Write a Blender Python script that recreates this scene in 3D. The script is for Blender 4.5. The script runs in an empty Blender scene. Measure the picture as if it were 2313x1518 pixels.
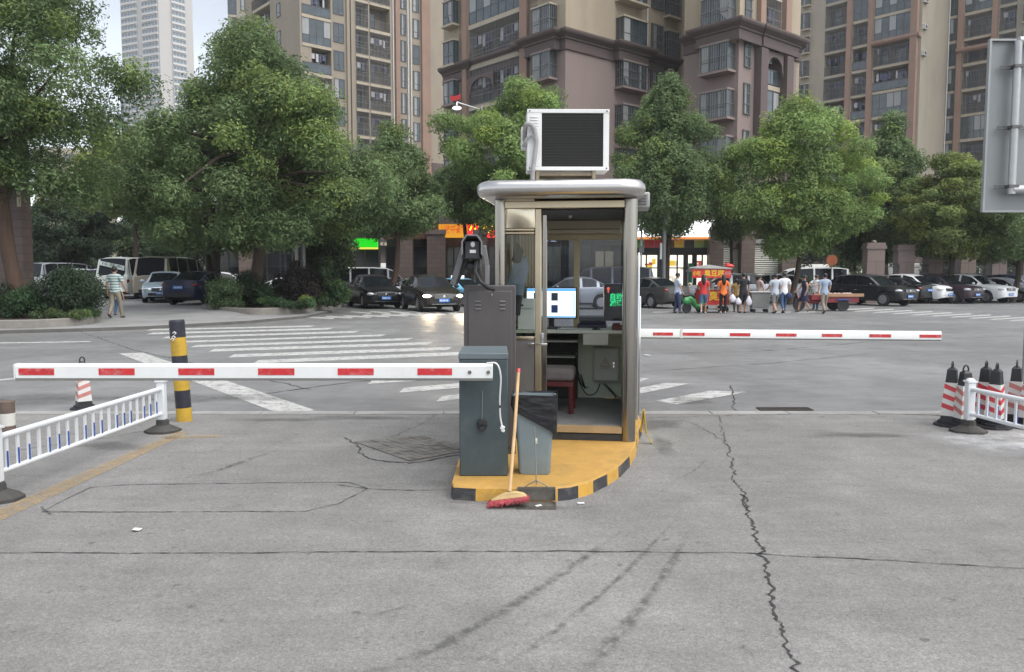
import bpy, math, random
import numpy as np
from mathutils import Vector, Matrix, Euler
R = math.radians
random.seed(7); np.random.seed(7)
SC = bpy.context.scene
COL = SC.collection
# ------------------------------------------------------------------ camera
FPX, W0, H0 = 1800.0, 2313.0, 1518.0
EYE = Vector((0, 0, 1.65)); HOR = 620.0
PITCH = math.atan((H0 / 2 - HOR) / FPX)
cam = bpy.data.cameras.new('camera'); cam.sensor_width = 36; cam.lens = FPX / W0 * 36
cam.clip_start = .05; cam.clip_end = 3000
camo = bpy.data.objects.new('camera', cam); COL.objects.link(camo)
camo.location = EYE; camo.rotation_euler = (R(90) - PITCH, 0, 0)
SC.camera = camo
# ------------------------------------------------------------------ sky, sun, exposure
wd = bpy.data.worlds.new('World'); SC.world = wd; wd.use_nodes = True
nt = wd.node_tree; nt.nodes.clear()
sky = nt.nodes.new('ShaderNodeTexSky'); sky.sky_type = 'NISHITA'; sky.sun_disc = False
SUN_EL, SUN_AZ = R(60), R(125)          # azimuth: from +Y towards +X
sky.sun_elevation = SUN_EL; sky.sun_rotation = SUN_AZ
sky.air_density = 1.0; sky.dust_density = 1.0; sky.ozone_density = 1.0
hs = nt.nodes.new('ShaderNodeHueSaturation'); hs.inputs['Saturation'].default_value = .36
tc = nt.nodes.new('ShaderNodeTexCoord'); mp = nt.nodes.new('ShaderNodeMapping'); mp.inputs['Scale'].default_value = (1, 1, 2.6)
cn = nt.nodes.new('ShaderNodeTexNoise'); cn.inputs['Scale'].default_value = 2.2; cn.inputs['Detail'].default_value = 6
cr = nt.nodes.new('ShaderNodeMapRange'); cr.inputs[1].default_value = .3; cr.inputs[2].default_value = .7
cr.inputs[3].default_value = .82; cr.inputs[4].default_value = 1.15
ml = nt.nodes.new('ShaderNodeVectorMath'); ml.operation = 'SCALE'
bg = nt.nodes.new('ShaderNodeBackground'); bg.inputs['Strength'].default_value = .09
wo = nt.nodes.new('ShaderNodeOutputWorld')
L = nt.links.new
L(tc.outputs['Generated'], mp.inputs[0]); L(mp.outputs[0], cn.inputs['Vector']); L(cn.outputs['Fac'], cr.inputs[0])
L(sky.outputs[0], hs.inputs['Color']); L(hs.outputs[0], ml.inputs[0]); L(cr.outputs[0], ml.inputs['Scale'])
L(ml.outputs[0], bg.inputs['Color']); L(bg.outputs[0], wo.inputs['Surface'])
sl = bpy.data.lights.new('sun', 'SUN'); sl.energy = 1.5; sl.angle = R(70); sl.color = (1, .965, .91)
so = bpy.data.objects.new('sun', sl); COL.objects.link(so)
so.rotation_euler = Vector((math.sin(SUN_AZ) * math.cos(SUN_EL), math.cos(SUN_AZ) * math.cos(SUN_EL), math.sin(SUN_EL))).to_track_quat('Z', 'Y').to_euler()
so.location = (0, -20, 60)
SC.view_settings.view_transform = 'Standard'; SC.view_settings.look = 'None'
SC.view_settings.exposure = 1.5; SC.view_settings.gamma = 1; SC.view_settings.use_curve_mapping = False
SC.render.engine = 'CYCLES'
SC.cycles.max_bounces = 6; SC.cycles.diffuse_bounces = 3; SC.cycles.glossy_bounces = 3
SC.cycles.transmission_bounces = 4; SC.cycles.transparent_max_bounces = 8
SC.cycles.use_denoising = True; SC.cycles.sample_clamp_indirect = 6

# ------------------------------------------------------------------ picture point -> place in the world
FW = Vector((0, math.cos(PITCH), -math.sin(PITCH))); UP = Vector((0, math.sin(PITCH), math.cos(PITCH)))
def ray(x, y): return FW + Vector((1, 0, 0)) * ((x - W0 / 2) / FPX) + UP * ((H0 / 2 - y) / FPX)
def G(x, y, z=0.0):
    d = ray(x, y); return EYE + d * ((z - EYE.z) / d.z)
def D(x, y, dep):
    d = ray(x, y); return EYE + d * (dep / d.y)

# ------------------------------------------------------------------ things
def thing(name, label, cat, loc=(0, 0, 0), rz=0, group=None):
    o = bpy.data.objects.new(name, None); COL.objects.link(o)
    o.empty_display_size = .2
    o.location = loc; o.rotation_euler = (0, 0, rz)
    return tag(o, label, cat, group)
def tag(o, label, cat, group=None):
    o['label'] = label; o['category'] = cat
    if group: o['group'] = group
    return o
def struct(o, kind='structure'): o['kind'] = kind; return o
def put(name, mesh, parent=None, loc=(0, 0, 0), rz=0):
    o = bpy.data.objects.new(name, mesh); COL.objects.link(o)
    o.location = loc; o.rotation_euler = (0, 0, rz); o.parent = parent
    return o
def kids(o): return [c for c in bpy.data.objects if c.parent == o]
def dup(o, loc=None, rz=None, label=None, parent=None, kidmap=None):
    if kidmap is None:
        kidmap = {}
        for c in bpy.data.objects:
            if c.parent: kidmap.setdefault(c.parent.name, []).append(c)
    r = o.copy(); COL.objects.link(r)
    if parent: r.parent = parent
    if loc is not None: r.location = loc
    if rz is not None: r.rotation_euler = (0, 0, rz)
    if label: r['label'] = label
    for c in kidmap.get(o.name, []): dup(c, parent=r, kidmap=kidmap)
    return r

def curve(pts, n=8):
    P = [Vector(p) for p in pts]; P = [P[0] * 2 - P[1]] + P + [P[-1] * 2 - P[-2]]; out = []
    for i in range(1, len(P) - 2):
        a, b, c, d = P[i - 1:i + 3]
        for k in range(n): t = k / n; out.append(.5 * ((2 * b) + (c - a) * t + (2 * a - 5 * b + 4 * c - d) * t * t + (3 * b - a - 3 * c + d) * t ** 3))
    return out + [P[-2]]
class MB:
    def __init__(s): s.v = []; s.f = []; s.m = []
    def add(s, vs, fs, m=0):
        n = len(s.v); s.v += [tuple(v) for v in vs]
        for f in fs: s.f.append([i + n for i in f]); s.m.append(m)
        return s
    def box(s, c, d, m=0, rz=0, rx=0, ry=0):
        M = Euler((rx, ry, rz)).to_matrix(); c = Vector(c)
        vs = [c + M @ Vector((sx * d[0] / 2, sy * d[1] / 2, sz * d[2] / 2)) for sz in (-1, 1) for sy in (-1, 1) for sx in (-1, 1)]
        return s.add(vs, [(0, 2, 3, 1), (4, 5, 7, 6), (0, 1, 5, 4), (2, 6, 7, 3), (0, 4, 6, 2), (1, 3, 7, 5)], m)
    def b2(s, a, b, m=0):
        return s.box([(a[i] + b[i]) / 2 for i in range(3)], [abs(b[i] - a[i]) for i in range(3)], m)
    def bar(s, p, q, w, h=None, m=0):
        p, q = Vector(p), Vector(q); h = h or w; d = (q - p)
        M = d.to_track_quat('X', 'Z').to_matrix(); c = (p + q) / 2; l = d.length
        vs = [c + M @ Vector((sx * l / 2, sy * w / 2, sz * h / 2)) for sz in (-1, 1) for sy in (-1, 1) for sx in (-1, 1)]
        return s.add(vs, [(0, 2, 3, 1), (4, 5, 7, 6), (0, 1, 5, 4), (2, 6, 7, 3), (0, 4, 6, 2), (1, 3, 7, 5)], m)
    def cyl(s, p, q, r0, r1=None, n=14, m=0, caps=True):
        r1 = r0 if r1 is None else r1
        return s.tube([p, q], [r0, r1], n, m, caps)
    def tube(s, pts, rad, n=8, m=0, caps=True):
        pts = [Vector(p) for p in pts]; k = len(pts)
        if not hasattr(rad, '__len__'): rad = [rad] * k
        vs = []; up = None
        for i in range(k):
            t = (pts[min(i + 1, k - 1)] - pts[max(i - 1, 0)])
            if t.length < 1e-9: t = Vector((0, 0, 1))
            t.normalize()
            if up is None:
                up = t.orthogonal().normalized()
            else:
                up = (up - t * up.dot(t)); up = up.normalized() if up.length > 1e-6 else t.orthogonal().normalized()
            sd = t.cross(up)
            for j in range(n):
                a = 2 * math.pi * j / n
                vs.append(pts[i] + (up * math.cos(a) + sd * math.sin(a)) * rad[i])
        fs = [(i * n + j, i * n + (j + 1) % n, (i + 1) * n + (j + 1) % n, (i + 1) * n + j) for i in range(k - 1) for j in range(n)]
        if caps: fs += [tuple(range(n))[::-1], tuple((k - 1) * n + j for j in range(n))]
        return s.add(vs, fs, m)
    def prism(s, poly, z0, z1, m=0, mt=None, bottom=True):
        n = len(poly)
        vs = [(p[0], p[1], z0) for p in poly] + [(p[0], p[1], z1) for p in poly]
        s.add(vs, [(i, (i + 1) % n, n + (i + 1) % n, n + i) for i in range(n)], m)
        s.add([(p[0], p[1], z1) for p in poly], [tuple(range(n))], m if mt is None else mt)
        if bottom: s.add([(p[0], p[1], z0) for p in poly], [tuple(range(n))[::-1]], m)
        return s
    def lathe(s, prof, c=(0, 0, 0), n=20, m=0, axis='z'):
        vs = []
        for r, h in prof:
            for j in range(n):
                a = 2 * math.pi * j / n; x, y = r * math.cos(a), r * math.sin(a)
                v = (x, y, h) if axis == 'z' else ((x, h, y) if axis == 'y' else (h, x, y))
                vs.append((v[0] + c[0], v[1] + c[1], v[2] + c[2]))
        k = len(prof)
        fs = [(i * n + j, i * n + (j + 1) % n, (i + 1) * n + (j + 1) % n, (i + 1) * n + j) for i in range(k - 1) for j in range(n)]
        fs += [tuple(range(n))[::-1], tuple((k - 1) * n + j for j in range(n))]
        return s.add(vs, fs, m)
    def ball(s, c, r, nu=12, nv=8, m=0):
        if not hasattr(r, '__len__'): r = (r, r, r)
        vs = []; 
        for i in range(nv + 1):
            t = math.pi * i / nv
            for j in range(nu):
                a = 2 * math.pi * j / nu
                vs.append((c[0] + r[0] * math.sin(t) * math.cos(a), c[1] + r[1] * math.sin(t) * math.sin(a), c[2] + r[2] * math.cos(t)))
        fs = [(i * nu + j, (i + 1) * nu + j, (i + 1) * nu + (j + 1) % nu, i * nu + (j + 1) % nu) for i in range(nv) for j in range(nu)]
        return s.add(vs, fs, m)
    def quad(s, a, b, c, d, m=0): return s.add([a, b, c, d], [(0, 1, 2, 3)], m)
    def mesh(s, name, mats, smooth=None):
        me = bpy.data.meshes.new(name); me.from_pydata(s.v, [], s.f)
        for mm in (mats if isinstance(mats, (list, tuple)) else [mats]): me.materials.append(mm)
        me.polygons.foreach_set('material_index', s.m)
        if smooth:
            me.polygons.foreach_set('use_smooth', [True] * len(s.f)); me.set_sharp_from_angle(angle=R(smooth))
        me.update(); return me
    def build(s, name, mats, parent=None, smooth=None, bevel=0, loc=(0, 0, 0), rz=0, seg=2):
        o = put(name, s.mesh(name, mats, smooth or (35 if bevel else None)), parent, loc, rz)
        if bevel:
            md = o.modifiers.new('bevel', 'BEVEL'); md.width = bevel; md.segments = seg; md.limit_method = 'ANGLE'; md.angle_limit = R(40)
        return o

# ------------------------------------------------------------------ materials
def srgb(r, g, b):
    f = lambda c: (c / 255 / 12.92) if c / 255 < .04045 else ((c / 255 + .055) / 1.055) ** 2.4
    return (f(r), f(g), f(b))
MATS = {}
def mat(name, col, rough=.6, metal=0.0, var=.12, scale=3.0, bump=0.0, bscale=40.0, emit=0.0, spec=.5, coat=0.0, dirt=None, dscale=1.2, damt=.5, stretch=(1, 1, 1)):
    if name in MATS: return MATS[name]
    m = bpy.data.materials.new(name); m.use_nodes = True; t = m.node_tree; N = t.nodes; L = t.links.new
    b = N['Principled BSDF']; b.inputs['Roughness'].default_value = rough; b.inputs['Metallic'].default_value = metal
    b.inputs['Specular IOR Level'].default_value = spec; b.inputs['Coat Weight'].default_value = coat; b.inputs['Coat Roughness'].default_value = .06
    c = (*col, 1)
    tc = N.new('ShaderNodeTexCoord'); mp = N.new('ShaderNodeMapping'); mp.inputs['Scale'].default_value = stretch
    L(tc.outputs['Object'], mp.inputs[0])
    if var or dirt:
        nz = N.new('ShaderNodeTexNoise'); nz.inputs['Scale'].default_value = scale; nz.inputs['Detail'].default_value = 6; nz.inputs['Roughness'].default_value = .65
        L(mp.outputs[0], nz.inputs['Vector'])
        mr = N.new('ShaderNodeMapRange'); mr.inputs[1].default_value = .28; mr.inputs[2].default_value = .72
        mr.inputs[3].default_value = 1 - var; mr.inputs[4].default_value = 1 + var
        L(nz.outputs['Fac'], mr.inputs[0])
        sc = N.new('ShaderNodeVectorMath'); sc.operation = 'SCALE'; sc.inputs[0].default_value = col
        L(mr.outputs[0], sc.inputs['Scale']); out = sc.outputs[0]
        if dirt:
            dn = N.new('ShaderNodeTexNoise'); dn.inputs['Scale'].default_value = dscale; dn.inputs['Detail'].default_value = 8; dn.inputs['Roughness'].default_value = .7
            L(mp.outputs[0], dn.inputs['Vector'])
            dr = N.new('ShaderNodeMapRange'); dr.inputs[1].default_value = .5; dr.inputs[2].default_value = .72; dr.inputs[3].default_value = 0; dr.inputs[4].default_value = damt
            L(dn.outputs['Fac'], dr.inputs[0])
            mx = N.new('ShaderNodeMix'); mx.data_type = 'RGBA'; L(dr.outputs[0], mx.inputs[0]); L(out, mx.inputs[6]); mx.inputs[7].default_value = (*dirt, 1)
            out = mx.outputs[2]
        L(out, b.inputs['Base Color'])
        if emit: L(out, b.inputs['Emission Color'])
        rr = N.new('ShaderNodeMapRange'); rr.inputs[3].default_value = max(0, rough - .08); rr.inputs[4].default_value = min(1, rough + .08)
        L(nz.outputs['Fac'], rr.inputs[0]); L(rr.outputs[0], b.inputs['Roughness'])
    else:
        b.inputs['Base Color'].default_value = c
        if emit: b.inputs['Emission Color'].default_value = c
    if emit: b.inputs['Emission Strength'].default_value = emit
    if bump:
        bn = N.new('ShaderNodeTexNoise'); bn.inputs['Scale'].default_value = bscale; bn.inputs['Detail'].default_value = 4
        L(mp.outputs[0], bn.inputs['Vector'])
        bp = N.new('ShaderNodeBump'); bp.inputs['Strength'].default_value = bump; bp.inputs['Distance'].default_value = .02
        L(bn.outputs['Fac'], bp.inputs['Height']); L(bp.outputs[0], b.inputs['Normal'])
    MATS[name] = m; return m

def glassmat(name, tint=(1, 1, 1), clear=.8, rough=.02):
    m = bpy.data.materials.new(name); m.use_nodes = True; t = m.node_tree; N = t.nodes; L = t.links.new
    N.clear(); o = N.new('ShaderNodeOutputMaterial'); tr = N.new('ShaderNodeBsdfTransparent'); tr.inputs[0].default_value = (*[c * clear for c in tint], 1)
    gl = N.new('ShaderNodeBsdfGlossy'); gl.inputs['Roughness'].default_value = rough
    fr = N.new('ShaderNodeFresnel'); fr.inputs[0].default_value = 1.5; mx = N.new('ShaderNodeMixShader')
    L(fr.outputs[0], mx.inputs[0]); L(tr.outputs[0], mx.inputs[1]); L(gl.outputs[0], mx.inputs[2]); L(mx.outputs[0], o.inputs[0])
    return m

def asphalt(name, col, patch, speck=.35, rough=.8):
    m = bpy.data.materials.new(name); m.use_nodes = True; t = m.node_tree; N = t.nodes; L = t.links.new
    b = N['Principled BSDF']; b.inputs['Specular IOR Level'].default_value = .35
    tc = N.new('ShaderNodeTexCoord'); P = tc.outputs['Object']
    def noise(s, d=6, r=.6, st=None):
        n = N.new('ShaderNodeTexNoise'); n.inputs['Scale'].default_value = s; n.inputs['Detail'].default_value = d; n.inputs['Roughness'].default_value = r
        if st:
            mp = N.new('ShaderNodeMapping'); mp.inputs['Scale'].default_value = st; L(P, mp.inputs[0]); L(mp.outputs[0], n.inputs['Vector'])
        else: L(P, n.inputs['Vector'])
        return n.outputs['Fac']
    def rng(x, a, b_, c, d):
        r = N.new('ShaderNodeMapRange'); r.inputs[1].default_value = a; r.inputs[2].default_value = b_; r.inputs[3].default_value = c; r.inputs[4].default_value = d
        L(x, r.inputs[0]); return r.outputs[0]
    def mul(a, c):
        r = N.new('ShaderNodeMath'); r.operation = 'MULTIPLY'; L(a, r.inputs[0]); L(c, r.inputs[1]); return r.outputs[0]
    fine = mul(rng(noise(95, 3, .8), .3, .7, 1 - speck, 1 + speck), rng(noise(34, 4, .75), .3, .7, 1 - speck * .45, 1 + speck * .45))
    vo = N.new('ShaderNodeTexVoronoi'); vo.inputs['Scale'].default_value = 70; L(P, vo.inputs['Vector'])
    stones = rng(vo.outputs['Distance'], 0, .25, 1.55, 1.0)
    pits = rng(noise(38, 2, .5), .62, .75, 1, .72)
    mid = mul(rng(noise(2.3, 7, .7), .3, .7, .88, 1.12), rng(noise(3.2, 6, .7, (.35, 2.2, 1)), .35, .7, 1.06, .90))
    big = rng(noise(.22, 5, .6), .3, .7, .86, 1.12)
    drag = rng(noise(.5, 6, .7, (1.6, .25, 1)), .3, .7, .93, 1.07)
    f = mul(mul(mul(mul(fine, stones), mul(mid, big)), drag), pits)
    # tar bleeding and old oil: dark blots with their own shapes
    blot = rng(noise(.9, 8, .75), .62, .7, 1, .74)
    f = mul(f, blot); f = mul(f, rng(noise(.35, 3, .5), .5, .56, .93, 1.05)); f = mul(f, rng(noise(5.5, 4, .7), .60, .68, 1, .85)); f = mul(f, rng(noise(11, 2, .5), .70, .74, 1, .70))
    sc = N.new('ShaderNodeVectorMath'); sc.operation = 'SCALE'
    mx = N.new('ShaderNodeMix'); mx.data_type = 'RGBA'; mx.inputs[6].default_value = (*col, 1); mx.inputs[7].default_value = (*patch, 1)
    L(rng(noise(.13, 4, .55), .42, .6, 0, 1), mx.inputs[0]); L(mx.outputs[2], sc.inputs[0]); L(f, sc.inputs['Scale']); L(sc.outputs[0], b.inputs['Base Color'])
    L(rng(noise(1.1, 5, .6), .3, .7, rough - .1, rough + .12), b.inputs['Roughness'])
    bp = N.new('ShaderNodeBump'); bp.inputs['Strength'].default_value = .35; bp.inputs['Distance'].default_value = .01
    L(noise(120, 3, .8), bp.inputs['Height']); L(bp.outputs[0], b.inputs['Normal'])
    return m

def worn(name, col, cut=.5, soft=.06, scale=14, rough=.75, stretch=(1, 1, 1), amax=1.0, fade=False):
    """paint or stain worn through in its own noisy shape, the ground showing between"""
    m = bpy.data.materials.new(name); m.use_nodes = True; t = m.node_tree; N = t.nodes; L = t.links.new
    b = N['Principled BSDF']; b.inputs['Roughness'].default_value = rough; o = N['Material Output']
    tc = N.new('ShaderNodeTexCoord'); mp = N.new('ShaderNodeMapping'); mp.inputs['Scale'].default_value = stretch; L(tc.outputs['Object'], mp.inputs[0])
    n1 = N.new('ShaderNodeTexNoise'); n1.inputs['Scale'].default_value = scale; n1.inputs['Detail'].default_value = 8; n1.inputs['Roughness'].default_value = .75; L(mp.outputs[0], n1.inputs['Vector'])
    r = N.new('ShaderNodeMapRange'); r.inputs[1].default_value = cut - soft; r.inputs[2].default_value = cut + soft; r.inputs[3].default_value = amax; r.inputs[4].default_value = 0
    L(n1.outputs['Fac'], r.inputs[0])
    n2 = N.new('ShaderNodeTexNoise'); n2.inputs['Scale'].default_value = 3; n2.inputs['Detail'].default_value = 5; L(tc.outputs['Object'], n2.inputs['Vector'])
    r2 = N.new('ShaderNodeMapRange'); r2.inputs[3].default_value = .75; r2.inputs[4].default_value = 1.2; L(n2.outputs['Fac'], r2.inputs[0])
    sc = N.new('ShaderNodeVectorMath'); sc.operation = 'SCALE'; sc.inputs[0].default_value = col; L(r2.outputs[0], sc.inputs['Scale']); L(sc.outputs[0], b.inputs['Base Color'])
    tr = N.new('ShaderNodeBsdfTransparent'); mx = N.new('ShaderNodeMixShader')
    fac = r.outputs[0]
    if fade:   # thins out towards the rim of the mark
        at = N.new('ShaderNodeAttribute'); at.attribute_name = 'fade'; mu = N.new('ShaderNodeMath'); mu.operation = 'MULTIPLY'; L(fac, mu.inputs[0]); L(at.outputs['Fac'], mu.inputs[1]); fac = mu.outputs[0]
    L(fac, mx.inputs[0]); L(tr.outputs[0], mx.inputs[1]); L(b.outputs[0], mx.inputs[2]); L(mx.outputs[0], o.inputs[0])
    return m

def leafmat(name, col, trans=.42):
    m = bpy.data.materials.new(name); m.use_nodes = True; t = m.node_tree; N = t.nodes; L = t.links.new
    b = N['Principled BSDF']; b.inputs['Roughness'].default_value = .6; b.inputs['Specular IOR Level'].default_value = .22; o = N['Material Output']
    at = N.new('ShaderNodeAttribute'); at.attribute_name = 'tint'
    mu = N.new('ShaderNodeMix'); mu.data_type = 'RGBA'; mu.blend_type = 'MULTIPLY'; mu.inputs[0].default_value = 1
    mu.inputs[6].default_value = (*col, 1); L(at.outputs['Color'], mu.inputs[7]); L(mu.outputs[2], b.inputs['Base Color'])
    tr = N.new('ShaderNodeBsdfTranslucent'); mx = N.new('ShaderNodeMixShader'); mx.inputs[0].default_value = trans
    L(mu.outputs[2], tr.inputs[0]); L(b.outputs[0], mx.inputs[1]); L(tr.outputs[0], mx.inputs[2]); L(mx.outputs[0], o.inputs[0])
    return m

def text(name, s, size, m, parent=None, loc=(0, 0, 0), rot=(R(90), 0, 0), ext=.004, w=None, bold=0):
    cu = bpy.data.curves.new(name, 'FONT'); cu.body = s; cu.size = size; cu.align_x = 'CENTER'; cu.align_y = 'CENTER'; cu.extrude = ext; cu.resolution_u = 3
    cu.offset = bold
    o = bpy.data.objects.new(name, cu); COL.objects.link(o)
    dg = bpy.context.evaluated_depsgraph_get(); me = bpy.data.meshes.new_from_object(o.evaluated_get(dg))
    bpy.data.objects.remove(o); bpy.data.curves.remove(cu)
    me.materials.clear(); me.materials.append(m)
    if w and len(me.vertices):
        xs = [v.co.x for v in me.vertices]; k = w / max(1e-6, max(xs) - min(xs)); c = (max(xs) + min(xs)) / 2
        for v in me.vertices: v.co.x = (v.co.x - c) * k
    o = put(name, me, parent, loc); o.rotation_euler = rot
    return o

# shared materials
steel = mat('brushed_steel', (.33, .31, .285), .20, 1, .10, 2, 0, stretch=(1, 1, .15))
steel_warm = mat('warm_steel', (.56, .48, .35), .34, 1, .12, 2)
chrome = mat('chrome', (.75, .75, .76), .1, 1, 0)
black_pl = mat('black_plastic', (.018, .018, .02), .45, 0, .2, 6)
white_pt = mat('white_paint', (.70, .71, .70), .4, 0, .05, 3, dirt=(.5, .48, .44), dscale=6, damt=.35)
red_tape = mat('red_tape', (.50, .025, .03), .45, 0, .18, 12, dirt=(.55, .40, .38), dscale=16, damt=.45)
yellow_pt = mat('yellow_paint', (.52, .29, .045), .65, 0, .14, 5, .15, 60, dirt=(.22, .15, .06), dscale=4, damt=.6)
black_pt = mat('black_paint', (.028, .028, .034), .6, 0, .2, 5, .15, 60, dirt=(.2, .18, .14), dscale=9, damt=.5)
rubber = mat('tyre_rubber', (.022, .022, .023), .85, 0, .2, 8)
concrete = mat('concrete', (.30, .29, .27), .85, 0, .16, 2.5, .3, 30, dirt=(.14, .13, .12), dscale=2, damt=.6)
kerbstone = mat('kerb_stone', (.20, .185, .165), .85, 0, .2, 3, .3, 30)
soil = mat('soil', (.055, .04, .028), .95, 0, .4, 4, .6, 20)
pave = mat('pavement_stone', (.22, .215, .21), .85, 0, .18, 1.3, .25, 30)
line_white = worn('worn_white_line', (.50, .50, .48), .60, .12, 7, amax=.85)
line_yellow = worn('worn_yellow_line', (.42, .30, .15), .54, .16, 11, amax=.6)
tarline_thin = mat('saw_cut', (.085, .083, .08), .9, 0, .5, 14)
tarline = mat('tar_line', (.035, .034, .034), .9, 0, .3, 20)
# ================================================================== ground, road, markings
def sheet(name, pts, z, m, kind='structure'):
    b = MB(); b.add([(p[0], p[1], z) for p in pts], [tuple(range(len(pts)))]); o = b.build(name, m); struct(o, kind); return o
GR = asphalt('road_asphalt', (.198, .197, .196), (.178, .178, .178), .24, .50)
DR = asphalt('driveway_asphalt', (.206, .201, .193), (.181, .177, .170), .36, .85)
sheet('road', [(-900, -300), (900, -300), (900, 1500), (-900, 1500)], 0, GR)
dy = 9.32
sheet('driveway', [(-40, -8), (40, -8), (40, dy), (-40, dy)], .004, DR)
# stone gutter line across the gate mouth
b = MB(); x = -9.0; rnd = random.Random(3)
while x < 14:
    w = .9 + rnd.random() * .25
    if not (.0 < x < .9): b.b2((x, dy - .02, 0), (x + w - .012, dy + .17, .012 + rnd.random() * .004))
    x += w
struct(b.build('kerb_strip', mat('gutter_stone', (.27, .265, .255), .85, 0, .2, 2, .3, 30, dirt=(.16, .155, .15), dscale=2.2, damt=.7), bevel=.004))

def ribbon(pts, widths, z, jag=0.0, step=.06, seed=1):
    """a flat irregular band along a ground line"""
    rn = random.Random(seed); P = [Vector((p[0], p[1], 0)) for p in pts]; out = []
    for i in range(len(P) - 1):
        n = max(2, int((P[i + 1] - P[i]).length / step))
        for k in range(n): out.append((P[i].lerp(P[i + 1], k / n), widths[i] + (widths[i + 1] - widths[i]) * k / n))
    out.append((P[-1], widths[-1])); vs = []; w1 = w2 = 0
    for i, (p, w) in enumerate(out):
        t = (out[min(i + 1, len(out) - 1)][0] - out[max(0, i - 1)][0]).normalized(); s = Vector((-t.y, t.x, 0))
        w1 = .62 * w1 + .38 * rn.uniform(-1, 1) * jag * 2.4; w2 = rn.choice((rn.uniform(.3, .8), rn.uniform(.7, 1.5)))
        c = p + s * w1
        vs += [(c + s * w * w2 / 2).to_tuple()[:2] + (z,), (c - s * w * w2 / 2).to_tuple()[:2] + (z,)]
    return vs, [(2 * i, 2 * i + 1, 2 * i + 3, 2 * i + 2) for i in range(len(out) - 1)]
def ribbon3(b, F, pts, widths, z, step=.07, seed=1):
    rn = random.Random(seed); P = [Vector((p[0], p[1], 0)) for p in pts]
    for _ in range(2):  # smooth the line
        Q = [P[0]]; Wd = [widths[0]]
        for i in range(len(P) - 1): Q += [P[i].lerp(P[i + 1], .25), P[i].lerp(P[i + 1], .75)]; Wd += [widths[i] * .75 + widths[i + 1] * .25, widths[i] * .25 + widths[i + 1] * .75]
        P = Q + [P[-1]]; widths = Wd + [widths[-1]]
    out = []
    for i in range(len(P) - 1):
        n = max(1, int((P[i + 1] - P[i]).length / step))
        for k in range(n): out.append((P[i].lerp(P[i + 1], k / n), widths[i] + (widths[i + 1] - widths[i]) * k / n))
    out.append((P[-1], widths[-1])); n0 = len(b.v); N = len(out)
    for i, (p, w) in enumerate(out):
        t = (out[min(i + 1, N - 1)][0] - out[max(0, i - 1)][0]).normalized(); s = Vector((-t.y, t.x, 0)); w *= rn.uniform(.75, 1.25)
        e = min(1, i / 6, (N - 1 - i) / 6)
        for k, f in ((-1.1, 0), (-.3, 1), (.3, 1), (1.1, 0)): q = p + s * w * k * .5; b.v.append((q.x, q.y, z)); F.append(f * e)
    for i in range(N - 1):
        for k in range(3): b.f.append([n0 + i * 4 + k, n0 + i * 4 + k + 1, n0 + i * 4 + 5 + k, n0 + i * 4 + 4 + k]); b.m.append(0)
def faded(b, F, name, m, kind='structure'):
    o = b.build(name, m); at = o.data.attributes.new('fade', 'FLOAT', 'POINT'); at.data.foreach_set('value', F); return struct(o, kind)
def blotch(b, F, c, rx, ry, z, seed):
    rn = random.Random(seed); n0 = len(b.v); b.v.append((c.x, c.y, z)); F.append(1); n = 28; ph = [rn.random() * 6 for _ in range(3)]
    for f, v in ((.55, .9), (1, 0)):
        for a in range(n):
            t_ = a * 2 * math.pi / n; k = f * (1 + .22 * math.sin(2 * t_ + ph[0]) + .15 * math.sin(5 * t_ + ph[1])); b.v.append((c.x + rx * k * math.cos(t_), c.y + ry * k * math.sin(t_), z)); F.append(v)
    for a in range(n): b.f.append([n0, n0 + 1 + a, n0 + 1 + (a + 1) % n]); b.m.append(0); b.f.append([n0 + 1 + a, n0 + 1 + n + a, n0 + 1 + n + (a + 1) % n, n0 + 1 + (a + 1) % n]); b.m.append(0)
b = MB()
def crack(px, w, jag, seed, step=.05):
    P = [G(*p) for p in px]; b.add(*ribbon(P, [w] * len(P) if not hasattr(w, '__len__') else w, .0085, jag, step, seed))
crack([(-40, 1251), (350, 1252), (800, 1249), (1300, 1247), (1700, 1252), (2000, 1268), (2380, 1292)], .009, .008, 1)
crack([(1622, 940), (1640, 1000), (1658, 1070), (1690, 1150), (1722, 1245), (1735, 1320), (1762, 1410), (1800, 1530)], [.007, .009, .011, .015, .019, .017, .014, .013], .020, 2, .022)
crack([(1690, 1150), (1672, 1118)], .02, .02, 5)
crack([(1640, 1000), (1560, 955), (1500, 948)], .007, .02, 4)
struct(b.build('ground_cracks', tarline)); b = MB()
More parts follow.
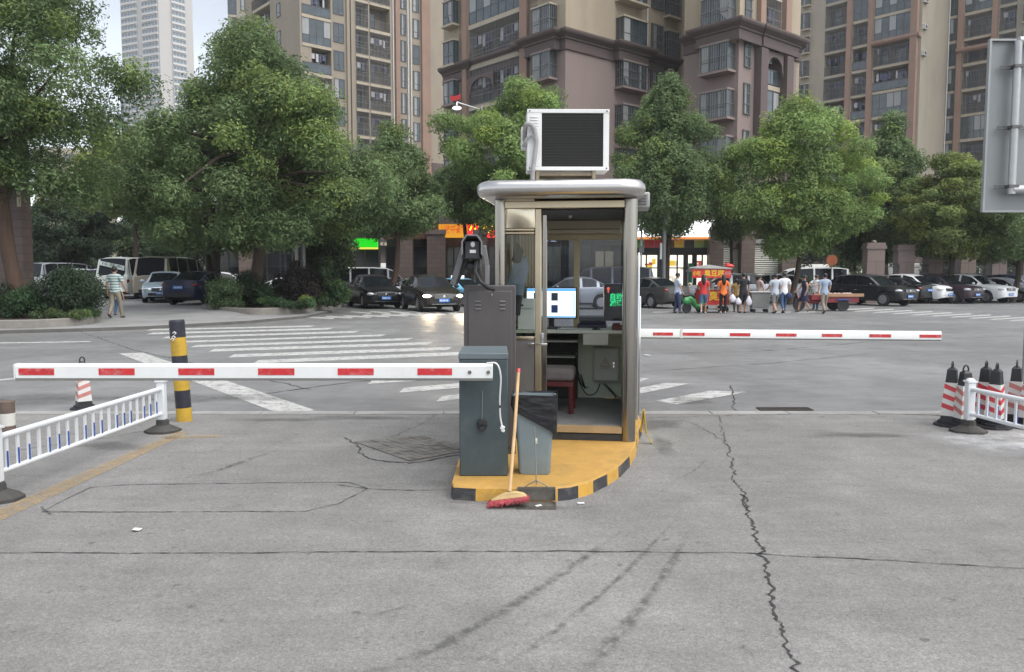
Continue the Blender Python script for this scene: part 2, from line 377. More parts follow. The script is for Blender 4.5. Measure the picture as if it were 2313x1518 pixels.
# sawn loop detector slot
for sg in ([(95, 1158), (150, 1128), (205, 1103), (300, 1096), (560, 1093), (790, 1091), (830, 1105)], [(830, 1105), (765, 1140), (690, 1157), (400, 1158), (95, 1158)], [(760, 1096), (830, 1106), (925, 1109), (1022, 1108)], [(92, 1146), (112, 1164)]):
    crack(sg, .011, .006, len(sg))
struct(b.build('saw_cuts', tarline_thin)); b = MB()
crack([(1450, 945), (1700, 938), (1880, 935), (2120, 950)], .010, .02, 8)
crack([(1900, 930), (2130, 941)], .02, .01, 9)
crack([(440, 925), (330, 975), (180, 1000), (20, 1020)], .008, .02, 10)
crack([(860, 1000), (960, 955), (985, 935)], .008, .03, 11)
crack([(780, 990), (840, 1040), (925, 1048), (1040, 1030)], .018, .03, 12)
struct(b.build('ground_cracks', tarline))
b = MB()
for sg, w, sd in (([(170, 745), (300, 790), (480, 830), (700, 880)], .02, 21), ([(600, 890), (800, 862), (1000, 850)], .03, 22), ([(1450, 800), (1700, 795), (2000, 770), (2300, 760)], .02, 23), ([(1450, 840), (1750, 820), (1960, 800)], .02, 24), ([(0, 775), (200, 772)], .02, 25), ([(1650, 870), (1662, 935)], .02, 26)):
    P = [G(*p) for p in sg]; b.add(*ribbon(P, [w] * len(P), .0045, .03, .15, sd))
struct(b.build('road_cracks', tarline))
# tyre scuffs sweeping round the island
tyre = worn('tyre_scuff', (.075, .073, .07), .49, .09, 13, .8, amax=.50, fade=True)
b = MB(); F_ = []
def scuff(px, w, sd, z=.0105):
    P = [G(*p) for p in px]; ribbon3(b, F_, P, [x * .66 for x in w], z, .07, sd)
scuff([(820, 1530), (960, 1480), (1110, 1400), (1240, 1320), (1330, 1255), (1410, 1200)], [.10, .12, .13, .12, .10, .06], 1)
scuff([(1110, 1530), (1240, 1440), (1340, 1360), (1420, 1290), (1480, 1225), (1530, 1175)], [.07, .07, .07, .06, .05, .04], 2)
scuff([(1060, 1505), (1130, 1470), (1170, 1455)], [.05, .06, .04], 3)
scuff([(1310, 1530), (1370, 1470), (1440, 1385), (1490, 1320), (1560, 1200)], [.12, .13, .12, .1, .05], 4)
scuff([(830, 1398), (870, 1385), (940, 1372)], [.03, .05, .06], 5)
scuff([(1180, 1260), (1290, 1275), (1360, 1245)], [.05, .06, .03], 6)
scuff([(1520, 1090), (1580, 1060), (1600, 1030)], [.03, .05, .04], 7)
scuff([(400, 1085), (480, 1070), (560, 1040), (640, 1015)], [.05, .09, .12, .1], 8)
faded(b, F_, 'tyre_marks', tyre)
# damp and oily stains
stain = worn('ground_stain', (.085, .083, .08), .5, .2, 2.4, .6, amax=.6, fade=True)
b = MB(); F_ = []
for (x, y, rx, ry, sd) in ((1480, 960, .30, .38, 1), (60, 905, 1.3, .55, 2), (450, 900, 1.2, .5, 3), (640, 950, .55, .14, 4), (820, 945, .7, .12, 5), (1560, 905, .4, .3, 6), (1235, 1150, .30, .05, 7), (1000, 1010, .2, .3, 8), (1085, 1137, .33, .05, 9), (1500, 1010, .12, .5, 15), (1950, 985, .5, .15, 16), (250, 1010, .4, .2, 17)):
    blotch(b, F_, G(x, y), rx, ry, .0118 + .0004 * sd, sd)
faded(b, F_, 'ground_stains', stain)
# rough setts patch left of the island
b = MB(); c0, c1, c2, c3 = [G(*p) for p in ((800, 1000), (925, 1044), (1055, 1020), (955, 986))]
for i in range(9):
    for j in range(9):
        q = lambda u, v: (c0.lerp(c1, u).lerp(c3.lerp(c2, u), v))
        g = .04; a_ = [q((i + g) / 9, (j + g) / 9), q((i + 1 - g) / 9, (j + g) / 9), q((i + 1 - g) / 9, (j + 1 - g) / 9), q((i + g) / 9, (j + 1 - g) / 9)]
        b.prism([(p.x, p.y) for p in a_], .0045, .011 + random.random() * .006)
struct(b.build('paving_patch', mat('setts', (.145, .138, .125), .9, 0, .35, 6, .4, 40)))
# drain grate set in the road
c = G(1772, 925); t = thing('drain_grate', 'rusty iron drain grate set in the ground right of the booth', 'drain grate', (c.x, c.y, 0))
iron = mat('rusty_iron', (.06, .05, .042), .8, .3, .3, 9)
b = MB(); b.b2((-.30, -.075, .002), (.30, .075, .006)); b.build('pit', tarline, t)
b = MB(); b.b2((-.32, -.10, 0), (.32, -.075, .014)); b.b2((-.32, .075, 0), (.32, .10, .014)); b.b2((-.32, -.0745, 0), (-.30, .0745, .014)); b.b2((.30, -.0745, 0), (.32, .0745, .014))
b.build('frame', iron, t)
b = MB()
for i in range(13): b.b2((-.29 + i * .046, -.0745, .007), (-.27 + i * .046, .0745, .013))
b.build('bars', iron, t)
# white lime spilled by the right hand railing
lime = worn('spilled_lime', (.60, .60, .60), .52, .16, 3.5, .95, amax=.75, fade=True)
b = MB(); F_ = []; blotch(b, F_, G(2345, 1000), 1.0, .8, .0113, 4); blotch(b, F_, G(2225, 1003), .35, .18, .0116, 5); faded(b, F_, 'white_powder', lime, 'stuff')
# painted lines
def mark(name, polys, z, m):
    b = MB()
    for p in polys: b.add([(q.x, q.y, z) for q in p], [tuple(range(len(p)))])
    return struct(b.build(name, m))
mark('yellow_line', [[G(405, 975), G(428, 979), G(-60, 1208), G(-110, 1200)], [G(360, 988), G(500, 984), G(500, 989), G(380, 994)]], .009, line_yellow)
bars = []
for (xa, ya, xb, yb, th) in ((330, 747, 700, 739, 4), (330, 756, 740, 745, 5), (365, 765, 800, 752, 5), (395, 775, 860, 760, 5), (430, 785, 920, 769, 6), (470, 795, 965, 779, 7), (515, 808, 1010, 791, 8), (570, 822, 1060, 802, 9), (830, 868, 1070, 852, 12), (900, 888, 1090, 872, 13), (985, 908, 1110, 893, 14)):
    bars.append([G(xa, ya), G(xa + 14, ya - th * .9), G(xb + 14, yb - th * .9), G(xb, yb)])
for q_ in (((1400, 867), (1437, 853), (1468, 855), (1420, 872)), ((1395, 897), (1430, 880), (1500, 866), (1558, 867), (1420, 895)), ((1482, 906), (1604, 883), (1688, 886), (1528, 914))): bars.append([G(*v) for v in q_])
for i in range(9):
    x0 = 690 + i * 42; y0 = 717 - i * 1.4 
    if i % 1 == 0: bars.append([G(x0, y0 + 1), G(x0 + 8, y0 - 2.2), G(x0 + 66, y0 - .4 + 2), G(x0 + 62, y0 + 4)])
for i in range(6):
    x0 = 790 + i * 44; bars.append([G(x0, 705 - i * .3), G(x0 + 6, 703 - i * .3), G(x0 + 50, 707), G(x0 + 46, 709.5)])
for i in range(12):
    x0 = 1880 + i * 44; y0 = 699 + i * 2.6
    bars.append([G(x0, y0 + 3.5), G(x0 + 12, y0 + .6), G(x0 + 96, y0 - 4.2), G(x0 + 92, y0 - 1.4)])
for i in range(7):
    x0 = 1470 + i * 55; bars.append([G(x0, 706.5), G(x0 + 8, 704.5), G(x0 + 45, 704), G(x0 + 40, 706)])
mark('crosswalk_markings', bars, .0042, line_white)
mark('lane_line', [[G(268, 799), G(322, 797), G(714, 928), G(628, 934)], [G(-100, 778), G(205, 773), G(205, 771), G(-100, 775.5)], [G(-60, 866), G(60, 855), G(60, 852.5), G(-60, 862)]], .0048, line_white)
# litter on the ground
for (x, y, r_) in ((312, 1198, .035), (1462, 803, .08)):
    c = G(x, y, .006); b = MB()
    b.add([(c.x + r_ * math.cos(a) * random.uniform(.7, 1.2), c.y + r_ * math.sin(a) * random.uniform(.7, 1.2), .009 + random.uniform(0, .012)) for a in [k * .9 for k in range(7)]], [(0, 1, 2, 3, 4, 5, 6)])
    o = b.build('paper_scrap', white_pt); tag(o, 'scrap of white litter on the gate driveway left of the island' if y > 1000 else 'scrap of white litter on the road beyond the booth', 'litter')
b = MB()
for (x, y) in ((1216, 1146), (1312, 1140)):
    c = G(x, y); b.box((c.x, c.y, .012), (.05, .02, .008), 0, random.random())
struct(b.build('litter_bits', white_pt), 'stuff')

# ================================================================== the island
front = [(1020, 1090), (1024, 1096), (1036, 1097), (1075, 1099), (1150, 1100), (1250, 1100), (1290, 1096), (1330, 1086), (1368, 1068), (1400, 1048), (1422, 1026), (1434, 1003), (1440, 975)]
ft = [G(x, y, .11) for x, y in front]
isl = [(p.x, p.y) for p in ft] + [(1.37, 8.3), (1.50, 10.3), (1.25, 10.75), (.3, 10.9), (-.2, 10.75), (-.45, 10.3)]
# arc-length subdivide so that the black and yellow blocks can alternate
seg = []; n = len(isl)
for i in range(n):
    a_, c_ = Vector(isl[i]), Vector(isl[(i + 1) % n]); k = max(1, int((c_ - a_).length / .035))
    seg += [a_.lerp(c_, j / k) for j in range(k)]
b = MB(); s_ = .02; N_ = len(seg); cols = []
for p, q in zip(seg, seg[1:] + seg[:1]):
    s_ += (q - p).length; 
    q_ = (p + q) / 2; px_ = W0 / 2 + FPX * q_.x / q_.y
    if q_.y < 7.4 and q_.x > -.42: cols.append(2 if (px_ < 1072 or 1262 < px_ < 1308 or 1345 < px_ < 1374 or 1400 < px_ < 1425) else 1)
    else: cols.append(1 if int(s_ // .33) % 2 else 2)
ctr = Vector((.4, 8.2))
def off(p, d): v = (p - ctr); return p + v.normalized() * d
for i in range(N_):
    p, q = seg[i], seg[(i + 1) % N_]; po, qo = off(p, .012), off(q, .012); pi_, qi = off(p, -.012), off(q, -.012)
    b.quad((po.x, po.y, -.01), (qo.x, qo.y, -.01), (q.x, q.y, .094), (p.x, p.y, .094), cols[i])
    b.quad((p.x, p.y, .094), (q.x, q.y, .094), (qi.x, qi.y, .11), (pi_.x, pi_.y, .11), 0)
b.add([(off(p, -.012).x, off(p, -.012).y, .11) for p in seg], [tuple(range(N_))], 0)
top_y = mat('island_top', (.43, .25, .06), .7, 0, .14, 5, .2, 50, dirt=(.16, .11, .06), dscale=3, damt=.55)
o = b.build('traffic_island', [top_y, yellow_pt, black_pt]); tag(o, 'low kerbed island painted yellow with black blocks under the booth', 'traffic island')

# ================================================================== gate housing and the near boom
teal = mat('teal_grey_paint', (.045, .064, .070), .5, 0, .10, 5, .08, 90, dirt=(.13, .13, .12), dscale=5, damt=.3)
pL, pR = G(1037, 1084, .11), G(1146, 1081, .11); gx, gy = (pL.x + pR.x) / 2, 6.0
t = thing('gate_housing', 'slim grey green barrier housing on the island below the near boom', 'barrier gate', (gx, gy, .11))
w = .37; b = MB()
b.b2((-w / 2, 0, 0), (w / 2, .30, .90)); b.build('housing', teal, t, bevel=.008)
b = MB(); b.add([(-w / 2 - .004, -.004, .90), (w / 2 + .004, -.004, .90), (w / 2 + .004, .304, .90), (-w / 2 - .004, .304, .90), (-w / 2 - .004, -.004, .945), (w / 2 + .004, -.004, .945), (w / 2 - .01, .304, .975), (-w / 2 + .01, .304, .975)], [(0, 1, 5, 4), (1, 2, 6, 5), (2, 3, 7, 6), (3, 0, 4, 7), (4, 5, 6, 7), (3, 2, 1, 0)])
b.build('lid', mat('teal_lid', (.10, .125, .135), .5, 0, .08, 5), t, bevel=.005)
b = MB(); b.cyl((-.012, -.02, .40), (-.012, .0, .40), .036, .042, 16); b.box((-.012, -.024, .425), (.055, .03, .04)); b.box((-.012, -.02, .37), (.04, .03, .03)); b.build('keyhole_cover', black_pl, t, bevel=.004)
b = MB(); b.tube([(-.012, -.008, .44), (-.010, -.004, .52), (-.008, -.004, .66)], .0025, 6); b.build('pull_cord', mat('grey_cord', (.2, .22, .23), .7), t)
# boom arm, its own top-level thing bolted to the housing
yb = 5.9; aL, aR = D(40, 838, yb), D(1113, 837, yb); zb = aL.z
t = thing('barrier_boom', 'near white boom with red reflective bands crossing the left lane', 'barrier boom', (0, 0, 0))
b = MB(); prof = [(-.035, -.052), (.035, -.052), (.035, .038), (.022, .056), (-.022, .056), (-.035, .038)]
b.add([(aL.x, yb + py, zb + pz) for py, pz in prof] + [(aR.x, yb + py, zb + pz) for py, pz in prof], [(i, (i + 1) % 6, 6 + (i + 1) % 6, 6 + i) for i in range(6)] + [(5, 4, 3, 2, 1, 0), (6, 7, 8, 9, 10, 11)])
b.build('arm', white_pt, t, bevel=.004)
b = MB(); b.b2((aL.x, yb - .033, zb - .068), (aR.x, yb + .03, zb - .0525)); b.build('rubber_lip', mat('grey_rubber', (.16, .16, .15), .7), t)
b = MB(); b.box((aL.x - .004, yb, zb), (.008, .074, .112)); b.build('end_cap', mat('cap_white', (.62, .62, .6), .5), t)
for x0, x1 in ((42, 122), (223, 304), (403, 484), (583, 665), (763, 844), (943, 1021)):
    p, q = D(x0, 838, yb - .036), D(x1, 838, yb - .036); b = MB(); b.b2((p.x, yb - .0385, zb - .026), (q.x, yb - .0352, zb + .024)); b.build('red_band', red_tape, t)
for x in (1061, 1103):
    p = D(x, 838, yb - .036); b = MB(); b.cyl((p.x, yb - .035, zb - .005), (p.x, yb - .043, zb - .005), .014, n=16); b.cyl((p.x, yb - .043, zb - .005), (p.x, yb - .05, zb - .005), .008, n=6); b.build('bolt', steel, t, smooth=40)
b = MB(); c = [D(1100, 820, 5.86), D(1122, 822, 5.83), D(1131, 850, 5.85), D(1129, 900, 5.90), D(1130, 940, 5.93), D(1134, 962, 5.93)]
b.tube(curve(c), .006, 8); b.build('cable', white_pt, t, smooth=60)
b = MB(); p = D(1129, 912, 5.915); b.cyl(p + Vector((0, 0, -.03)), p + Vector((0, 0, .03)), .008, n=8); b.build('cable_sleeve', black_pl, t, smooth=40)
b = MB(); p = D(1135, 966, 5.93); b.box(p, (.032, .024, .03), 0, 0, 0, .4); b.box(p + Vector((.004, 0, -.022)), (.028, .02, .02), 0, 0, 0, .4); b.build('plug', white_pt, t, bevel=.004)

# ================================================================== plate camera cabinet
cab = mat('dark_cabinet', (.075, .068, .068), .5, 0, .08, 5, .05, 80, dirt=(.1, .09, .085), dscale=3, damt=.4)
yc = 6.75; cl, cr_ = D(1047, 645, yc), D(1165, 645, yc); cw = cr_.x - cl.x; cx = (cl.x + cr_.x) / 2; zt_ = cl.z
t = thing('camera_cabinet', 'dark grey louvred steel cabinet behind the grey green barrier housing', 'equipment cabinet', (cx, yc, .11))
h = zt_ - .11; b = MB(); b.b2((-cw / 2, .004, 0), (cw / 2, .32, h)); b.build('body', cab, t, bevel=.006)
b = MB(); b.b2((-cw / 2 + .04, -.012, .06), (cw / 2 - .03, .003, h - .045)); b.build('door', cab, t, bevel=.004)
for sx in (-1, 1):
    b = MB()
    for k in range(3): b.box((sx * .103 + .005, -.016, h - .135 - k * .032), (.05, .012, .010), 0, 0, .5)
    b.build('louvre', mat('louvre_grey', (.16, .15, .15), .5), t, bevel=.002)
b = MB(); b.cyl((.02, -.022, h - .075), (.02, -.012, h - .075), .008); b.box((.02, -.02, h - .083), (.006, .008, .02)); b.build('lock', steel, t, smooth=40)
# camera on top
pc = D(1068, 570, 6.62)
t = thing('plate_camera', 'black hooded plate reading camera on a bracket above the dark cabinet', 'camera', (pc.x, pc.y, pc.z))
grey_al = mat('grey_aluminium', (.20, .20, .20), .4, .6, .08, 4)
b = MB()
def hood(w0, h0, y0, y1, z0, z1, m=0, th=.007, mb=None):
    def loop(s, y, z): return [(-w0 * s, y, z - h0 * s), (-w0 * s, y, z + h0 * .35 * s), (-w0 * .55 * s, y, z + h0 * s), (w0 * .55 * s, y, z + h0 * s), (w0 * s, y, z + h0 * .35 * s), (w0 * s, y, z - h0 * s)]
    A, B_, C_, D_ = loop(1, y0, z0), loop(1, y1, z1), loop(.86, y0, z0), loop(.86, y1, z1); mb = mb or b
    mb.add(A + B_ + C_ + D_, [(i, i + 1, 7 + i, 6 + i) for i in range(5)] + [(12 + i + 1, 12 + i, 18 + i, 18 + i + 1) for i in range(5)] + [(i, 12 + i, 13 + i, i + 1) for i in range(5)] + [(6 + i, 7 + i, 19 + i, 18 + i) for i in range(5)] + [(0, 6, 18, 12), (5, 17, 23, 11)], m)
hood(.085, .085, -.16, .26, .055, -.02); b.build('sun_hood', grey_al, t)
b = MB(); b.b2((-.066, -.09, -.06), (.066, .22, .095)); o = b.build('camera_body', mat('camera_black', (.03, .03, .036), .4), t, bevel=.012)
b = MB(); b.ball((.005, -.097, .062), (.019, .008, .024), 10, 8); b.b2((-.02, -.097, -.008), (.03, -.0905, .018)); b.build('sticker', white_pt, t, smooth=60)
b = MB(); b.bar((-.05, .1, -.04), (-.16, .1, -.26), .05, .05); b.bar((.03, .06, -.06), (.05, .06, -.26), .05, .05); b.ball((.0, .06, -.12), .06, 10, 8); b.build('bracket', black_pl, t, bevel=.006)
b = MB(); b.tube([(.03, .0, -.06), (.02, -.02, -.16), (.06, -.04, -.24), (.12, -.03, -.29), (.17, .06, -.31)], .016, 8); b.build('cable', black_pl, t, smooth=60)
b = MB(); b.bar((-.075, .02, .03), (-.17, .04, -.27), .03, .05); b.build('side_arm', mat('arm_grey', (.13, .13, .13), .45, .5), t, bevel=.005)
b = MB(); b.bar((.085, .1, .06), (.115, .1, -.1), .02, .04); b.bar((.115, .1, -.1), (.115, .1, -.27), .02, .04); b.build('arm', grey_al, t, bevel=.004)
# back door plate / bin shelf strip beside the cabinet
# ================================================================== rubbish bin, broom, dustpan
bx, by = D(1208, 1000, 6.12).x, 6.14
t = thing('rubbish_bin', 'tall grey blue plastic bin lined with a black bag on the island', 'bin', (bx, by, .112), R(-3))
bp_ = mat('bin_plastic', (.185, .235, .255), .55, 0, .10, 4, dirt=(.1, .11, .11), dscale=3, damt=.5)
b = MB(); a0, a1, hh = (.12, .10), (.165, .135), .60
def ringr(w, d, z, r=.03, n=4):
    o_ = []
    for sx, sy, a in ((1, 1, 0), (-1, 1, 90), (-1, -1, 180), (1, -1, 270)):
        for k in range(n + 1):
            an = R(a + 90 * k / n); o_.append((sx * (w - r) + r * math.cos(an), sy * (d - r) + r * math.sin(an), z))
    return o_
rings = [ringr(.115, .095, 0), ringr(.122, .10, .02), ringr(.152, .128, .56), ringr(.164, .138, .565), ringr(.166, .14, .60), ringr(.155, .13, .60), ringr(.148, .124, .50)]
m_ = len(rings[0]); vs = sum(rings, [])
b.add(vs, [(i * m_ + j, i * m_ + (j + 1) % m_, (i + 1) * m_ + (j + 1) % m_, (i + 1) * m_ + j) for i in range(len(rings) - 1) for j in range(m_)] + [tuple(range(m_))[::-1]])
b.build('bin_body', bp_, t, smooth=45)
bag = mat('bag_plastic', (.010, .010, .012), .30, 0, .2, 5, .55, 9, stretch=(1, 1, 2.5))
b = MB(); rn = random.Random(5); base = ringr(.174, .148, .606, n=7); k_ = len(base)
top = [(x * (1.0 + rn.uniform(0, .03)), y * (1.0 + rn.uniform(0, .03)), z + .012 + rn.uniform(-.004, .014)) for x, y, z in base]
inn = [(x * .82, y * .80, .50 + rn.uniform(-.03, .01)) for x, y, z in base]
m1 = [(x * (1.0 + rn.uniform(0, .04)), y * (1.0 + rn.uniform(0, .05)), .54 + rn.uniform(-.02, .02)) for x, y, z in base]
low = [(x * .985, y * .985, .41 - .09 * (x / .17) + rn.uniform(-.015, .02)) for x, y, z in base]
vs = inn + top + m1 + low
b.add(vs, [(i * k_ + j, i * k_ + (j + 1) % k_, (i + 1) * k_ + (j + 1) % k_, (i + 1) * k_ + j) for i in range(3) for j in range(k_)])
b.add(inn, [tuple(range(k_))])
o = b.build('bin_bag', bag, t, smooth=55)
b = MB(); b.box((.015, -.112, .30), (.016, .004, .11)); b.build('scar', mat('bin_scar', (.55, .55, .5), .7, 0, .6, 40), t)
# broom
h0, h1 = D(1171, 843, 5.98), G(1151, 1112, .13)
t = thing('broom', 'worn broom with red bristles leaning on the island edge beside the bin', 'broom', (h1.x, 5.58, 0))
bt = Vector((0, 0, .105)); tp = Vector((h0.x - h1.x, 6.02 - 5.58, h0.z))
b = MB(); b.tube([bt, bt.lerp(tp, .5) + Vector((.004, 0, 0)), tp], [.0135, .0125, .0125], 10); b.build('handle', mat('raw_bamboo', (.50, .33, .17), .7, 0, .25, 14, stretch=(1, 1, .3)), t, smooth=60)
b = MB(); d_ = (tp - bt).normalized(); b.cyl(tp, tp + d_ * .03, .0145, n=10); b.build('handle_tip', red_tape, t, smooth=40)
b = MB(); b.add([(-.135, -.03, .085), (.125, -.03, .125), (.125, .03, .125), (-.135, .03, .085), (-.03, -.018, .155), (.045, -.018, .165), (.045, .018, .165), (-.03, .018, .155), (-.10, -.02, .112), (.10, -.02, .15), (.10, .02, .15), (-.10, .02, .112)],
      [(0, 1, 9, 8), (8, 9, 5, 4), (2, 3, 11, 10), (10, 11, 7, 6), (1, 2, 10, 9), (9, 10, 6, 5), (3, 0, 8, 11), (11, 8, 4, 7), (4, 5, 6, 7), (3, 2, 1, 0)]); b.v = [(x, y, .045 + (z - .085) * .8) for x, y, z in b.v]; b.build('broom_head', mat('broom_yellow', (.46, .33, .15), .6, 0, .2, 10), t, bevel=.006)
b = MB(); rn = random.Random(4)
for i in range(1000):
    u = rn.uniform(-1, 1); x0 = u * .128; z0 = .062 + u * .016; y0 = rn.uniform(-.027, .027)
    e = Vector((x0 * 1.12 + rn.uniform(-.014, .014) - .01, y0 * 2.6 + rn.uniform(-.02, .02) - .02, .006 + .045 * (u + 1) / 2 + rn.uniform(0, .022)))
    b.bar((x0, y0, z0), e, .0036, .0036)
o = b.build('bristles', mat('bristle_red', (.33, .055, .068), .7, 0, .3, 30), t)
# dustpan
p = G(1212, 1140, .01); t = thing('dustpan', 'dented long handled metal dustpan on the ground against the island kerb', 'dustpan', (p.x, 5.580, 0), R(-1))
pan = mat('worn_zinc', (.13, .12, .105), .55, .3, .3, 10, dirt=(.05, .04, .03), dscale=6, damt=.7)
b = MB(); b.b2((-.135, -.10, .004), (.135, .085, .010)); b.b2((-.135, .085, .018), (.135, .091, .10)); b.add([(-.135, -.10, .018), (-.135, .09, .018), (-.135, .09, .10), (-.135, .0, .03), (-.139, -.10, .018), (-.139, .09, .018), (-.139, .09, .10), (-.139, .0, .03)], [(0, 1, 2, 3), (7, 6, 5, 4), (0, 3, 7, 4), (3, 2, 6, 7), (1, 5, 6, 2)])
b.add([(.135, -.10, .018), (.135, .09, .018), (.135, .09, .10), (.135, .0, .03), (.139, -.10, .018), (.139, .09, .018), (.139, .09, .10), (.139, .0, .03)], [(3, 2, 1, 0), (4, 5, 6, 7), (4, 7, 3, 0), (7, 6, 2, 3), (2, 6, 5, 1)])
b.bar((-.138, .092, .104), (.138, .092, .104), .02, .02); b.build('pan', pan, t)
b = MB(); b.tube([(-.12, .09, .09), (-.06, .10, .13), (0, .105, .16)], .004, 6); b.tube([(.12, .09, .09), (.06, .10, .13), (0, .105, .16)], .004, 6)
b.tube([(0, .105, .13), (-.006, .24, .36), (-.014, .30, .52)], .0045, 8); b.build('handle', mat('wire_grey', (.16, .16, .15), .5, .5), t, smooth=60)

# ================================================================== booth
Y0, Y1, XL, XR, ZF, ZC = 7.24, 9.0, -.14, 1.10, .25, 2.33
BROT = R(-7.5); BP = Vector((1.04, 7.30, 0)); BM = Matrix.Rotation(BROT, 3, 'Z'); D_world = D; before_booth = set(o.name for o in bpy.data.objects)
def D(x, y, dep):
    # a picture point on the plane at depth dep in the booth's own (turned) frame
    d = BM.inverted() @ ray(x, y); e = BM.inverted() @ (EYE - BP) + BP; return e + d * ((dep - e.y) / d.y)
XL = D(1118, 700, Y0 + .06).x; XR = D(1437, 700, Y0 + .065).x
bt_ = thing('guard_booth', 'stainless steel gate booth with open doorway on the yellow island', 'booth', ((XL + XR) / 2, Y0, .11))
OX, OY, OZ = (XL + XR) / 2, Y0, .11
def B2(mb, a, c, m=0): return mb.b2((a[0] - OX, a[1] - OY, a[2] - OZ), (c[0] - OX, c[1] - OY, c[2] - OZ), m)
def post(x, y, r=.062):
    b = MB(); b.lathe([(r, 0), (r, ZC - OZ)], (x - OX, y - OY, 0), 24); return b.build('corner_post', steel, bt_, smooth=40)
post(XL + .055, Y0 + .06, .055); post(XR - .062, Y0 + .065, .066); post(XL + .055, Y1, .05); post(XR - .055, Y1, .05)
# roof with a rolled rim
b = MB(); rx0, rx1, ry0, ry1 = D(1068, 420, 6.95).x, D(1461, 420, 6.95).x, 6.93, 9.3; zr0, zr1 = 2.338, 2.482; rr = (zr1 - zr0) / 2; n = 12
prof = [(rr * math.cos(R(-90 + 180 * i / n)), rr * math.sin(R(-90 + 180 * i / n))) for i in range(n + 1)]
vs = []; nn = 6
def ring(off_, z):
    o_ = []; rc = .16
    for cx_, cy_, a in ((rx1, ry1, 0), (rx0, ry1, 90), (rx0, ry0, 180), (rx1, ry0, 270)):
        sx = 1 if cx_ == rx1 else -1; sy = 1 if cy_ == ry1 else -1
        for k in range(nn + 1):
            an = R(a + 90 * k / nn); o_.append((cx_ - sx * (rc + rr) + (rc + off_) * math.cos(an) - OX, cy_ - sy * (rc + rr) + (rc + off_) * math.sin(an) - OY, z - OZ))
    return o_
rg = [ring(o_, (zr0 + zr1) / 2 + z) for o_, z in prof]; m_ = len(rg[0])
b.add(sum(rg, []), [(i * m_ + j, i * m_ + (j + 1) % m_, (i + 1) * m_ + (j + 1) % m_, (i + 1) * m_ + j) for i in range(n) for j in range(m_)] + [tuple(range(m_))[::-1], tuple(n * m_ + j for j in range(m_))])
b.build('roof', mat('roof_steel', (.60, .58, .56), .3, 1, .08, 1.5), bt_, smooth=50)
b = MB(); B2(b, (XL + .02, Y0 + .03, 2.255), (XR - .02, Y0 + .10, 2.322)); B2(b, (XL + .02, Y1 - .03, 2.2), (XR - .02, Y1 + .02, 2.322)); B2(b, (XL + .02, Y0 + .13, 2.255), (XL + .06, Y1 - .06, 2.322)); B2(b, (XR - .06, Y0 + .13, 2.255), (XR - .02, Y1 - .06, 2.322)); b.build('top_rail', steel_warm, bt_, bevel=.006)
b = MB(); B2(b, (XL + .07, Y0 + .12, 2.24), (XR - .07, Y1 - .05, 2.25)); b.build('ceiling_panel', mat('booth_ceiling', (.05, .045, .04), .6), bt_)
# floor frame
b = MB(); B2(b, (XL + .05, Y0 + .03, .115), (XR - .10, Y0 + .06, .175), 1); B2(b, (XL + .05, Y0 + .02, .185), (XR - .12, Y0 + .09, .243), 0); B2(b, (XL + .04, Y0 + .0905, .20), (XR - .04, Y1 - .02, .248), 2)
b.build('floor', [mat('timber_sill', (.33, .23, .12), .6, 0, .15, 6), tarline, mat('booth_floor', (.17, .17, .172), .6, 0, .25, 5, dirt=(.15, .14, .13), dscale=4, damt=.5)], bt_)
# front left: mullion, steel panel, glass, lower panel
mx0, mx1 = D(1207, 700, Y0).x, D(1222, 700, Y0).x; dx1 = D(1234, 700, Y0).x
b = MB(); B2(b, (mx0, Y0 + .04, .245), (mx1, Y0 + .10, 2.254)); b.build('door_post', steel_warm, bt_, bevel=.008)
b = MB(); B2(b, (mx1 + .004, Y0 + .07, .26), (dx1, Y0 + .11, 2.20)); o = b.build('sliding_door', steel, bt_, bevel=.006)
b = MB(); zc = D(1215, 778, Y0).z; B2(b, (mx0 - .06, Y0 + .02, zc - .008), (mx0 - .004, Y0 + .035, zc + .010)); B2(b, (mx0 + .01, Y0 - .0, zc - .008), (dx1 + .01, Y0 + .016, zc + .010)); B2(b, (mx1, Y0 + .02, zc + .012), (mx1 + .02, Y0 + .066, zc + .10)); b.build('door_lock', chrome, bt_, bevel=.003)
zp0, zp1 = D(1170, 514, Y0).z, D(1170, 456, Y0).z; px0, px1 = D(1133, 500, Y0).x, D(1207, 500, Y0).x
b = MB(); nxs, nzs = 9, 8; vs = []
for j in range(nzs):
    for i in range(nxs):
        u, v = i / (nxs - 1), j / (nzs - 1); vs.append((px0 + (px1 - px0) * u - OX, Y0 + .062 - .012 * math.sin(math.pi * u) * math.sin(math.pi * v) + .006 * math.sin(5 * u + 3 * v) - OY, zp0 + (zp1 - zp0) * v - OZ))
b.add(vs, [(j * nxs + i, j * nxs + i + 1, (j + 1) * nxs + i + 1, (j + 1) * nxs + i) for j in range(nzs - 1) for i in range(nxs - 1)])
b.build('dented_panel', mat('panel_steel', (.66, .58, .44), .22, 1, .05, 3), bt_, smooth=80)
for i, (za, zb_) in enumerate(((zp0 - .06, zp0 - .035), (zp0 - .03, zp0 - .004), (zp1 + .004, zp1 + .04))): b = MB(); B2(b, (px0, Y0 + .045, za), (px1 - .003, Y0 + .09, zb_)); b.build('cross_rail', steel_warm, bt_, bevel=.008)
zl = D(1170, 768, Y0).z
gl = glassmat('booth_glass', (.95, .98, .96), .95)
b = MB(); B2(b, (px0, Y0 + .068, zl + .03), (px1 - .004, Y0 + .073, zp0 - .064)); b.build('window_pane', gl, bt_)
b = MB(); B2(b, (px0, Y0 + .05, .25), (px1 - .004, Y0 + .085, zl)); b.build('lower_panel', mat('panel_grey', (.16, .155, .15), .45, .4, .12, 4), bt_, bevel=.004)
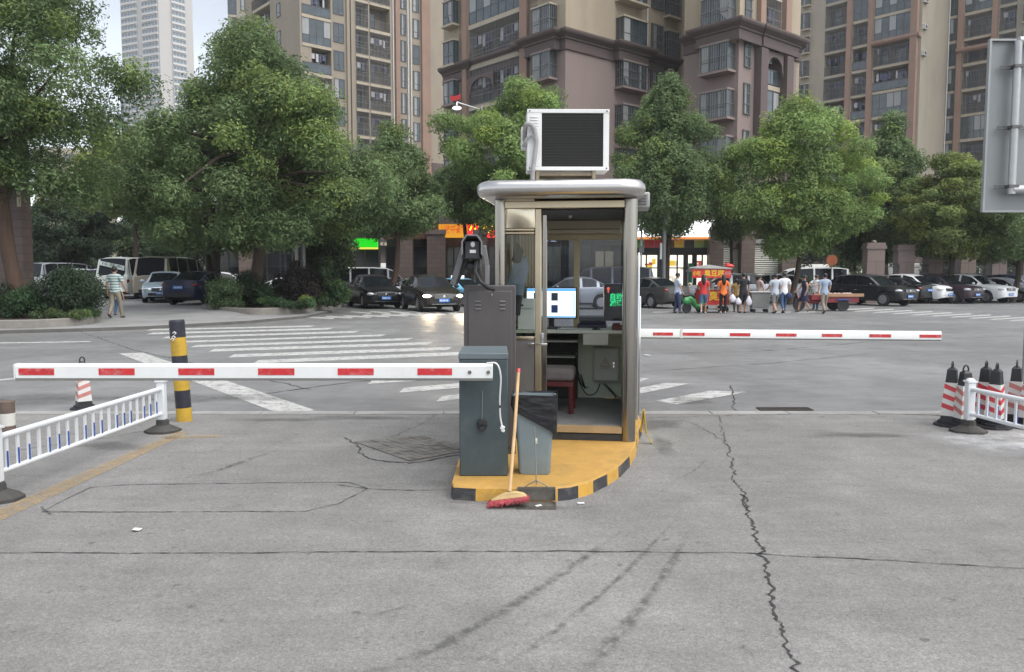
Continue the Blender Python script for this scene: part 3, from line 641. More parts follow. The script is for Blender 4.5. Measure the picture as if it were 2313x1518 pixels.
b = MB(); B2(b, (px0, Y0 + .04, zl + .003), (px1 - .004, Y0 + .095, zl + .028)); b.build('window_rail', steel_warm, bt_, bevel=.004)
# side walls: rails, glass, lower panels
wall_in = mat('booth_inner_wall', (.58, .63, .50), .6, 0, .1, 2, dirt=(.2, .21, .17), dscale=2, damt=.4)
for xs, nm in ((XL, -1), (XR, 1)):
    xa, xb = (XL + .035, XL + .06) if nm < 0 else (XR - .06, XR - .035)
    b = MB(); B2(b, (xa, Y0 + .13, .25), (xb, Y1 - .06, 1.10)); b.build('side_panel', wall_in, bt_)
    for za in (1.11, 2.19): b = MB(); B2(b, (xa - .005, Y0 + .13, za), (xb + .005, Y1 - .06, za + .05)); b.build('side_rail', steel_warm, bt_)
    b = MB(); ym = (Y0 + Y1) / 2; B2(b, (xa - .004, ym - .02, 1.163), (xb + .004, ym + .02, 2.187)); b.build('side_frame', steel_warm, bt_, bevel=.004)
    b = MB(); B2(b, (xa + .01, Y0 + .13, 1.162), (xa + .014, ym - .022, 2.188)); b.build('side_pane', gl, bt_); b = MB(); B2(b, (xa + .01, ym + .022, 1.162), (xa + .014, Y1 - .06, 2.188)); b.build('side_pane', gl, bt_)
# back wall
yb0 = Y1 - .02; zs = 1.02
zh0, zh1 = D(1300, 542, yb0).z, D(1300, 530, yb0).z; xm0, xm1 = D(1296, 600, yb0).x, D(1309, 600, yb0).x
b = MB(); B2(b, (XL + .06, yb0, .25), (XR - .06, yb0 + .03, zs)); b.build('back_panel', wall_in, bt_); b = MB(); B2(b, (XL + .06, yb0, zh1 + .002), (XR - .06, yb0 + .03, 2.198)); b.build('back_panel', wall_in, bt_)
b = MB(); B2(b, (XL + .06, yb0 - .01, zh0), (XR - .06, yb0 + .04, zh1)); B2(b, (xm0, yb0 - .012, zs + .042), (xm1, yb0 + .035, zh0 - .002)); B2(b, (XL + .06, yb0 - .01, zs + .002), (XR - .06, yb0 + .04, zs + .04)); b.build('back_window_frame', mat('frame_cream', (.40, .34, .22), .4, .5, .1, 4), bt_, bevel=.004)
gd = glassmat('tinted_glass', (.80, .83, .88), .86)
b = MB(); B2(b, (XL + .06, yb0 + .01, zs + .042), (xm0 - .002, yb0 + .014, zh0 - .002)); b.build('back_pane', gd, bt_); b = MB(); B2(b, (xm1 + .002, yb0 + .012, zs + .042), (XR - .06, yb0 + .016, zh0 - .002)); b.build('back_pane', gd, bt_)
b = MB(); xa, xb_ = D(1441, 600, Y0 + .1).x, 0; B2(b, (XR + .006, Y0 + .10, .30), (XR + .03, Y0 + .125, 1.85)); B2(b, (XR + .03, Y0 + .11, .34), (XR + .045, Y0 + .125, 1.45)); b.build('drain_pipe', chrome, bt_, bevel=.008)
# air conditioners
p0 = D(1237, 478, yb0 - .1); p1 = D(1404, 529, yb0 - .1)
t = thing('indoor_air_conditioner', 'beige wall air conditioner above the back window inside the booth', 'air conditioner', ((p0.x + p1.x) / 2, yb0 - .01, p1.z))
w_ = p1.x - p0.x; h_ = p0.z - p1.z; b = MB(); b.add([(-w_ / 2, 0, 0), (w_ / 2, 0, 0), (-w_ / 2, -.13, .01), (w_ / 2, -.13, .01), (-w_ / 2, -.17, .06), (w_ / 2, -.17, .06), (-w_ / 2, -.16, h_), (w_ / 2, -.16, h_), (-w_ / 2, 0, h_), (w_ / 2, 0, h_)], [(0, 1, 3, 2), (2, 3, 5, 4), (4, 5, 7, 6), (6, 7, 9, 8), (8, 9, 1, 0), (0, 2, 4, 6, 8), (9, 7, 5, 3, 1)])
b.build('case', mat('aged_cream', (.48, .42, .33), .45, 0, .08, 3), t, bevel=.012)
b = MB(); b.b2((-w_ / 2 + .02, -.176, .05), (w_ / 2 - .02, -.168, .056)); b.build('air_slot', tarline, t)
b = MB(); b.b2((w_ * .26, -.1725, h_ * .62), (w_ * .36, -.1655, h_ * .85)); b.build('energy_label', mat('label_white', (.5, .48, .4), .6, 0, .3, 60), t)
ac = D(1284, 378, 7.55); t = thing('rooftop_air_conditioner', 'white condenser unit with black coil grille standing on the booth roof', 'air conditioner', (D(1283, 378, 7.5).x, 7.5, 2.487), R(8.5))
ww, hh, dd, zb0 = .77, .56, .30, .135; wm = mat('condenser_white', (.68, .68, .67), .45, 0, .05, 3, dirt=(.42, .41, .38), dscale=4, damt=.4)
b = MB(); b.b2((-ww / 2, .012, zb0), (ww / 2, dd, zb0 + hh)); b.build('case', wm, t, bevel=.012)
b = MB(); fx0 = -ww / 2 + .137
for a_, c_ in (((-ww / 2, -.008, zb0 + hh - .032), (ww / 2, .0115, zb0 + hh + .004)), ((-ww / 2, -.008, zb0 + .0), (ww / 2, .0115, zb0 + .035)), ((-ww / 2 + .002, -.006, zb0 + .0355), (fx0, .0115, zb0 + hh - .0325)), ((ww / 2 - .057, -.006, zb0 + .0355), (ww / 2 - .002, .0115, zb0 + hh - .0325))): b.b2(a_, c_)
b.build('front_frame', wm, t, bevel=.004)
b = MB(); b.b2((fx0 + .002, .004, zb0 + .036), (ww / 2 - .057, .011, zb0 + hh - .033)); b.build('coil', mat('coil_black', (.022, .022, .02), .7, .3, .25, 30), t)
b = MB(); k = 0
for i in range(19): z = zb0 + .05 + i * .0262; b.b2((fx0 + .004, -.002, z), (ww / 2 - .059, .0035, z + .0045))
for i in range(30): x = fx0 + .012 + i * .0205; b.b2((x, .0, zb0 + .037), (x + .003, .0036, zb0 + hh - .034))
b.build('grille', mat('grille_dark', (.020, .020, .018), .6), t)
b = MB()
for i in range(6): b.box((-ww / 2 + .065, -.010, zb0 + hh - .07 - i * .026), (.075, .008, .010))
b.b2((-ww / 2 - .05, .10, zb0 + .22), (-ww / 2 - .002, .26, zb0 + .42)); b.build('side_cover', wm, t, bevel=.005)
b = MB(); b.tube(curve([(-ww / 2 - .02, .1, zb0 + .30), (-ww / 2 - .01, -.03, zb0 + .41), (-ww / 2 + .05, -.045, zb0 + .40), (-ww / 2 + .085, -.045, zb0 + .28), (-ww / 2 + .075, -.045, zb0 + .16), (-ww / 2 + .055, -.04, zb0 + .0), (-ww / 2 + .05, -.02, -.0)]), .022, 8); b.tube(curve([(-ww / 2 - .03, .15, zb0 + .25), (-ww / 2 - .025, .0, zb0 + .24), (-ww / 2 - .0, -.03, zb0 + .29), (-ww / 2 + .05, -.04, zb0 + .32), (-ww / 2 + .085, -.05, zb0 + .25)]), .014, 8); b.build('pipes', mat('pipe_wrap', (.30, .30, .295), .7, 0, .2, 20), t, smooth=60)
b = MB(); b.b2((-.30, .0, 0), (-.27, .28, zb0 - .001)); b.b2((.23, .0, 0), (.26, .28, zb0 - .001)); b.b2((-.27, .02, zb0 - .045), (.23, .05, zb0 - .01)); b.b2((-.27, .25, zb0 - .045), (.23, .28, zb0 - .01)); b.build('stand', mat('stand_rust', (.24, .20, .14), .7, .2, .3, 8), t)
for sx in (-1, 1):
    for z in (zb0 + .02, zb0 + hh - .015):
        b = MB(); b.cyl((sx * (ww / 2 - .025), -.012, z), (sx * (ww / 2 - .025), -.0085, z), .007, n=8); b.build('screw', black_pl, t)
b = MB(); t = thing('side_air_unit', 'small louvred grey unit hung under the right end of the booth roof', 'vent unit', (D(1447, 450, 7.75).x, 7.75, D(1447, 474, 7.75).z))
b.b2((-.06, -.2, 0), (.08, .2, .15)); b.build('case', mat('unit_grey', (.30, .30, .29), .5, .2), t, bevel=.015)
b = MB()
for k in range(4): b.b2((-.03, -.206, .03 + k * .026), (.05, -.199, .042 + k * .026))
b.build('louvres', mat('unit_dark', (.10, .10, .10), .5), t)
# ------------------------------------------------------------------ inside the booth
dz = D(1300, 746, 8.35).z
t = thing('desk', 'worn counter desk with a drawer across the back of the booth', 'desk', (OX, 8.35, .249))
wood = mat('desk_top', (.55, .56, .50), .5, 0, .1, 5); dark = mat('desk_dark_board', (.05, .046, .042), .7)  # pale desk top, and dark paint for the board behind the shelves
b = MB(); b.b2((XL + .065 - OX, 0, dz - .249 - .035), (XR - .065 - OX, .66, dz - .249)); b.build('desk_top', wood, t, bevel=.004)
dl = D(1317, 770, 8.33); dr_ = D(1374, 770, 8.33)
b = MB(); b.b2((dl.x - OX, -.012, dz - .249 - .155), (dr_.x - OX, .35, dz - .249 - .0355)); b.build('drawer', mat('drawer_grey', (.48, .48, .44), .5, 0, .08, 4), t, bevel=.004)
b = MB(); b.b2((XL + .066 - OX, .02, dz - .249 - .13), (dl.x - .06 - OX, .5, dz - .249 - .115)); b.b2((XL + .066 - OX, .05, dz - .249 - .30), (dl.x - .09 - OX, .5, dz - .249 - .285)); b.build('shelf', mat('shelf_grey', (.25, .25, .23), .5), t)
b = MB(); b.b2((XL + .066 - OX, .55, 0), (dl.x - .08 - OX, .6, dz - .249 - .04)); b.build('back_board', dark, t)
ml_, mr_ = D(1190, 652, 8.5), D(1300, 718, 8.5)
t = thing('monitor', 'lit computer monitor on the booth desk showing small dark windows', 'monitor', ((ml_.x + mr_.x) / 2, 8.5, dz + .003), R(-2))
mw, mh = mr_.x - ml_.x, ml_.z - mr_.z; zb0 = mr_.z - dz
b = MB(); b.b2((-mw / 2 - .012, .004, zb0 - .014), (mw / 2 + .012, .05, zb0 + mh + .012)); b.build('bezel', black_pl, t, bevel=.004)
def emi(name, c, s=1.0):
    m = bpy.data.materials.new(name); m.use_nodes = True; bs = m.node_tree.nodes['Principled BSDF']; bs.inputs['Base Color'].default_value = (0, 0, 0, 1); bs.inputs['Emission Color'].default_value = (*c, 1); bs.inputs['Emission Strength'].default_value = s * .42; bs.inputs['Roughness'].default_value = .3; return m
b = MB(); b.b2((-mw / 2, -.002, zb0), (mw / 2, .0035, zb0 + mh), 0); b.b2((-mw / 2, -.004, zb0 + mh * .9), (mw / 2, -.0021, zb0 + mh - .001), 1); b.b2((-mw / 2, -.004, zb0 + .001), (mw / 2, -.0021, zb0 + .016), 1)
for i in range(2):
    for j in range(2):
        x = -mw / 2 + .075 + i * .19; z = zb0 + .05 + j * .13; b.b2((x, -.004, z), (x + .072, -.0021, z + .085), 2 + (i + j) % 2)
b.b2((mw / 2 - .03, -.004, zb0 + .03), (mw / 2 - .006, -.0021, zb0 + mh * .86), 4)
b.build('screen', [emi('screen_white', (.85, .93, 1), 1.5), emi('screen_blue', (.12, .42, .85), 1.1), emi('screen_dark', (.02, .03, .05), 1), emi('screen_navy', (.015, .03, .10), 1), emi('screen_pale', (.5, .75, .95), 1.2)], t)
b = MB(); b.b2((-.03, .02, 0), (.03, .05, zb0)); b.b2((-.1, -.06, 0), (.1, .1, .012)); b.build('stand', black_pl, t, bevel=.004)
p = D(1265, 742, 8.45); t = thing('paper_sheets', 'loose white paper sheets on the booth desk', 'papers', (p.x, 8.46, dz + .001)); b = MB(); b.box((0, 0, .004), (.30, .12, .003), 0, .15); b.box((.06, -.03, .008), (.24, .1, .003), 0, -.2); b.build('sheets', white_pt, t)
p = D(1347, 738, 8.46); t = thing('computer_mouse', 'black computer mouse on the booth desk', 'mouse', (p.x, 8.46, dz + .001)); b = MB(); b.ball((0, 0, 0.0), (.045, .07, .038), 14, 8); b.build('shell', black_pl, t, smooth=60)
p = D(1235, 738, 8.42); t = thing('keyboard', 'dark keyboard in front of the monitor on the booth desk', 'keyboard', (p.x - .02, 8.42, dz + .001)); b = MB(); b.b2((-.12, -.03, 0), (.14, .05, .03)); b.build('case', black_pl, t, bevel=.01)
p = D(1395, 735, 8.5); t = thing('red_box', 'small dark red box at the right end of the booth desk', 'box', (p.x, 8.5, dz + .001)); b = MB(); b.b2((-.06, -.05, 0), (.06, .05, .05)); b.b2((-.05, -.04, .05), (.03, .04, .07)); b.build('case', mat('dark_red', (.12, .03, .025), .5), t, bevel=.008)
p = D(1340, 724, 8.9); t = thing('letter_tray', 'dark blue flat tray on the back sill of the booth desk', 'tray', (p.x - .02, 8.82, dz + .001)); b = MB(); b.b2((-.15, -.06, 0), (.17, .08, .035)); b.b2((-.13, .02, .035), (.15, .07, .05)); b.build('case', mat('navy_plastic', (.012, .014, .045), .4), t, bevel=.006)
p = D(1188, 757, 8.0); q = D(1200, 687, 8.0); t = thing('white_case', 'upright white case standing beside the monitor in the booth', 'computer case', (p.x - .02, 8.36, dz + .001)); b = MB(); b.b2((-.11, 0, 0), (.075, .3, .33)); b.build('case', mat('case_white', (.78, .78, .76), .5, 0, .06, 4), t, bevel=.008)
b = MB(); b.b2((-.07, -.004, .22), (.04, -.0005, .225)); b.b2((-.07, -.004, .25), (-.05, -.0005, .27)); b.build('front_slot', black_pl, t)
p = D(1369, 824, yb0 - .1); q0, q1 = D(1340, 785, yb0 - .1), D(1398, 862, yb0 - .1)
t = thing('electrical_box', 'grey steel electrical box with a warning triangle under the booth desk', 'electrical box', (p.x, yb0 - .002, q1.z)); ew, eh = q1.x - q0.x, q0.z - q1.z
eb = mat('box_grey', (.52, .53, .47), .5, 0, .06, 4); b = MB(); b.b2((-ew / 2, -.10, 0), (ew / 2, 0, eh)); b.build('case', eb, t, bevel=.006)
b = MB(); b.b2((-ew / 2 + .015, -.112, .015), (ew / 2 - .012, -.1015, eh - .015)); b.build('door', eb, t, bevel=.004)
b = MB(); b.cyl((.085, -.125, eh * .55), (.085, -.112, eh * .55), .012); b.b2((.078, -.122, eh * .42), (.092, -.1125, eh * .5)); b.build('lock', chrome, t, smooth=40)
b = MB(); wt = mat('warning_red', (.42, .20, .15), .6); tri = [(-.055, .17), (.055, .17), (0, .26)]
for i in range(3): p_, q_ = tri[i], tri[(i + 1) % 3]; b.bar((p_[0] - .01, -.1135, p_[1]), (q_[0] - .01, -.1135, q_[1]), .003, .006)
b.bar((-.012, -.1135, .235), (-.016, -.1135, .212), .003, .008); b.bar((-.016, -.1135, .212), (-.004, -.1135, .212), .003, .008); b.bar((-.004, -.1135, .212), (-.012, -.1135, .18), .003, .008)
b.build('warning_sign', wt, t)
text('caption', '有电危险', .026, wt, t, (-.01, -.1135, .148), ext=.0005)
t = thing('loose_cables', 'tangle of black cables hanging under the booth desk', 'cables'); b = MB()
cb = lambda pts: b.tube(curve([D(x, y, dd_) for x, y, dd_ in pts], 6), .006, 6)
cb([(1290, 770, 8.5), (1302, 820, 8.6), (1308, 860, 8.7), (1325, 890, 8.8), (1345, 888, 8.85), (1356, 866, 8.85)]); cb([(1292, 775, 8.5), (1300, 830, 8.6), (1315, 870, 8.7), (1328, 875, 8.75)]); cb([(1288, 770, 8.52), (1304, 835, 8.62), (1322, 878, 8.7), (1312, 845, 8.72)])
cb([(1362, 866, 8.85), (1380, 885, 8.85), (1398, 904, 8.85)]); cb([(1366, 866, 8.85), (1388, 890, 8.84), (1402, 900, 8.8)]); cb([(1372, 872, 8.86), (1390, 893, 8.86), (1384, 905, 8.86)])
b.build('wires', black_pl, t, smooth=60)
# chair
cxx = D(1255, 845, 8.05); t = thing('wooden_chair', 'chair with grey cushion and dark red wooden legs inside the booth', 'chair', (cxx.x, 8.05, .249))
red_w = mat('red_lacquer', (.10, .018, .022), .35, 0, .15, 6); zs_ = D(1255, 862, 7.85).z - .249
for sx in (-1, 1):
    for sy in (-1, 1):
        b = MB(); b.bar((sx * .17, sy * .17, 0), (sx * .165, sy * .165, zs_ - .001), .036, .04); b.build('leg', red_w, t, bevel=.004)
b = MB(); b.b2((-.2, -.2, zs_), (.2, .2, zs_ + .13)); o = b.build('cushion', mat('cushion_grey', (.16, .14, .14), .9, 0, .15, 6, .3, 40, dirt=(.06, .045, .045), dscale=4, damt=.6), t, bevel=.045, seg=4)
b = MB(); b.b2((-.19, -.19, zs_ - .05), (.19, -.165, zs_ - .003)); b.build('apron', red_w, t); b = MB(); b.b2((-.19, .165, zs_ - .05), (.19, .19, zs_ - .003)); b.build('apron', red_w, t)
# curtain and jacket, lamp
p = D(1192, 610, 8.6); t = thing('curtain', 'beige curtain gathered at the left window inside the booth', 'curtain', (D(1196, 610, 8.7).x, 8.72, dz + .16)); b = MB(); n = 26; vs = []
for i in range(n): x = -.13 + .26 * i / (n - 1); y = .018 * math.sin(i * 1.9); vs += [(x, y, 0), (x * .96, y, .92)]
b.add(vs, [(2 * i, 2 * i + 2, 2 * i + 3, 2 * i + 1) for i in range(n - 1)]); b.build('cloth', mat('curtain_beige', (.60, .48, .31), .8, 0, .1, 3), t, smooth=80)
p = D(1163, 560, 7.8); t = thing('hanging_jacket', 'blue grey jacket and dark bag hung inside the booth by the left window', 'jacket', (p.x + .02, 7.8, 1.30)); b = MB()
b.tube([(.07, 0, .53), (.045, 0, .44), (.0, 0, .28), (-.02, 0, .02), (-.02, 0, -.05)], [.03, .085, .085, .06, .05], 10); b.build('cloth', mat('denim_grey', (.20, .25, .31), .85, 0, .2, 8, .4, 20), t, smooth=60)
b = MB(); b.tube([(.0, -.02, .66), (.03, -.02, .58), (.0, -.02, .50), (.05, -.02, .44)], [.012, .045, .055, .05], 7); b.build('bag', mat('brown_bag', (.03, .02, .017), .7), t, smooth=60)
b = MB(); b.tube([(.01, -.02, .15), (-.02, -.02, -.05)], [.05, .055], 8); b.build('lining', black_pl, t)
p = D(1287, 482, 8.0); t = thing('light_bulb', 'unlit energy saving bulb hanging from the booth ceiling', 'bulb', (p.x, 8.0, p.z)); b = MB(); b.tube([(0, 0, .05), (0, 0, .03), (.005, 0, -.01), (.005, 0, -.05)], [.012, .03, .03, .012], 10); b.build('glass', mat('bulb_white', (.45, .46, .45), .2), t, smooth=60)
b = MB(); b.tube([(0, 0, .05), (-.02, 0, .12), (-.02, .02, 2.24 - p.z)], .012, 6); b.build('holder', mat('holder_grey', (.25, .24, .22), .6), t, smooth=60)
D = D_world
for o in bpy.data.objects:
    if o.name not in before_booth and o.parent is None:
        o.location = BM @ (Vector(o.location) - BP) + BP; o.rotation_euler.z += BROT
# ------------------------------------------------------------------ far side: LED board, second gate
ld = D(1404, 690, 9.3); t = thing('message_board', 'black board with green lit characters on a post behind the booth', 'message board', (ld.x, 9.3, .11))
l0, l1 = D(1366, 641, 9.3), D(1444, 725, 9.3); lw = l1.x - l0.x; b = MB(); b.b2((-lw / 2, 0, l1.z - .11), (lw / 2, .09, l0.z - .11)); b.build('case', mat('board_black', (.012, .013, .012), .35), t, bevel=.006)
b = MB(); b.b2((lw / 2 - .16, .012, 0), (lw / 2 - .004, .08, l1.z - .113)); b.build('post', mat('board_grey', (.10, .10, .105), .5), t)
green = emi('led_green', (.03, 1, .30), 1.5); redl = emi('led_red', (1, .12, .08), 1.6)
z1 = D(1400, 671, 9.3).z - .11; z2 = D(1400, 685.5, 9.3).z - .11
text('first_line', '自动识别', .082, green, t, (.012, -.003, z1), ext=.001, w=.285, bold=.002); text('second_line', '减速慢行', .082, green, t, (.012, -.003, z2), ext=.001, w=.30, bold=.002)
p = D(1374, 652, 9.3); b = MB(); b.ball((p.x - ld.x, -.002, p.z - .11), (.018, .006, .018), 10, 6); b.ball((p.x - ld.x, -.004, p.z - .14), (.009, .004, .02), 8, 6); b.build('signal_light', redl, t)
p = D(1178, 672, 9.5); t = thing('red_message_board', 'small board with red lit characters beyond the booth window', 'message board', (p.x, 9.5, .11)); zz = p.z - .11
b = MB(); b.b2((-.13, 0, zz - .12), (.13, .06, zz + .12)); b.build('case', mat('board_black', (.012, .013, .012), .35), t); b = MB(); b.b2((-.05, .01, 0), (.05, .05, zz - .122)); b.build('post', mat('board_grey', (.1, .1, .105), .5), t)
text('first_line', '1日', .10, redl, t, (0, -.002, zz + .055), ext=.001); text('second_line', '减速', .08, redl, t, (0, -.002, zz - .05), ext=.001)
# far boom
yf = 9.2; p0, p1 = D(1400, 752, yf), D(2124, 758, yf); t = thing('barrier_boom', 'far white boom with red reflective bands crossing the right lane', 'barrier boom')
b = MB(); prof = [(-.03, -.048), (.03, -.048), (.03, .035), (.02, .05), (-.02, .05), (-.03, .035)]
b.add([(p0.x, yf + a_, p0.z + c_) for a_, c_ in prof] + [(p1.x, yf + a_, p1.z + c_) for a_, c_ in prof], [(i, (i + 1) % 6, 6 + (i + 1) % 6, 6 + i) for i in range(6)] + [(5, 4, 3, 2, 1, 0), (6, 7, 8, 9, 10, 11)]); b.build('arm', white_pt, t, bevel=.004)
b = MB(); b.bar((p0.x, yf, p0.z - .055), (p1.x, yf, p1.z - .055), .05, .014); b.build('rubber_lip', mat('grey_rubber', (.16, .16, .15), .7), t)
for x0, x1 in ((1474, 1519), (1537, 1590), (1647, 1693), (1751, 1797), (1854, 1900), (1961, 2010), (2074, 2123)):
    u0, u1 = (x0 - 1400) / 724, (x1 - 1400) / 724; a_, c_ = p0.lerp(p1, u0), p0.lerp(p1, u1); b = MB(); b.bar((a_.x, yf - .031, a_.z - .006), (c_.x, yf - .031, c_.z - .006), .004, .036); b.build('red_band', red_tape, t)
a_ = p0.lerp(p1, (1538 - 1400) / 724); b = MB(); b.b2((a_.x - .014, yf - .036, a_.z - .053), (a_.x + .014, yf + .034, a_.z + .053)); b.build('joint', mat('cap_white', (.62, .62, .6), .5), t)
t = thing('gate_housing', 'dark barrier housing half hidden behind the booth carrying the far boom', 'barrier gate', (.95, 9.42, .11)); b = MB(); b.b2((-.17, .05, 0), (.17, .35, 1.0)); b.b2((-.19, .03, 1.001), (.19, .37, 1.04)); b.build('housing', teal, t, bevel=.008)
# yellow brace
p = G(1446, 970); t = thing('yellow_brace', 'small bent yellow steel strap against the booth post', 'strap', (p.x - .06, 7.66, 0)); b = MB(); b.bar((-.03, 0, .34), (.0, 0, .10), .05, .008); b.bar((.0, 0, .10), (.06, 0, .005), .045, .008); b.bar((-.028, .01, .34), (-.05, .03, .12), .03, .008); b.build('strap', mat('bright_yellow', (.55, .36, .04), .5), t)

# ================================================================== bollards, railings, cones
p = G(417, 951); t = thing('striped_bollard', 'leaning bollard banded black and yellow behind the near boom', 'bollard', (p.x, p.y, 0)); t.rotation_euler = (0, R(-2.7), 0)
b = MB(); pb = mat('bollard_yellow', (.50, .31, .03), .55, 0, .12, 5, dirt=(.2, .13, .04), dscale=6, damt=.6); pk = mat('bollard_black', (.02, .02, .032), .5, 0, .2, 5, dirt=(.1, .1, .1), dscale=9, damt=.3)
zz = [0, .155, .355, .56, .745, .95, 1.125]; r_ = .084
for i in range(6): b.lathe([(r_, zz[i]), (r_, zz[i + 1])], (0, 0, 0), 24, 0 if i % 2 == 0 else 1)
b.lathe([(r_, 1.125), (r_ * .93, 1.145), (.01, 1.147)], (0, 0, 0), 24, 1)
b.build('pipe', [pb, pk], t, smooth=40)
b = MB()
for za, o_ in ((1.0, .012), (.955, .0), (.93, -.016)): b.tube([(-.03 + o_, -r_ - .001, za), (-.01 + o_, -r_ - .003, za + .018), (.008 + o_, -r_ - .003, za), (-.01 + o_, -r_ - .003, za - .012)], .006, 6)
b.build('chalk_scrawl', white_pt, t)
p = G(18, 980); t = thing('short_bollard', 'short rusty bollard with a white band behind the left railing', 'bollard', (p.x, p.y, 0)); b = MB(); rs = mat('bollard_rust', (.12, .085, .07), .75, 0, .3, 6); wh = mat('bollard_white', (.55, .54, .50), .6, 0, .1, 5)
b.lathe([(.075, 0), (.075, .09)], (0, 0, 0), 20, 0); b.lathe([(.075, .09), (.075, .22)], (0, 0, 0), 20, 1); b.lathe([(.075, .22), (.075, .34), (.07, .345)], (0, 0, 0), 20, 0); b.build('pipe', [rs, wh], t, smooth=40)
p = G(-22, 1000); 
galv = mat('railing_white', (.70, .72, .74), .35, .15, .05, 3); blue = mat('rail_blue', (.03, .08, .32), .5, 0, .15, 8)
foot = mat('cast_foot', (.05, .047, .043), .8, 0, .25, 6, .3, 30)
def railing(name, label, pts):
    """posts stand at pts (x, y); a rail pair and balusters between each two"""
    t = thing(name, label, 'railing', (pts[0][0], pts[0][1], 0)); o0 = Vector((pts[0][0], pts[0][1], 0))
    for q in pts:
        v = Vector((q[0], q[1], 0)) - o0
        b = MB(); n = 8; hx = [(1.0, 1.0), (1.0, .22), (.62, .13), (.42, .12), (.40, .07)]
        oc = lambda s, z: [(v.x + s * .185 * math.cos(R(22.5 + 45 * i)), v.y + s * .165 * math.sin(R(22.5 + 45 * i)), z) for i in range(8)]
        rg = [oc(1, 0), oc(1, .028), oc(.45, .075), oc(.36, .08), oc(.34, .13)]
        b.add(sum(rg, []), [(i * 8 + j, i * 8 + (j + 1) % 8, (i + 1) * 8 + (j + 1) % 8, (i + 1) * 8 + j) for i in range(4) for j in range(8)] + [tuple(range(8))[::-1], tuple(32 + j for j in range(8))]); b.build('foot', foot, t)
        b = MB(); b.b2((v.x - .04, v.y - .04, .131), (v.x + .04, v.y + .04, .53)); po = b.build('post', galv, t, bevel=.012, seg=3)
        b = MB(); b.b2((v.x - .05, v.y - .05, .531), (v.x + .05, v.y + .05, .548)); b.ball((v.x, v.y, .548), (.046, .046, .028), 14, 8); b.build('cap', galv, po, smooth=50)
    for a_, c_ in zip(pts[:-1], pts[1:]):
        A, C = Vector((a_[0], a_[1], 0)) - o0, Vector((c_[0], c_[1], 0)) - o0; d_ = (C - A).normalized(); ln = (C - A).length
        A2, C2 = A + d_ * .03, C - d_ * .03
        for z, r_ in ((.46, .024), (.20, .02)):
            b = MB(); b.tube([A2 + Vector((0, 0, z)), C2 + Vector((0, 0, z))], r_, 12); b.build('rail', galv, t, smooth=40)
        n = max(2, int(ln / .125)); sd = Vector((-d_.y, d_.x, 0))
        for i in range(1, n):
            q = A.lerp(C, i / n); b = MB(); b.bar(q + Vector((0, 0, .215)), q + Vector((0, 0, .442)), .03, .014); bo = b.build('baluster', galv, t)
            if i % 4: b = MB(); b.bar(q + sd * .0075 + d_ * .008 + Vector((0, 0, .22)), q + sd * .0075 + d_ * .008 + Vector((0, 0, .34)), .010, .018); b.build('reflector', blue, bo)
    return t
pl = G(368, 976); pl2 = G(3, 1130)
ll = railing('road_railing', 'low white railing with blue strips along the left lane', [(pl.x, pl.y), (pl2.x - .03, pl2.y), (pl2.x - .12, pl2.y - 2.6)])
pr = G(2187, 977); ll2 = railing('road_railing', 'low white railing with blue strips beside the cones on the right', [(pr.x, pr.y), (pr.x + .28, pr.y - 2.3), (pr.x + .5, pr.y - 4.6)])
cone_w = mat('cone_white', (.60, .59, .57), .45, 0, .08, 6, dirt=(.3, .28, .26), dscale=6, damt=.5); cone_r = mat('cone_red', (.50, .045, .055), .45, 0, .15, 6); cone_f = mat('cone_faded', (.46, .18, .16), .6, 0, .2, 6)
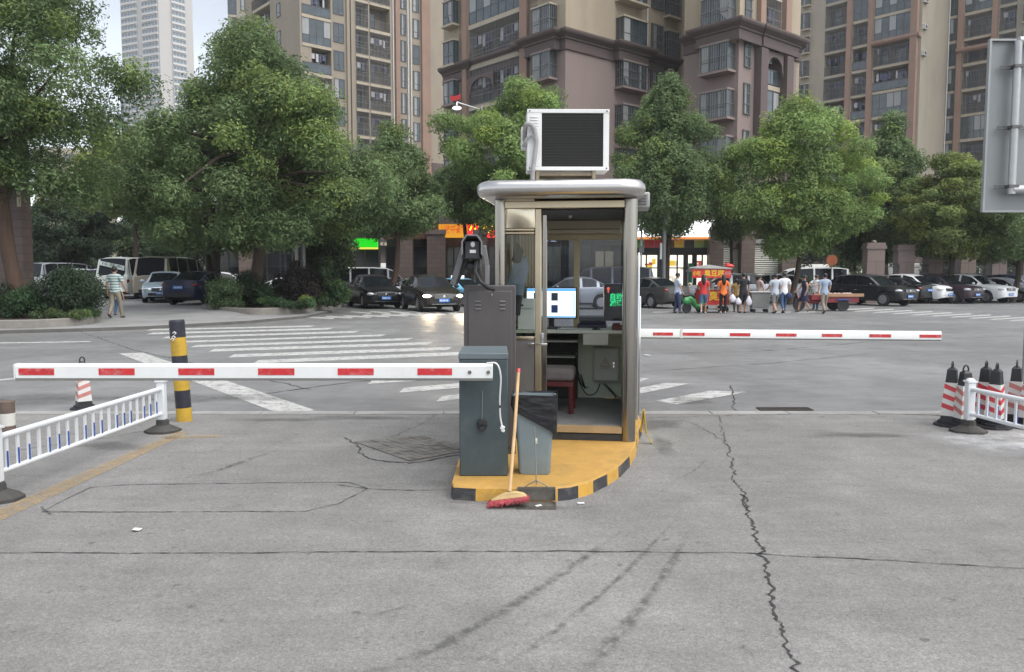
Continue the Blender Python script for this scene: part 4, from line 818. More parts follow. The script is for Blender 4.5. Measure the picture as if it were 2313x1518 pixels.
def cone(x, y, label, rz=0, faded=False, s=1.0):
    p = G(x, y); t = thing('traffic_cone', label, 'traffic cone', (p.x, p.y, 0), rz, 'square traffic cones beside the railings')
    b = MB(); b.prism([(.17 * math.cos(R(22.5 + 45 * i)), .17 * math.sin(R(22.5 + 45 * i))) for i in range(8)], 0, .03); b.prism([(.13 * math.cos(R(22.5 + 45 * i)), .13 * math.sin(R(22.5 + 45 * i))) for i in range(8)], .03, .06); b.build('base', mat('cone_base', (.028, .028, .034), .75, 0, .2, 6), t, bevel=.006)
    b = MB(); sq = lambda w, z: [(-w, -w, z), (w, -w, z), (w, w, z), (-w, w, z)]
    wz = lambda z: .092 - .05 * (z / .66)
    b.add(sq(wz(.06), .06) + sq(wz(.12), .12), [(i, (i + 1) % 4, 4 + (i + 1) % 4, 4 + i) for i in range(4)], 0)
    b.build('skirt', black_pl, t); b = MB()
    b.add(sq(wz(.48), .48) + sq(wz(.62), .62) + sq(.022, .645), [(i, (i + 1) % 4, 4 + (i + 1) % 4, 4 + i) for i in range(4)] + [(4 + i, 4 + (i + 1) % 4, 8 + (i + 1) % 4, 8 + i) for i in range(4)] + [(8, 9, 10, 11)], 0)
    b.build('top', black_pl, t, bevel=.006)
    b = MB(); b.add(sq(wz(.12) + .002, .12) + sq(wz(.48) + .002, .48), [(i, (i + 1) % 4, 4 + (i + 1) % 4, 4 + i) for i in range(4)], 0); b.build('sleeve', cone_w, t)
    b = MB()
    for k in range(3):
        z0 = .16 + k * .105
        for sgn in range(4):
            Mz = Matrix.Rotation(math.pi / 2 * sgn, 3, 'Z'); dn = .05 if sgn % 2 == 0 else -.05
            a0 = [(-1, z0 + (.05 if dn < 0 else .0)), (1, z0 + (.0 if dn < 0 else .05)), (1, z0 + (.05 if dn < 0 else .1)), (-1, z0 + (.1 if dn < 0 else .05))]
            b.add([Mz @ Vector((u * (wz(z) + .0025), -(wz(z) + .0035), z)) for u, z in a0], [(0, 1, 2, 3)])
    b.build('red_chevrons', cone_f if faded else cone_r, t)
    b = MB(); b.tube([(-.026, 0, .63), (-.03, 0, .665), (-.018, 0, .695), (0, 0, .705), (.018, 0, .695), (.03, 0, .665), (.026, 0, .63)], .009, 8); b.build('handle', black_pl, t, smooth=60)
    t.scale = (s, s, s); return t
cone(190, 925, 'lone faded cone behind the boom and the left railing', .7, True, .92)
cone(2146, 962, 'leftmost bright cone of the cluster with its handle end on', .9)
cone(2176, 968, 'grimy pale cone touching the white railing post', .05, True, .97)
cone(2222, 960, 'bright red cone left in the pair seen past the railing post', .75)
cone(2246, 968, 'bright red cone right in the pair behind the railing', .72)
cone(2291, 958, 'faded cone with handle end on near the right edge', .95, True)
cone(2325, 968, 'dirty cone cut off at the right edge', .5, True)
# traffic sign seen from behind
p = G(2330, 960); t = thing('road_sign', 'back of a large grey metal road sign on pipe brackets', 'road sign', (p.x, 9.0, 0)); X0 = D(2235, 300, 9.0).x - p.x
z0, z1 = D(2240, 478, 9.0).z, D(2240, 84, 9.0).z; alu = mat('sign_back', (.23, .245, .25), .5, .3, .06, 1.5)
b = MB(); b.b2((X0, .1, z0), (X0 + 2.6, .11, z1)); b.build('panel', alu, t)
b = MB(); b.b2((X0 - .002, .06, z0 - .002), (X0 + .02, .0995, z1 + .002)); b.b2((X0 + .0205, .06, z1 - .02), (X0 + 2.6, .0995, z1 + .002)); b.b2((X0 + .0205, .06, z0 - .002), (X0 + 2.6, .0995, z0 + .02)); b.build('panel_edge', mat('sign_edge', (.30, .31, .31), .5, .3), t)
xp = D(2291, 300, 9.0).x - p.x; za, zb_ = D(2291, 428, 9).z, D(2291, 92, 9).z
b = MB(); b.tube([(xp, .0, za - .05), (xp, .0, zb_)], .042, 12); b.tube([(xp, 0, za), (xp + 2.0, 0, za)], .05, 12); b.tube([(xp, 0, zb_), (xp + 2.0, 0, zb_)], .045, 12); b.build('pipe_frame', mat('sign_pipe', (.42, .43, .43), .4, .5), t, smooth=40)
b = MB()
for y in (147, 284, 418): z = D(2280, y, 9).z; b.b2((xp - .16, .045, z - .008), (xp + .3, .058, z + .002)); b.b2((xp - .16, .045, z - .035), (xp + .3, .058, z - .026)); b.b2((xp - .055, -.05, z - .03), (xp + .055, .04, z + .0))
b.build('bracket', mat('sign_bracket', (.12, .12, .12), .5, .5), t)
b = MB(); b.tube([(xp + 2.0, .03, 0), (xp + 2.0, .03, zb_ + .2)], .11, 16); b.tube([(.13, .05, 0), (.13, .05, z0 - .01)], .012, 8); b.build('pole', mat('sign_pole', (.22, .22, .22), .5, .4), t, smooth=40)
# ================================================================== buildings
AX = Vector((-.656, .755, 0)); BX = Vector((.755, .656, 0))          # the two street directions of the blocks
def scol(P, u, x):
    """distance along the line P + s u at which it passes picture column x"""
    k = (x - W0 / 2) / FPX; return (k * P.y - P.x) / (u.x - k * u.y)
beige = mat('render_beige', (.345, .288, .212), .85, 0, .07, .5, .15, 12, dirt=(.19, .16, .13), dscale=.35, damt=.45, stretch=(1, 1, .35))
beige2 = mat('render_beige_dull', (.335, .295, .235), .85, 0, .07, .5, .15, 12, dirt=(.19, .17, .14), dscale=.3, damt=.45, stretch=(1, 1, .35))
pink = mat('render_pink', (.228, .178, .162), .85, 0, .07, .5, .15, 12, dirt=(.17, .12, .115), dscale=.35, damt=.45, stretch=(1, 1, .35))
rust = mat('render_rust', (.275, .182, .138), .85, 0, .08, .6, dirt=(.18, .11, .085), dscale=.4, damt=.4)
brown = mat('cornice_brown', (.105, .078, .073), .8, 0, .1, .8)
beige3 = mat('render_beige_shadowed', (.285, .245, .19), .85, 0, .08, .5, .15, 12, dirt=(.19, .165, .135), dscale=.35, damt=.45, stretch=(1, 1, .35))  # darker beige for the middle block, its shadowed look put into the colour
shade = mat('recess_wall_shaded', (.18, .155, .13), .85, 0, .12, 1)  # recess back walls darker than the facade, shade put into the colour
slabm = mat('slab_edge', (.40, .345, .26), .8, 0, .1, 1, dirt=(.17, .15, .12), dscale=1, damt=.5)
wglass = mat('window_glass', (.045, .060, .066), .08, 0, .5, .8, spec=.8)
wframe = mat('window_frame_dark', (.075, .078, .078), .5, 0, .1, 4)
wcurt = mat('curtain_pale', (.30, .31, .31), .8, 0, .25, 2, stretch=(3, 1, .3))
bars_m = mat('grille_steel', (.24, .24, .235), .45, .5, .1, 4)
laundry_a = mat('laundry_pale', (.45, .45, .47), .8, 0, .3, 3); laundry_b = mat('laundry_dark', (.08, .09, .14), .8, 0, .5, 3)
acw = mat('ac_white', (.50, .49, .46), .5, 0, .1, 3)
tilew = None
def tilemat(name, col, mortar, sx=.6, sz=.3):
    m = bpy.data.materials.new(name); m.use_nodes = True; t = m.node_tree; N = t.nodes; Lk = t.links.new; b = N['Principled BSDF']; b.inputs['Roughness'].default_value = .55
    tc = N.new('ShaderNodeTexCoord'); sep = N.new('ShaderNodeSeparateXYZ'); ad = N.new('ShaderNodeMath'); cb = N.new('ShaderNodeCombineXYZ'); br = N.new('ShaderNodeTexBrick')
    Lk(tc.outputs['Object'], sep.inputs[0]); Lk(sep.outputs[0], ad.inputs[0]); Lk(sep.outputs[1], ad.inputs[1]); Lk(ad.outputs[0], cb.inputs[0]); Lk(sep.outputs[2], cb.inputs[1]); Lk(cb.outputs[0], br.inputs['Vector'])
    br.inputs['Scale'].default_value = 1; br.inputs['Brick Width'].default_value = sx; br.inputs['Row Height'].default_value = sz; br.inputs['Mortar Size'].default_value = .012
    br.inputs['Color1'].default_value = (*col, 1); br.inputs['Color2'].default_value = (*[c * .8 for c in col], 1); br.inputs['Mortar'].default_value = (*mortar, 1); Lk(br.outputs['Color'], b.inputs['Base Color']); return m
tile_br = tilemat('brown_tile', (.17, .125, .108), (.09, .07, .06))

MC = {}
def cached(key, fn):
    if key not in MC: MC[key] = fn()
    return MC[key]
def m_window(w, h, v=0, dep=.07):
    def f():
        b = MB(); t = .055
        b.b2((0, -dep, 0), (t, .0, h), 1); b.b2((w - t, -dep, 0), (w, 0, h), 1); b.b2((t, -dep, 0), (w - t, 0, t), 1); b.b2((t, -dep, h - t), (w - t, 0, h), 1)
        n = max(1, round(w / .75))
        for i in range(1, n): x = w * i / n; b.b2((x - .022, -dep + .008, t), (x + .022, 0, h - t), 1)
        zz = h * .32; 
        for i in range(n): b.b2((max(t, w * i / n + .022), -dep + .01, zz - .02), (min(w - t, w * (i + 1) / n - .022), 0, zz + .02), 1)
        b.quad((t, -.03, t), (w - t, -.03, t), (w - t, -.03, h - t), (t, -.03, h - t), 0)
        rn = random.Random(v * 31 + int(w * 10))
        if v: # curtains hung inside some panes
            x0 = t + rn.random() * w * .3; x1 = min(w - t, x0 + w * rn.uniform(.2, .45)); b.quad((x0, -.034, t), (x1, -.034, t), (x1, -.034, h - t), (x0, -.034, h - t), 2)
        return b.mesh('window', [wglass, wframe, wcurt])
    return cached(('win', round(w, 2), round(h, 2), v, dep), f)
def m_bars(w, h, d, sp=.17, rails=3, r=.011):
    """steel security grille round a box of width w, height h, depth d"""
    def f():
        b = MB(); n = max(2, int(w / sp))
        for i in range(n + 1): x = w * i / n; b.b2((x - r, -d - r, 0), (x + r, -d + r, h))
        k = max(1, int(d / sp))
        for sx in (0, w):
            for i in range(1, k): y = -d * i / k; b.b2((sx - r, y - r, 0), (sx + r, y + r, h))
        for i in range(rails + 1):
            z = h * i / rails; b.b2((-r * 2, -d - r * 1.5, z - r), (w + r * 2, -d + r * 1.5, z + r))
            if d > .1:
                for sx in (0, w): b.b2((sx - r * 1.5, -d, z - r), (sx + r * 1.5, 0, z + r))
        return b.mesh('security_grille', [bars_m])
    return cached(('bars', round(w, 2), round(h, 2), round(d, 2), sp, rails), f)
def m_bay(w, h, d, v=0):
    def f():
        b = MB(); t = .06; n = max(2, round(w / .8)); mid = round(h * .36, 2)
        for i in range(n + 1): x = t / 2 + (w - t) * i / n; b.b2((x - t / 2, -d, 0), (x + t / 2, -d + t, h), 1)
        for sx in (0, w - .05):
            b.b2((sx, -d / 2 - .03, 0), (sx + .05, -d / 2 + .03, h), 1)
            b.b2((sx, -.06, 0), (sx + .05, 0, h), 1)
        for z in (0, mid, h - t):
            b.b2((.012, -d + .006, z + .004), (w - .012, -d + .05, z + t - .004), 1)
        b.quad((.02, -d + .03, 0), (w - .02, -d + .03, 0), (w - .02, -d + .03, h), (.02, -d + .03, h), 0)
        b.quad((.02, 0, 0), (.02, -d + .03, 0), (.02, -d + .03, h), (.02, 0, h), 0); b.quad((w - .02, -d + .03, 0), (w - .02, 0, 0), (w - .02, 0, h), (w - .02, -d + .03, h), 0)
        rn = random.Random(v * 7 + 3)
        for i in range(n):
            if rn.random() < .55: x0 = (w - t) * i / n + t; x1 = x0 + (w / n - t) * rn.uniform(.3, .95); b.quad((x0, -d + .025, mid if rn.random() < .5 else t), (x1, -d + .025, mid if rn.random() < .1 else t), (x1, -d + .025, h - t), (x0, -d + .025, h - t), 2)
        return b.mesh('bay_window', [wglass, wframe, wcurt])
    return cached(('bay', round(w, 2), round(h, 2), round(d, 2), v), f)
def m_slabs(w, h, d):
    """the two projecting slabs under and over a bay window"""
    def f(): return MB().b2((-.12, -d - .12, -.16), (w + .12, 0, -.004)).mesh('sill', [slabm])
    return cached(('slab', round(w, 2), round(h, 2), round(d, 2)), f)
def m_slabs_pink(w, h, d):
    def f(): return MB().b2((-.12, -d - .12, -.16), (w + .12, 0, -.004)).mesh('sill', [pink])
    return cached(('slabp', round(w, 2), round(h, 2), round(d, 2)), f)
def m_balc(w, fh, dep, v, wall):
    """balcony: beam and floor slab, glazed back wall in shadow, side line of washing"""
    def f():
        b = MB(); rn = random.Random(v + 11)
        b.b2((.003, -.06, -.16), (w - .003, dep - .004, .16), 0)
        # back wall doors
        x = .25
        while x < w - .9:
            ww = rn.uniform(.9, 1.5); ww = min(ww, w - .2 - x); b.quad((x, dep - .02, .2), (x + ww, dep - .02, .2), (x + ww, dep - .02, 2.35), (x, dep - .02, 2.35), 2)
            b.b2((x - .04, dep - .05, .16), (x, dep - .003, 2.4), 3); b.b2((x + ww, dep - .05, .16), (x + ww + .04, dep - .003, 2.4), 3); b.b2((x, dep - .05, 2.352), (x + ww, dep - .003, 2.42), 3)
            x += ww + rn.uniform(.4, .9)
        if rn.random() < .75:
            b.b2((.2, .28, 2.32), (w - .2, .30, 2.34), 3); x = .3
            while x < w - .5:
                cw = rn.uniform(.25, .55)
                if rn.random() < .62: b.b2((x, .27, 2.3 - rn.uniform(.45, .95)), (x + cw * .8, .31, 2.3), 4 + (rn.random() < .5))
                x += cw + .06
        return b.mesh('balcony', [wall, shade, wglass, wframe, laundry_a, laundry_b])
    return cached(('balc', round(w, 2), round(fh, 2), v, wall.name), f)
def m_rail(w, v=0):
    def f():
        b = MB(); 
        b.b2((.01, -.03, 1.17), (w - .01, .02, 1.23), 0)
        n = max(2, int(w / (.14 if v == 0 else .9)))
        for i in range(n + 1): x = .02 + (w - .04) * i / n; b.b2((x - .012, -.015, .162), (x + .012, .009, 1.169), 0)
        b.b2((.01, -.02, .24), (w - .01, .012, .27), 0)
        if v: b.quad((.03, .0, .28), (w - .03, .0, .28), (w - .03, .0, 1.165), (.03, .0, 1.165), 1)
        return b.mesh('railing', [wframe, wglass])
    return cached(('rail', round(w, 2), v), f)
def m_glazed(w, h, v=0):
    """balcony closed in with glass from slab to slab"""
    def f():
        b = MB(); n = max(2, round(w / .85))
        for i in range(n + 1): x = .025 + (w - .05) * i / n; b.b2((x - .025, -.03, .162), (x + .025, .02, h), 1)
        for z in (.19, 1.1, h - .03): b.b2((.005, -.022, z - .024), (w - .005, .012, z + .024), 1)
        b.quad((.01, 0, .165), (w - .01, 0, .165), (w - .01, 0, h), (.01, 0, h), 0)
        rn = random.Random(v)
        for i in range(n):
            if rn.random() < .5: x0 = (w - .05) * i / n + .06; b.quad((x0, -.004, 1.13), (x0 + w / n - .09, -.004, 1.13), (x0 + w / n - .09, -.004, h - .06), (x0, -.004, h - .06), 2)
        return b.mesh('glazing', [wglass, wframe, wcurt])
    return cached(('glz', round(w, 2), round(h, 2), v), f)
def m_louv(w, h):
    def f():
        b = MB(); n = int(h / .11)
        b.b2((0, .03, 0), (w, .06, h), 1)
        for i in range(n): z = (i + .5) * h / n; b.box((w / 2, -.01, z), (w - .01, .085, .022), 0, 0, .6)
        b.b2((-.03, -.06, 0), (-.001, .05, h), 0); b.b2((w + .001, -.06, 0), (w + .03, .05, h), 0)
        return b.mesh('louvre_panel', [mat('louvre_beige', (.27, .245, .2), .7), wframe])
    return cached(('louv', round(w, 2), round(h, 2)), f)
def m_acbox():
    def f():
        b = MB(); b.b2((0, -.32, 0), (.8, -.02, .56), 0); b.lathe([(.22, -.335), (.22, -.321)], (.33, 0, .28), 18, 1, 'y'); b.b2((.66, -.326, .08), (.76, -.3205, .48), 1); b.b2((.08, -.34, -.06), (.12, 0, -.004), 1); b.b2((.68, -.34, -.06), (.72, 0, -.004), 1)
        return b.mesh('air_conditioner', [acw, mat('ac_fan', (.06, .06, .06), .6)])
    return cached(('ac',), f)

def facade(root, P, u, Ln, cols, zb, zt, fh, f0, ztop_vis, low=None, zlow=0, zmin=0, cor_h=False, th=1.3, up=beige, dn=pink, phase=0, seed=0):
    """one face of a block: solid bays as wall boxes, open bays as real recesses with balconies.
    cols: (s0, s1, kind); f0: height of the floor that the grid of storeys starts from"""
    rz = math.atan2(u.y, u.x); rn = random.Random(seed)
    O = (P.x, P.y, 0)
    used = sorted([c for c in cols], key=lambda c: c[0]); solid = []; x = 0
    rec = [c for c in used if c[2] in ('balcony', 'glazed', 'grilled', 'mixed')]
    for c in rec:
        if c[0] - x > .02: solid.append((x, c[0]))
        x = c[1]
    if Ln - x > .02: solid.append((x, Ln))
    b = MB()
    for s0, s1 in solid:
        if zlow > zmin: b.b2((s0 + .004, 0, zmin), (s1 - .004, th, zlow), 1)
        b.b2((s0 + .004, 0, max(zlow, zmin) + .001), (s1 - .004, th, zt), 0)
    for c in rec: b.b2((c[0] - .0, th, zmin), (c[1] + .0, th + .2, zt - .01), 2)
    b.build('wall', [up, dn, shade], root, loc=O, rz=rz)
    for c in used:
        s0, s1, kd = c[:3]; op = c[3] if len(c) > 3 else {}; w = s1 - s0
        if kd == 'pilaster':
            b = MB(); b.b2((s0, -op.get('d', .25), zmin), (s1, -.004, zt + .3), 0); b.build('pilaster', [op.get('m', rust)], root, loc=O, rz=rz); continue
        if kd == 'pipe':
            b = MB(); b.tube([((s0 + s1) / 2, -.1, zmin), ((s0 + s1) / 2, -.1, zt)], .065, 8); b.build('drain_pipe', mat('pipe_white', (.6, .6, .58), .5), root, loc=O, rz=rz, smooth=50); continue
        k = 0; z = f0 + op.get('dz', 0)
        while z - fh > zmin - 1: z -= fh
        while z < ztop_vis:
            z += 0
            if z >= zmin - .3 and not (op.get('zmin', -99) > z or z > op.get('zmax', 999)):
                v = rn.randrange(4)
                skip = any(z < q1 and z + 2.4 > q0 for q0, q1 in (low or []))
                L_ = P + u * s0
                lc = (L_.x, L_.y, z)
                if kd == 'window':
                    if not skip:
                        o = put('window', m_window(w, op.get('h', 1.6), v), root, (lc[0], lc[1], z + op.get('sill', .9)), rz)
                        if op.get('bars'): put('security_grille', m_bars(w, op.get('h', 1.6), .14), o)
                elif kd == 'bay':
                    if not skip:
                        h = op.get('h', 1.75 if cor_h else 2.0); d = op.get('d', .75)
                        o = put('bay_window', m_bay(w, h, d, v), root, (lc[0], lc[1], z + op.get('sill', .6)), rz)
                        put('sill', (m_slabs_pink if z < zlow - 1 else m_slabs)(w, h, d), o)
                        put('head_slab', cached(('head', round(w, 2), round(h, 2), round(d, 2), z < zlow - 1), lambda: MB().b2((-.06, -d - .06, h + .004), (w + .06, 0, h + .12)).mesh('head_slab', [pink if z < zlow - 1 else slabm])), o)
                        if op.get('bars', rn.random() < .75): 
                            g = put('security_grille', m_bars(w + .06, h, d + .05, rails=rn.choice((2, 3))), o); g.location.x = -.03
                elif kd == 'louvre': put('louvre_panel', m_louv(w, fh - .14), root, (lc[0], lc[1], z + .07), rz)
                elif kd == 'ac':
                    if rn.random() < op.get('p', .5): put('air_conditioner', m_acbox(), root, (lc[0], lc[1], z + .5), rz)
                else:
                    o = put('balcony', m_balc(w, fh, th, v, op.get('slab', slabm)), root, lc, rz)
                    kind = kd if kd != 'mixed' else rn.choice(('balcony', 'glazed', 'grilled', 'grilled'))
                    if kind == 'balcony': put('railing', m_rail(w, v % 2), o)
                    elif kind == 'glazed': put('glazing', m_glazed(w, fh - .17, v), o)
                    else:
                        put('railing', m_rail(w, 0), o); g = put('security_grille', m_bars(w - .02, fh - .36, .08, rails=4), o); g.location = (.01, 0, .18)
            z += fh; k += 1
    return rz
def band(root, pts, z0, z1, prof, m, name='cornice'):
    """moulded string course round a run of wall corners; prof: (out, height fraction)"""
    b = MB(); n = len(pts); P = [Vector((p[0], p[1], 0)) for p in pts]; nrm = []
    for i in range(n):
        ds = []
        if i > 0: d = (P[i] - P[i - 1]).normalized(); ds.append(Vector((d.y, -d.x, 0)))
        if i < n - 1: d = (P[i + 1] - P[i]).normalized(); ds.append(Vector((d.y, -d.x, 0)))
        if len(ds) == 2: s = (ds[0] + ds[1]); s = s / max(.5, s.dot(ds[0])); nrm.append(s)
        else: nrm.append(ds[0])
    k = len(prof)
    for i in range(n):
        for o_, f in prof: q = P[i] + nrm[i] * o_; b.v.append((q.x, q.y, z0 + (z1 - z0) * f))
    for i in range(n - 1):
        for j in range(k - 1): b.f.append([i * k + j, (i + 1) * k + j, (i + 1) * k + j + 1, i * k + j + 1]); b.m.append(0)
    b.f.append([j for j in range(k)][::-1]); b.m.append(0); b.f.append([(n - 1) * k + j for j in range(k)]); b.m.append(0)
    return b.build(name, m, root)
CPROF = [(.003, 0), (.12, .0), (.14, .06), (.10, .08), (.10, .52), (.2, .56), (.22, .64), (.42, .74), (.55, .80), (.62, .90), (.62, 1.0), (.003, 1.0)]

# ---------------------------------------------------------------- A: the near block behind the booth
OA = Vector((3.6, 55, 0)); PT = lambda s, t: OA + BX * s + AX * t
t = thing('apartment_building', 'nearest beige and pink apartment block with brown cornice right behind the booth', 'apartment building')
ZT, FH, F0, ZL = 34.0, 3.05, 14.42, 16.9; vis = 24.0; cor = None
pA = PT(0, 13.85); fl = lambda x: scol(pA, -AX, x)
lenA = 13.85
facade(t, pA, -AX, lenA, [(fl(1018), fl(1040), 'bay', dict(d=.6, bars=False)), (fl(1041), fl(1049), 'louvre'), (fl(1050), fl(1059), 'pilaster', dict(m=rust, d=.2)), (fl(1062), fl(1178), 'mixed'), (fl(1179), fl(1195), 'pilaster', dict(m=rust, d=.3)), (fl(1197), fl(1211), 'louvre'), (fl(1216), fl(1255), 'bay', dict(d=.7, bars=True))], 0, ZT, FH, F0, vis, cor, ZL, 3.5, True, seed=3)
fr = lambda x: scol(OA, BX, x)
facade(t, OA, BX, 12.1, [(fr(1385), fr(1437), 'bay', dict(d=.75)), (fr(1449), fr(1455), 'pipe'), (fr(1462), fr(1488), 'window', dict(h=1.9, bars=True)), (fr(1492), fr(1516), 'bay', dict(h=1.9, d=.4, bars=True))], 0, ZT, FH, F0, vis, cor, ZL, 3.5, True, seed=4)
pB = PT(7.4, -4.2); fb = lambda x: scol(pB, -AX, x)
facade(t, pB, -AX, 4.4, [(fb(1588), fb(1648), 'bay', dict(d=.8, bars=True))], 0, ZT, FH, F0, vis, cor, ZL, 3.5, True, seed=5)
pC = PT(7.4, -8.6); fc = lambda x: scol(pC, BX, x)
facade(t, pC, BX, 7.6, [(fc(1668), fc(1682), 'window', dict(h=2.0, bars=True)), (fc(1694), fc(1705), 'pilaster', dict(m=rust, d=.35)), (fc(1707), fc(1748), 'mixed'), (fc(1750), fc(1762), 'pilaster', dict(m=rust, d=.35))], 0, ZT, FH, F0, vis, cor, ZL, 3.5, True, seed=6)
# return walls that close the steps of the plan
for a_, c_ in ((PT(12.1, -.004), PT(12.1, -4.2)), (PT(15.004, -8.6), PT(15.004, 6)), (PT(6, 13.85), PT(.01, 13.854))):
    b = MB(); d = (c_ - a_); b.b2((0, 0, 3.5), (d.length, .4, ZT)); b.build('wall', beige, t, loc=(a_.x, a_.y, 0), rz=math.atan2(d.y, d.x))
nA, nB = Vector((-AX.y, AX.x, 0)) * 1, Vector((BX.y, -BX.x, 0)); nA = Vector((-.755, -.656, 0)); TT = lambda x: 13.85 - fl(x)
def stp(pt, n, d): return pt + n * d
sA0, sA1, sB0, sB1 = TT(1200), TT(1262), fr(1380), fr(1442)
band(t, [PT(0, 13.85), PT(0, TT(1062)), stp(PT(0, TT(1062)), nA, -.25), stp(PT(0, TT(1178)), nA, -.25), PT(0, TT(1178)), PT(0, sA0), stp(PT(0, sA0), nA, .5), stp(PT(0, sA1), nA, .5), PT(0, sA1), PT(0, 0), PT(sB0, 0), stp(PT(sB0, 0), nB, .55), stp(PT(sB1, 0), nB, .55), PT(sB1, 0), PT(12.1, 0)], 16.78, 18.03, CPROF, brown)
sC0, sC1 = scol(pB, -AX, 1578), fc(1692)
band(t, [pB, pB - AX * (sC0 - .02), stp(pB - AX * (sC0 - .02), nA, .6), pC + nA * .6 + nB * .35, stp(pC + BX * sC1, nB, .35), pC + BX * (sC1 + .0), pC + BX * (sC1 + .25), stp(pC + BX * (sC1 + .25), nB, .45), stp(pC + BX * fc(1772), nB, .45), pC + BX * fc(1772), PT(15, -8.6)], 16.78, 18.03, CPROF, brown)
# orange cloth drying on a grille
# brown piers with arched heads below the cornice on the right wing
for x in (1699, 1756):
    q = pC + BX * fc(x); b = MB(); b.b2((-.42, -.55, 3.5), (.42, -.002, 16.7)); b.build('pier', brown, t, loc=(q.x, q.y, 0), rz=math.atan2(BX.y, BX.x))
q0, q1 = fc(1702) + .44, fc(1753) - .42
b = MB(); n = 10
for i in range(n):
    f = lambda u: 15.1 + 1.3 * math.sqrt(max(0, 1 - (2 * u - 1) ** 2)) ** .8
    xa, xb = q0 + (q1 - q0) * i / n, q0 + (q1 - q0) * (i + 1) / n; b.add([(xa, -.35, f(i / n)), (xb, -.35, f((i + 1) / n)), (xb, -.35, 16.74), (xa, -.35, 16.74), (xa, -.1, f(i / n)), (xb, -.1, f((i + 1) / n)), (xb, -.1, 16.74), (xa, -.1, 16.74)], [(0, 1, 2, 3), (7, 6, 5, 4), (0, 4, 5, 1)])
b.build('arch', brown, t, loc=(pC.x, pC.y, 0), rz=math.atan2(BX.y, BX.x))
for i, (s, w_) in enumerate(((fl(1062), 4.2),)):
    q0, q1 = fl(1066), fl(1120); b = MB(); n = 12
    for k in range(n):
        f = lambda u: 15.2 + 1.3 * math.sqrt(max(0, 1 - (2 * u - 1) ** 2)) ** .7
        xa, xb = q0 + (q1 - q0) * k / n, q0 + (q1 - q0) * (k + 1) / n; b.add([(xa, -.2, f(k / n)), (xb, -.2, f((k + 1) / n)), (xb, -.2, 16.74), (xa, -.2, 16.74), (xa, -.05, f(k / n)), (xb, -.05, f((k + 1) / n))], [(0, 1, 2, 3), (0, 4, 5, 1)])
    b.build('arch', brown, t, loc=(pA.x, pA.y, 0), rz=math.atan2(-AX.y, -AX.x))
p = D(1029, 219, 62.6); tt = thing('red_cloth', 'red cloth hung out below a balcony near the street lamp', 'cloth', (p.x, p.y, p.z)); b = MB(); vs = []
for i in range(9): x = -.42 + .105 * i; vs += [(x, -x * .7, .35 * math.cos(x * 3.2) * -.5 + .25), (x, -x * .7 - .06, -.32 + .2 * abs(x))]
b.add(vs, [(2 * i, 2 * i + 2, 2 * i + 3, 2 * i + 1) for i in range(8)]); b.build('cloth', mat('cloth_red', (.50, .03, .03), .7, 0, .2, 5), tt, smooth=60)

# ---------------------------------------------------------------- C: the block on the right, farther back
t = thing('apartment_building', 'tall beige apartment block with rust pilasters at the right behind the row of trees', 'apartment building')
cC = Vector(((2058 - W0 / 2) / FPX * 95, 95, 0)); ln = 17.5; pc0 = cC + AX * ln; f1 = lambda x: scol(pc0, -AX, x)
facade(t, pc0, -AX, ln, [(f1(1785), f1(1794), 'window', dict(h=2, bars=True)), (f1(1799), f1(1812), 'bay', dict(d=.5)), (f1(1846), f1(1894), 'mixed', dict(slab=beige2)), (f1(1895), f1(1905), 'pilaster', dict(d=.35)), (f1(1907), f1(1940), 'mixed'), (f1(1942), f1(1952), 'pilaster', dict(d=.35)), (f1(1954), f1(2035), 'mixed'), (f1(2037), f1(2052), 'pilaster', dict(d=.6))], 0, 48, 3.0, 14.6, 40, None, 12.5, 3, False, up=beige2, dn=brown, seed=11)
f2 = lambda x: scol(cC, BX, x)
facade(t, cC, BX, 8.6, [(f2(2059), f2(2066), 'ac', dict(p=.5)), (f2(2114), f2(2119), 'pipe')], 0, 48, 3.0, 14.6, 40, None, 12.5, 3, False, up=beige2, dn=brown, seed=12)
pD = cC + BX * 7.9 + AX * .0; ln2 = 17.0; f3 = lambda x: scol(pD, -AX, x)
facade(t, pD, -AX, ln2, [(f3(2120), f3(2136), 'glazed'), (f3(2139), f3(2150), 'pilaster', dict(d=.35)), (f3(2152), f3(2212), 'mixed'), (f3(2214), f3(2226), 'pilaster', dict(d=.35)), (f3(2229), f3(2266), 'mixed', dict(slab=beige2)), (f3(2284), f3(2310), 'bay', dict(d=.6)), (f3(2345), f3(2400), 'mixed')], 0, 48, 3.0, 14.9, 40, None, 14.2, 3, False, up=beige2, dn=brown, seed=13)
band(t, [pD + AX * 0, pD - AX * ln2], 13.3, 14.3, CPROF, brown)
band(t, [pc0 - AX * f1(1954), cC], 29.2, 29.7, [(.003, 0), (.5, 0), (.7, .4), (.7, 1), (.003, 1)], rust, 'string_course')
band(t, [pD - AX * f3(2139), pD - AX * f3(2226)], 28.4, 28.9, [(.003, 0), (.5, 0), (.7, .4), (.7, 1), (.003, 1)], rust, 'string_course')

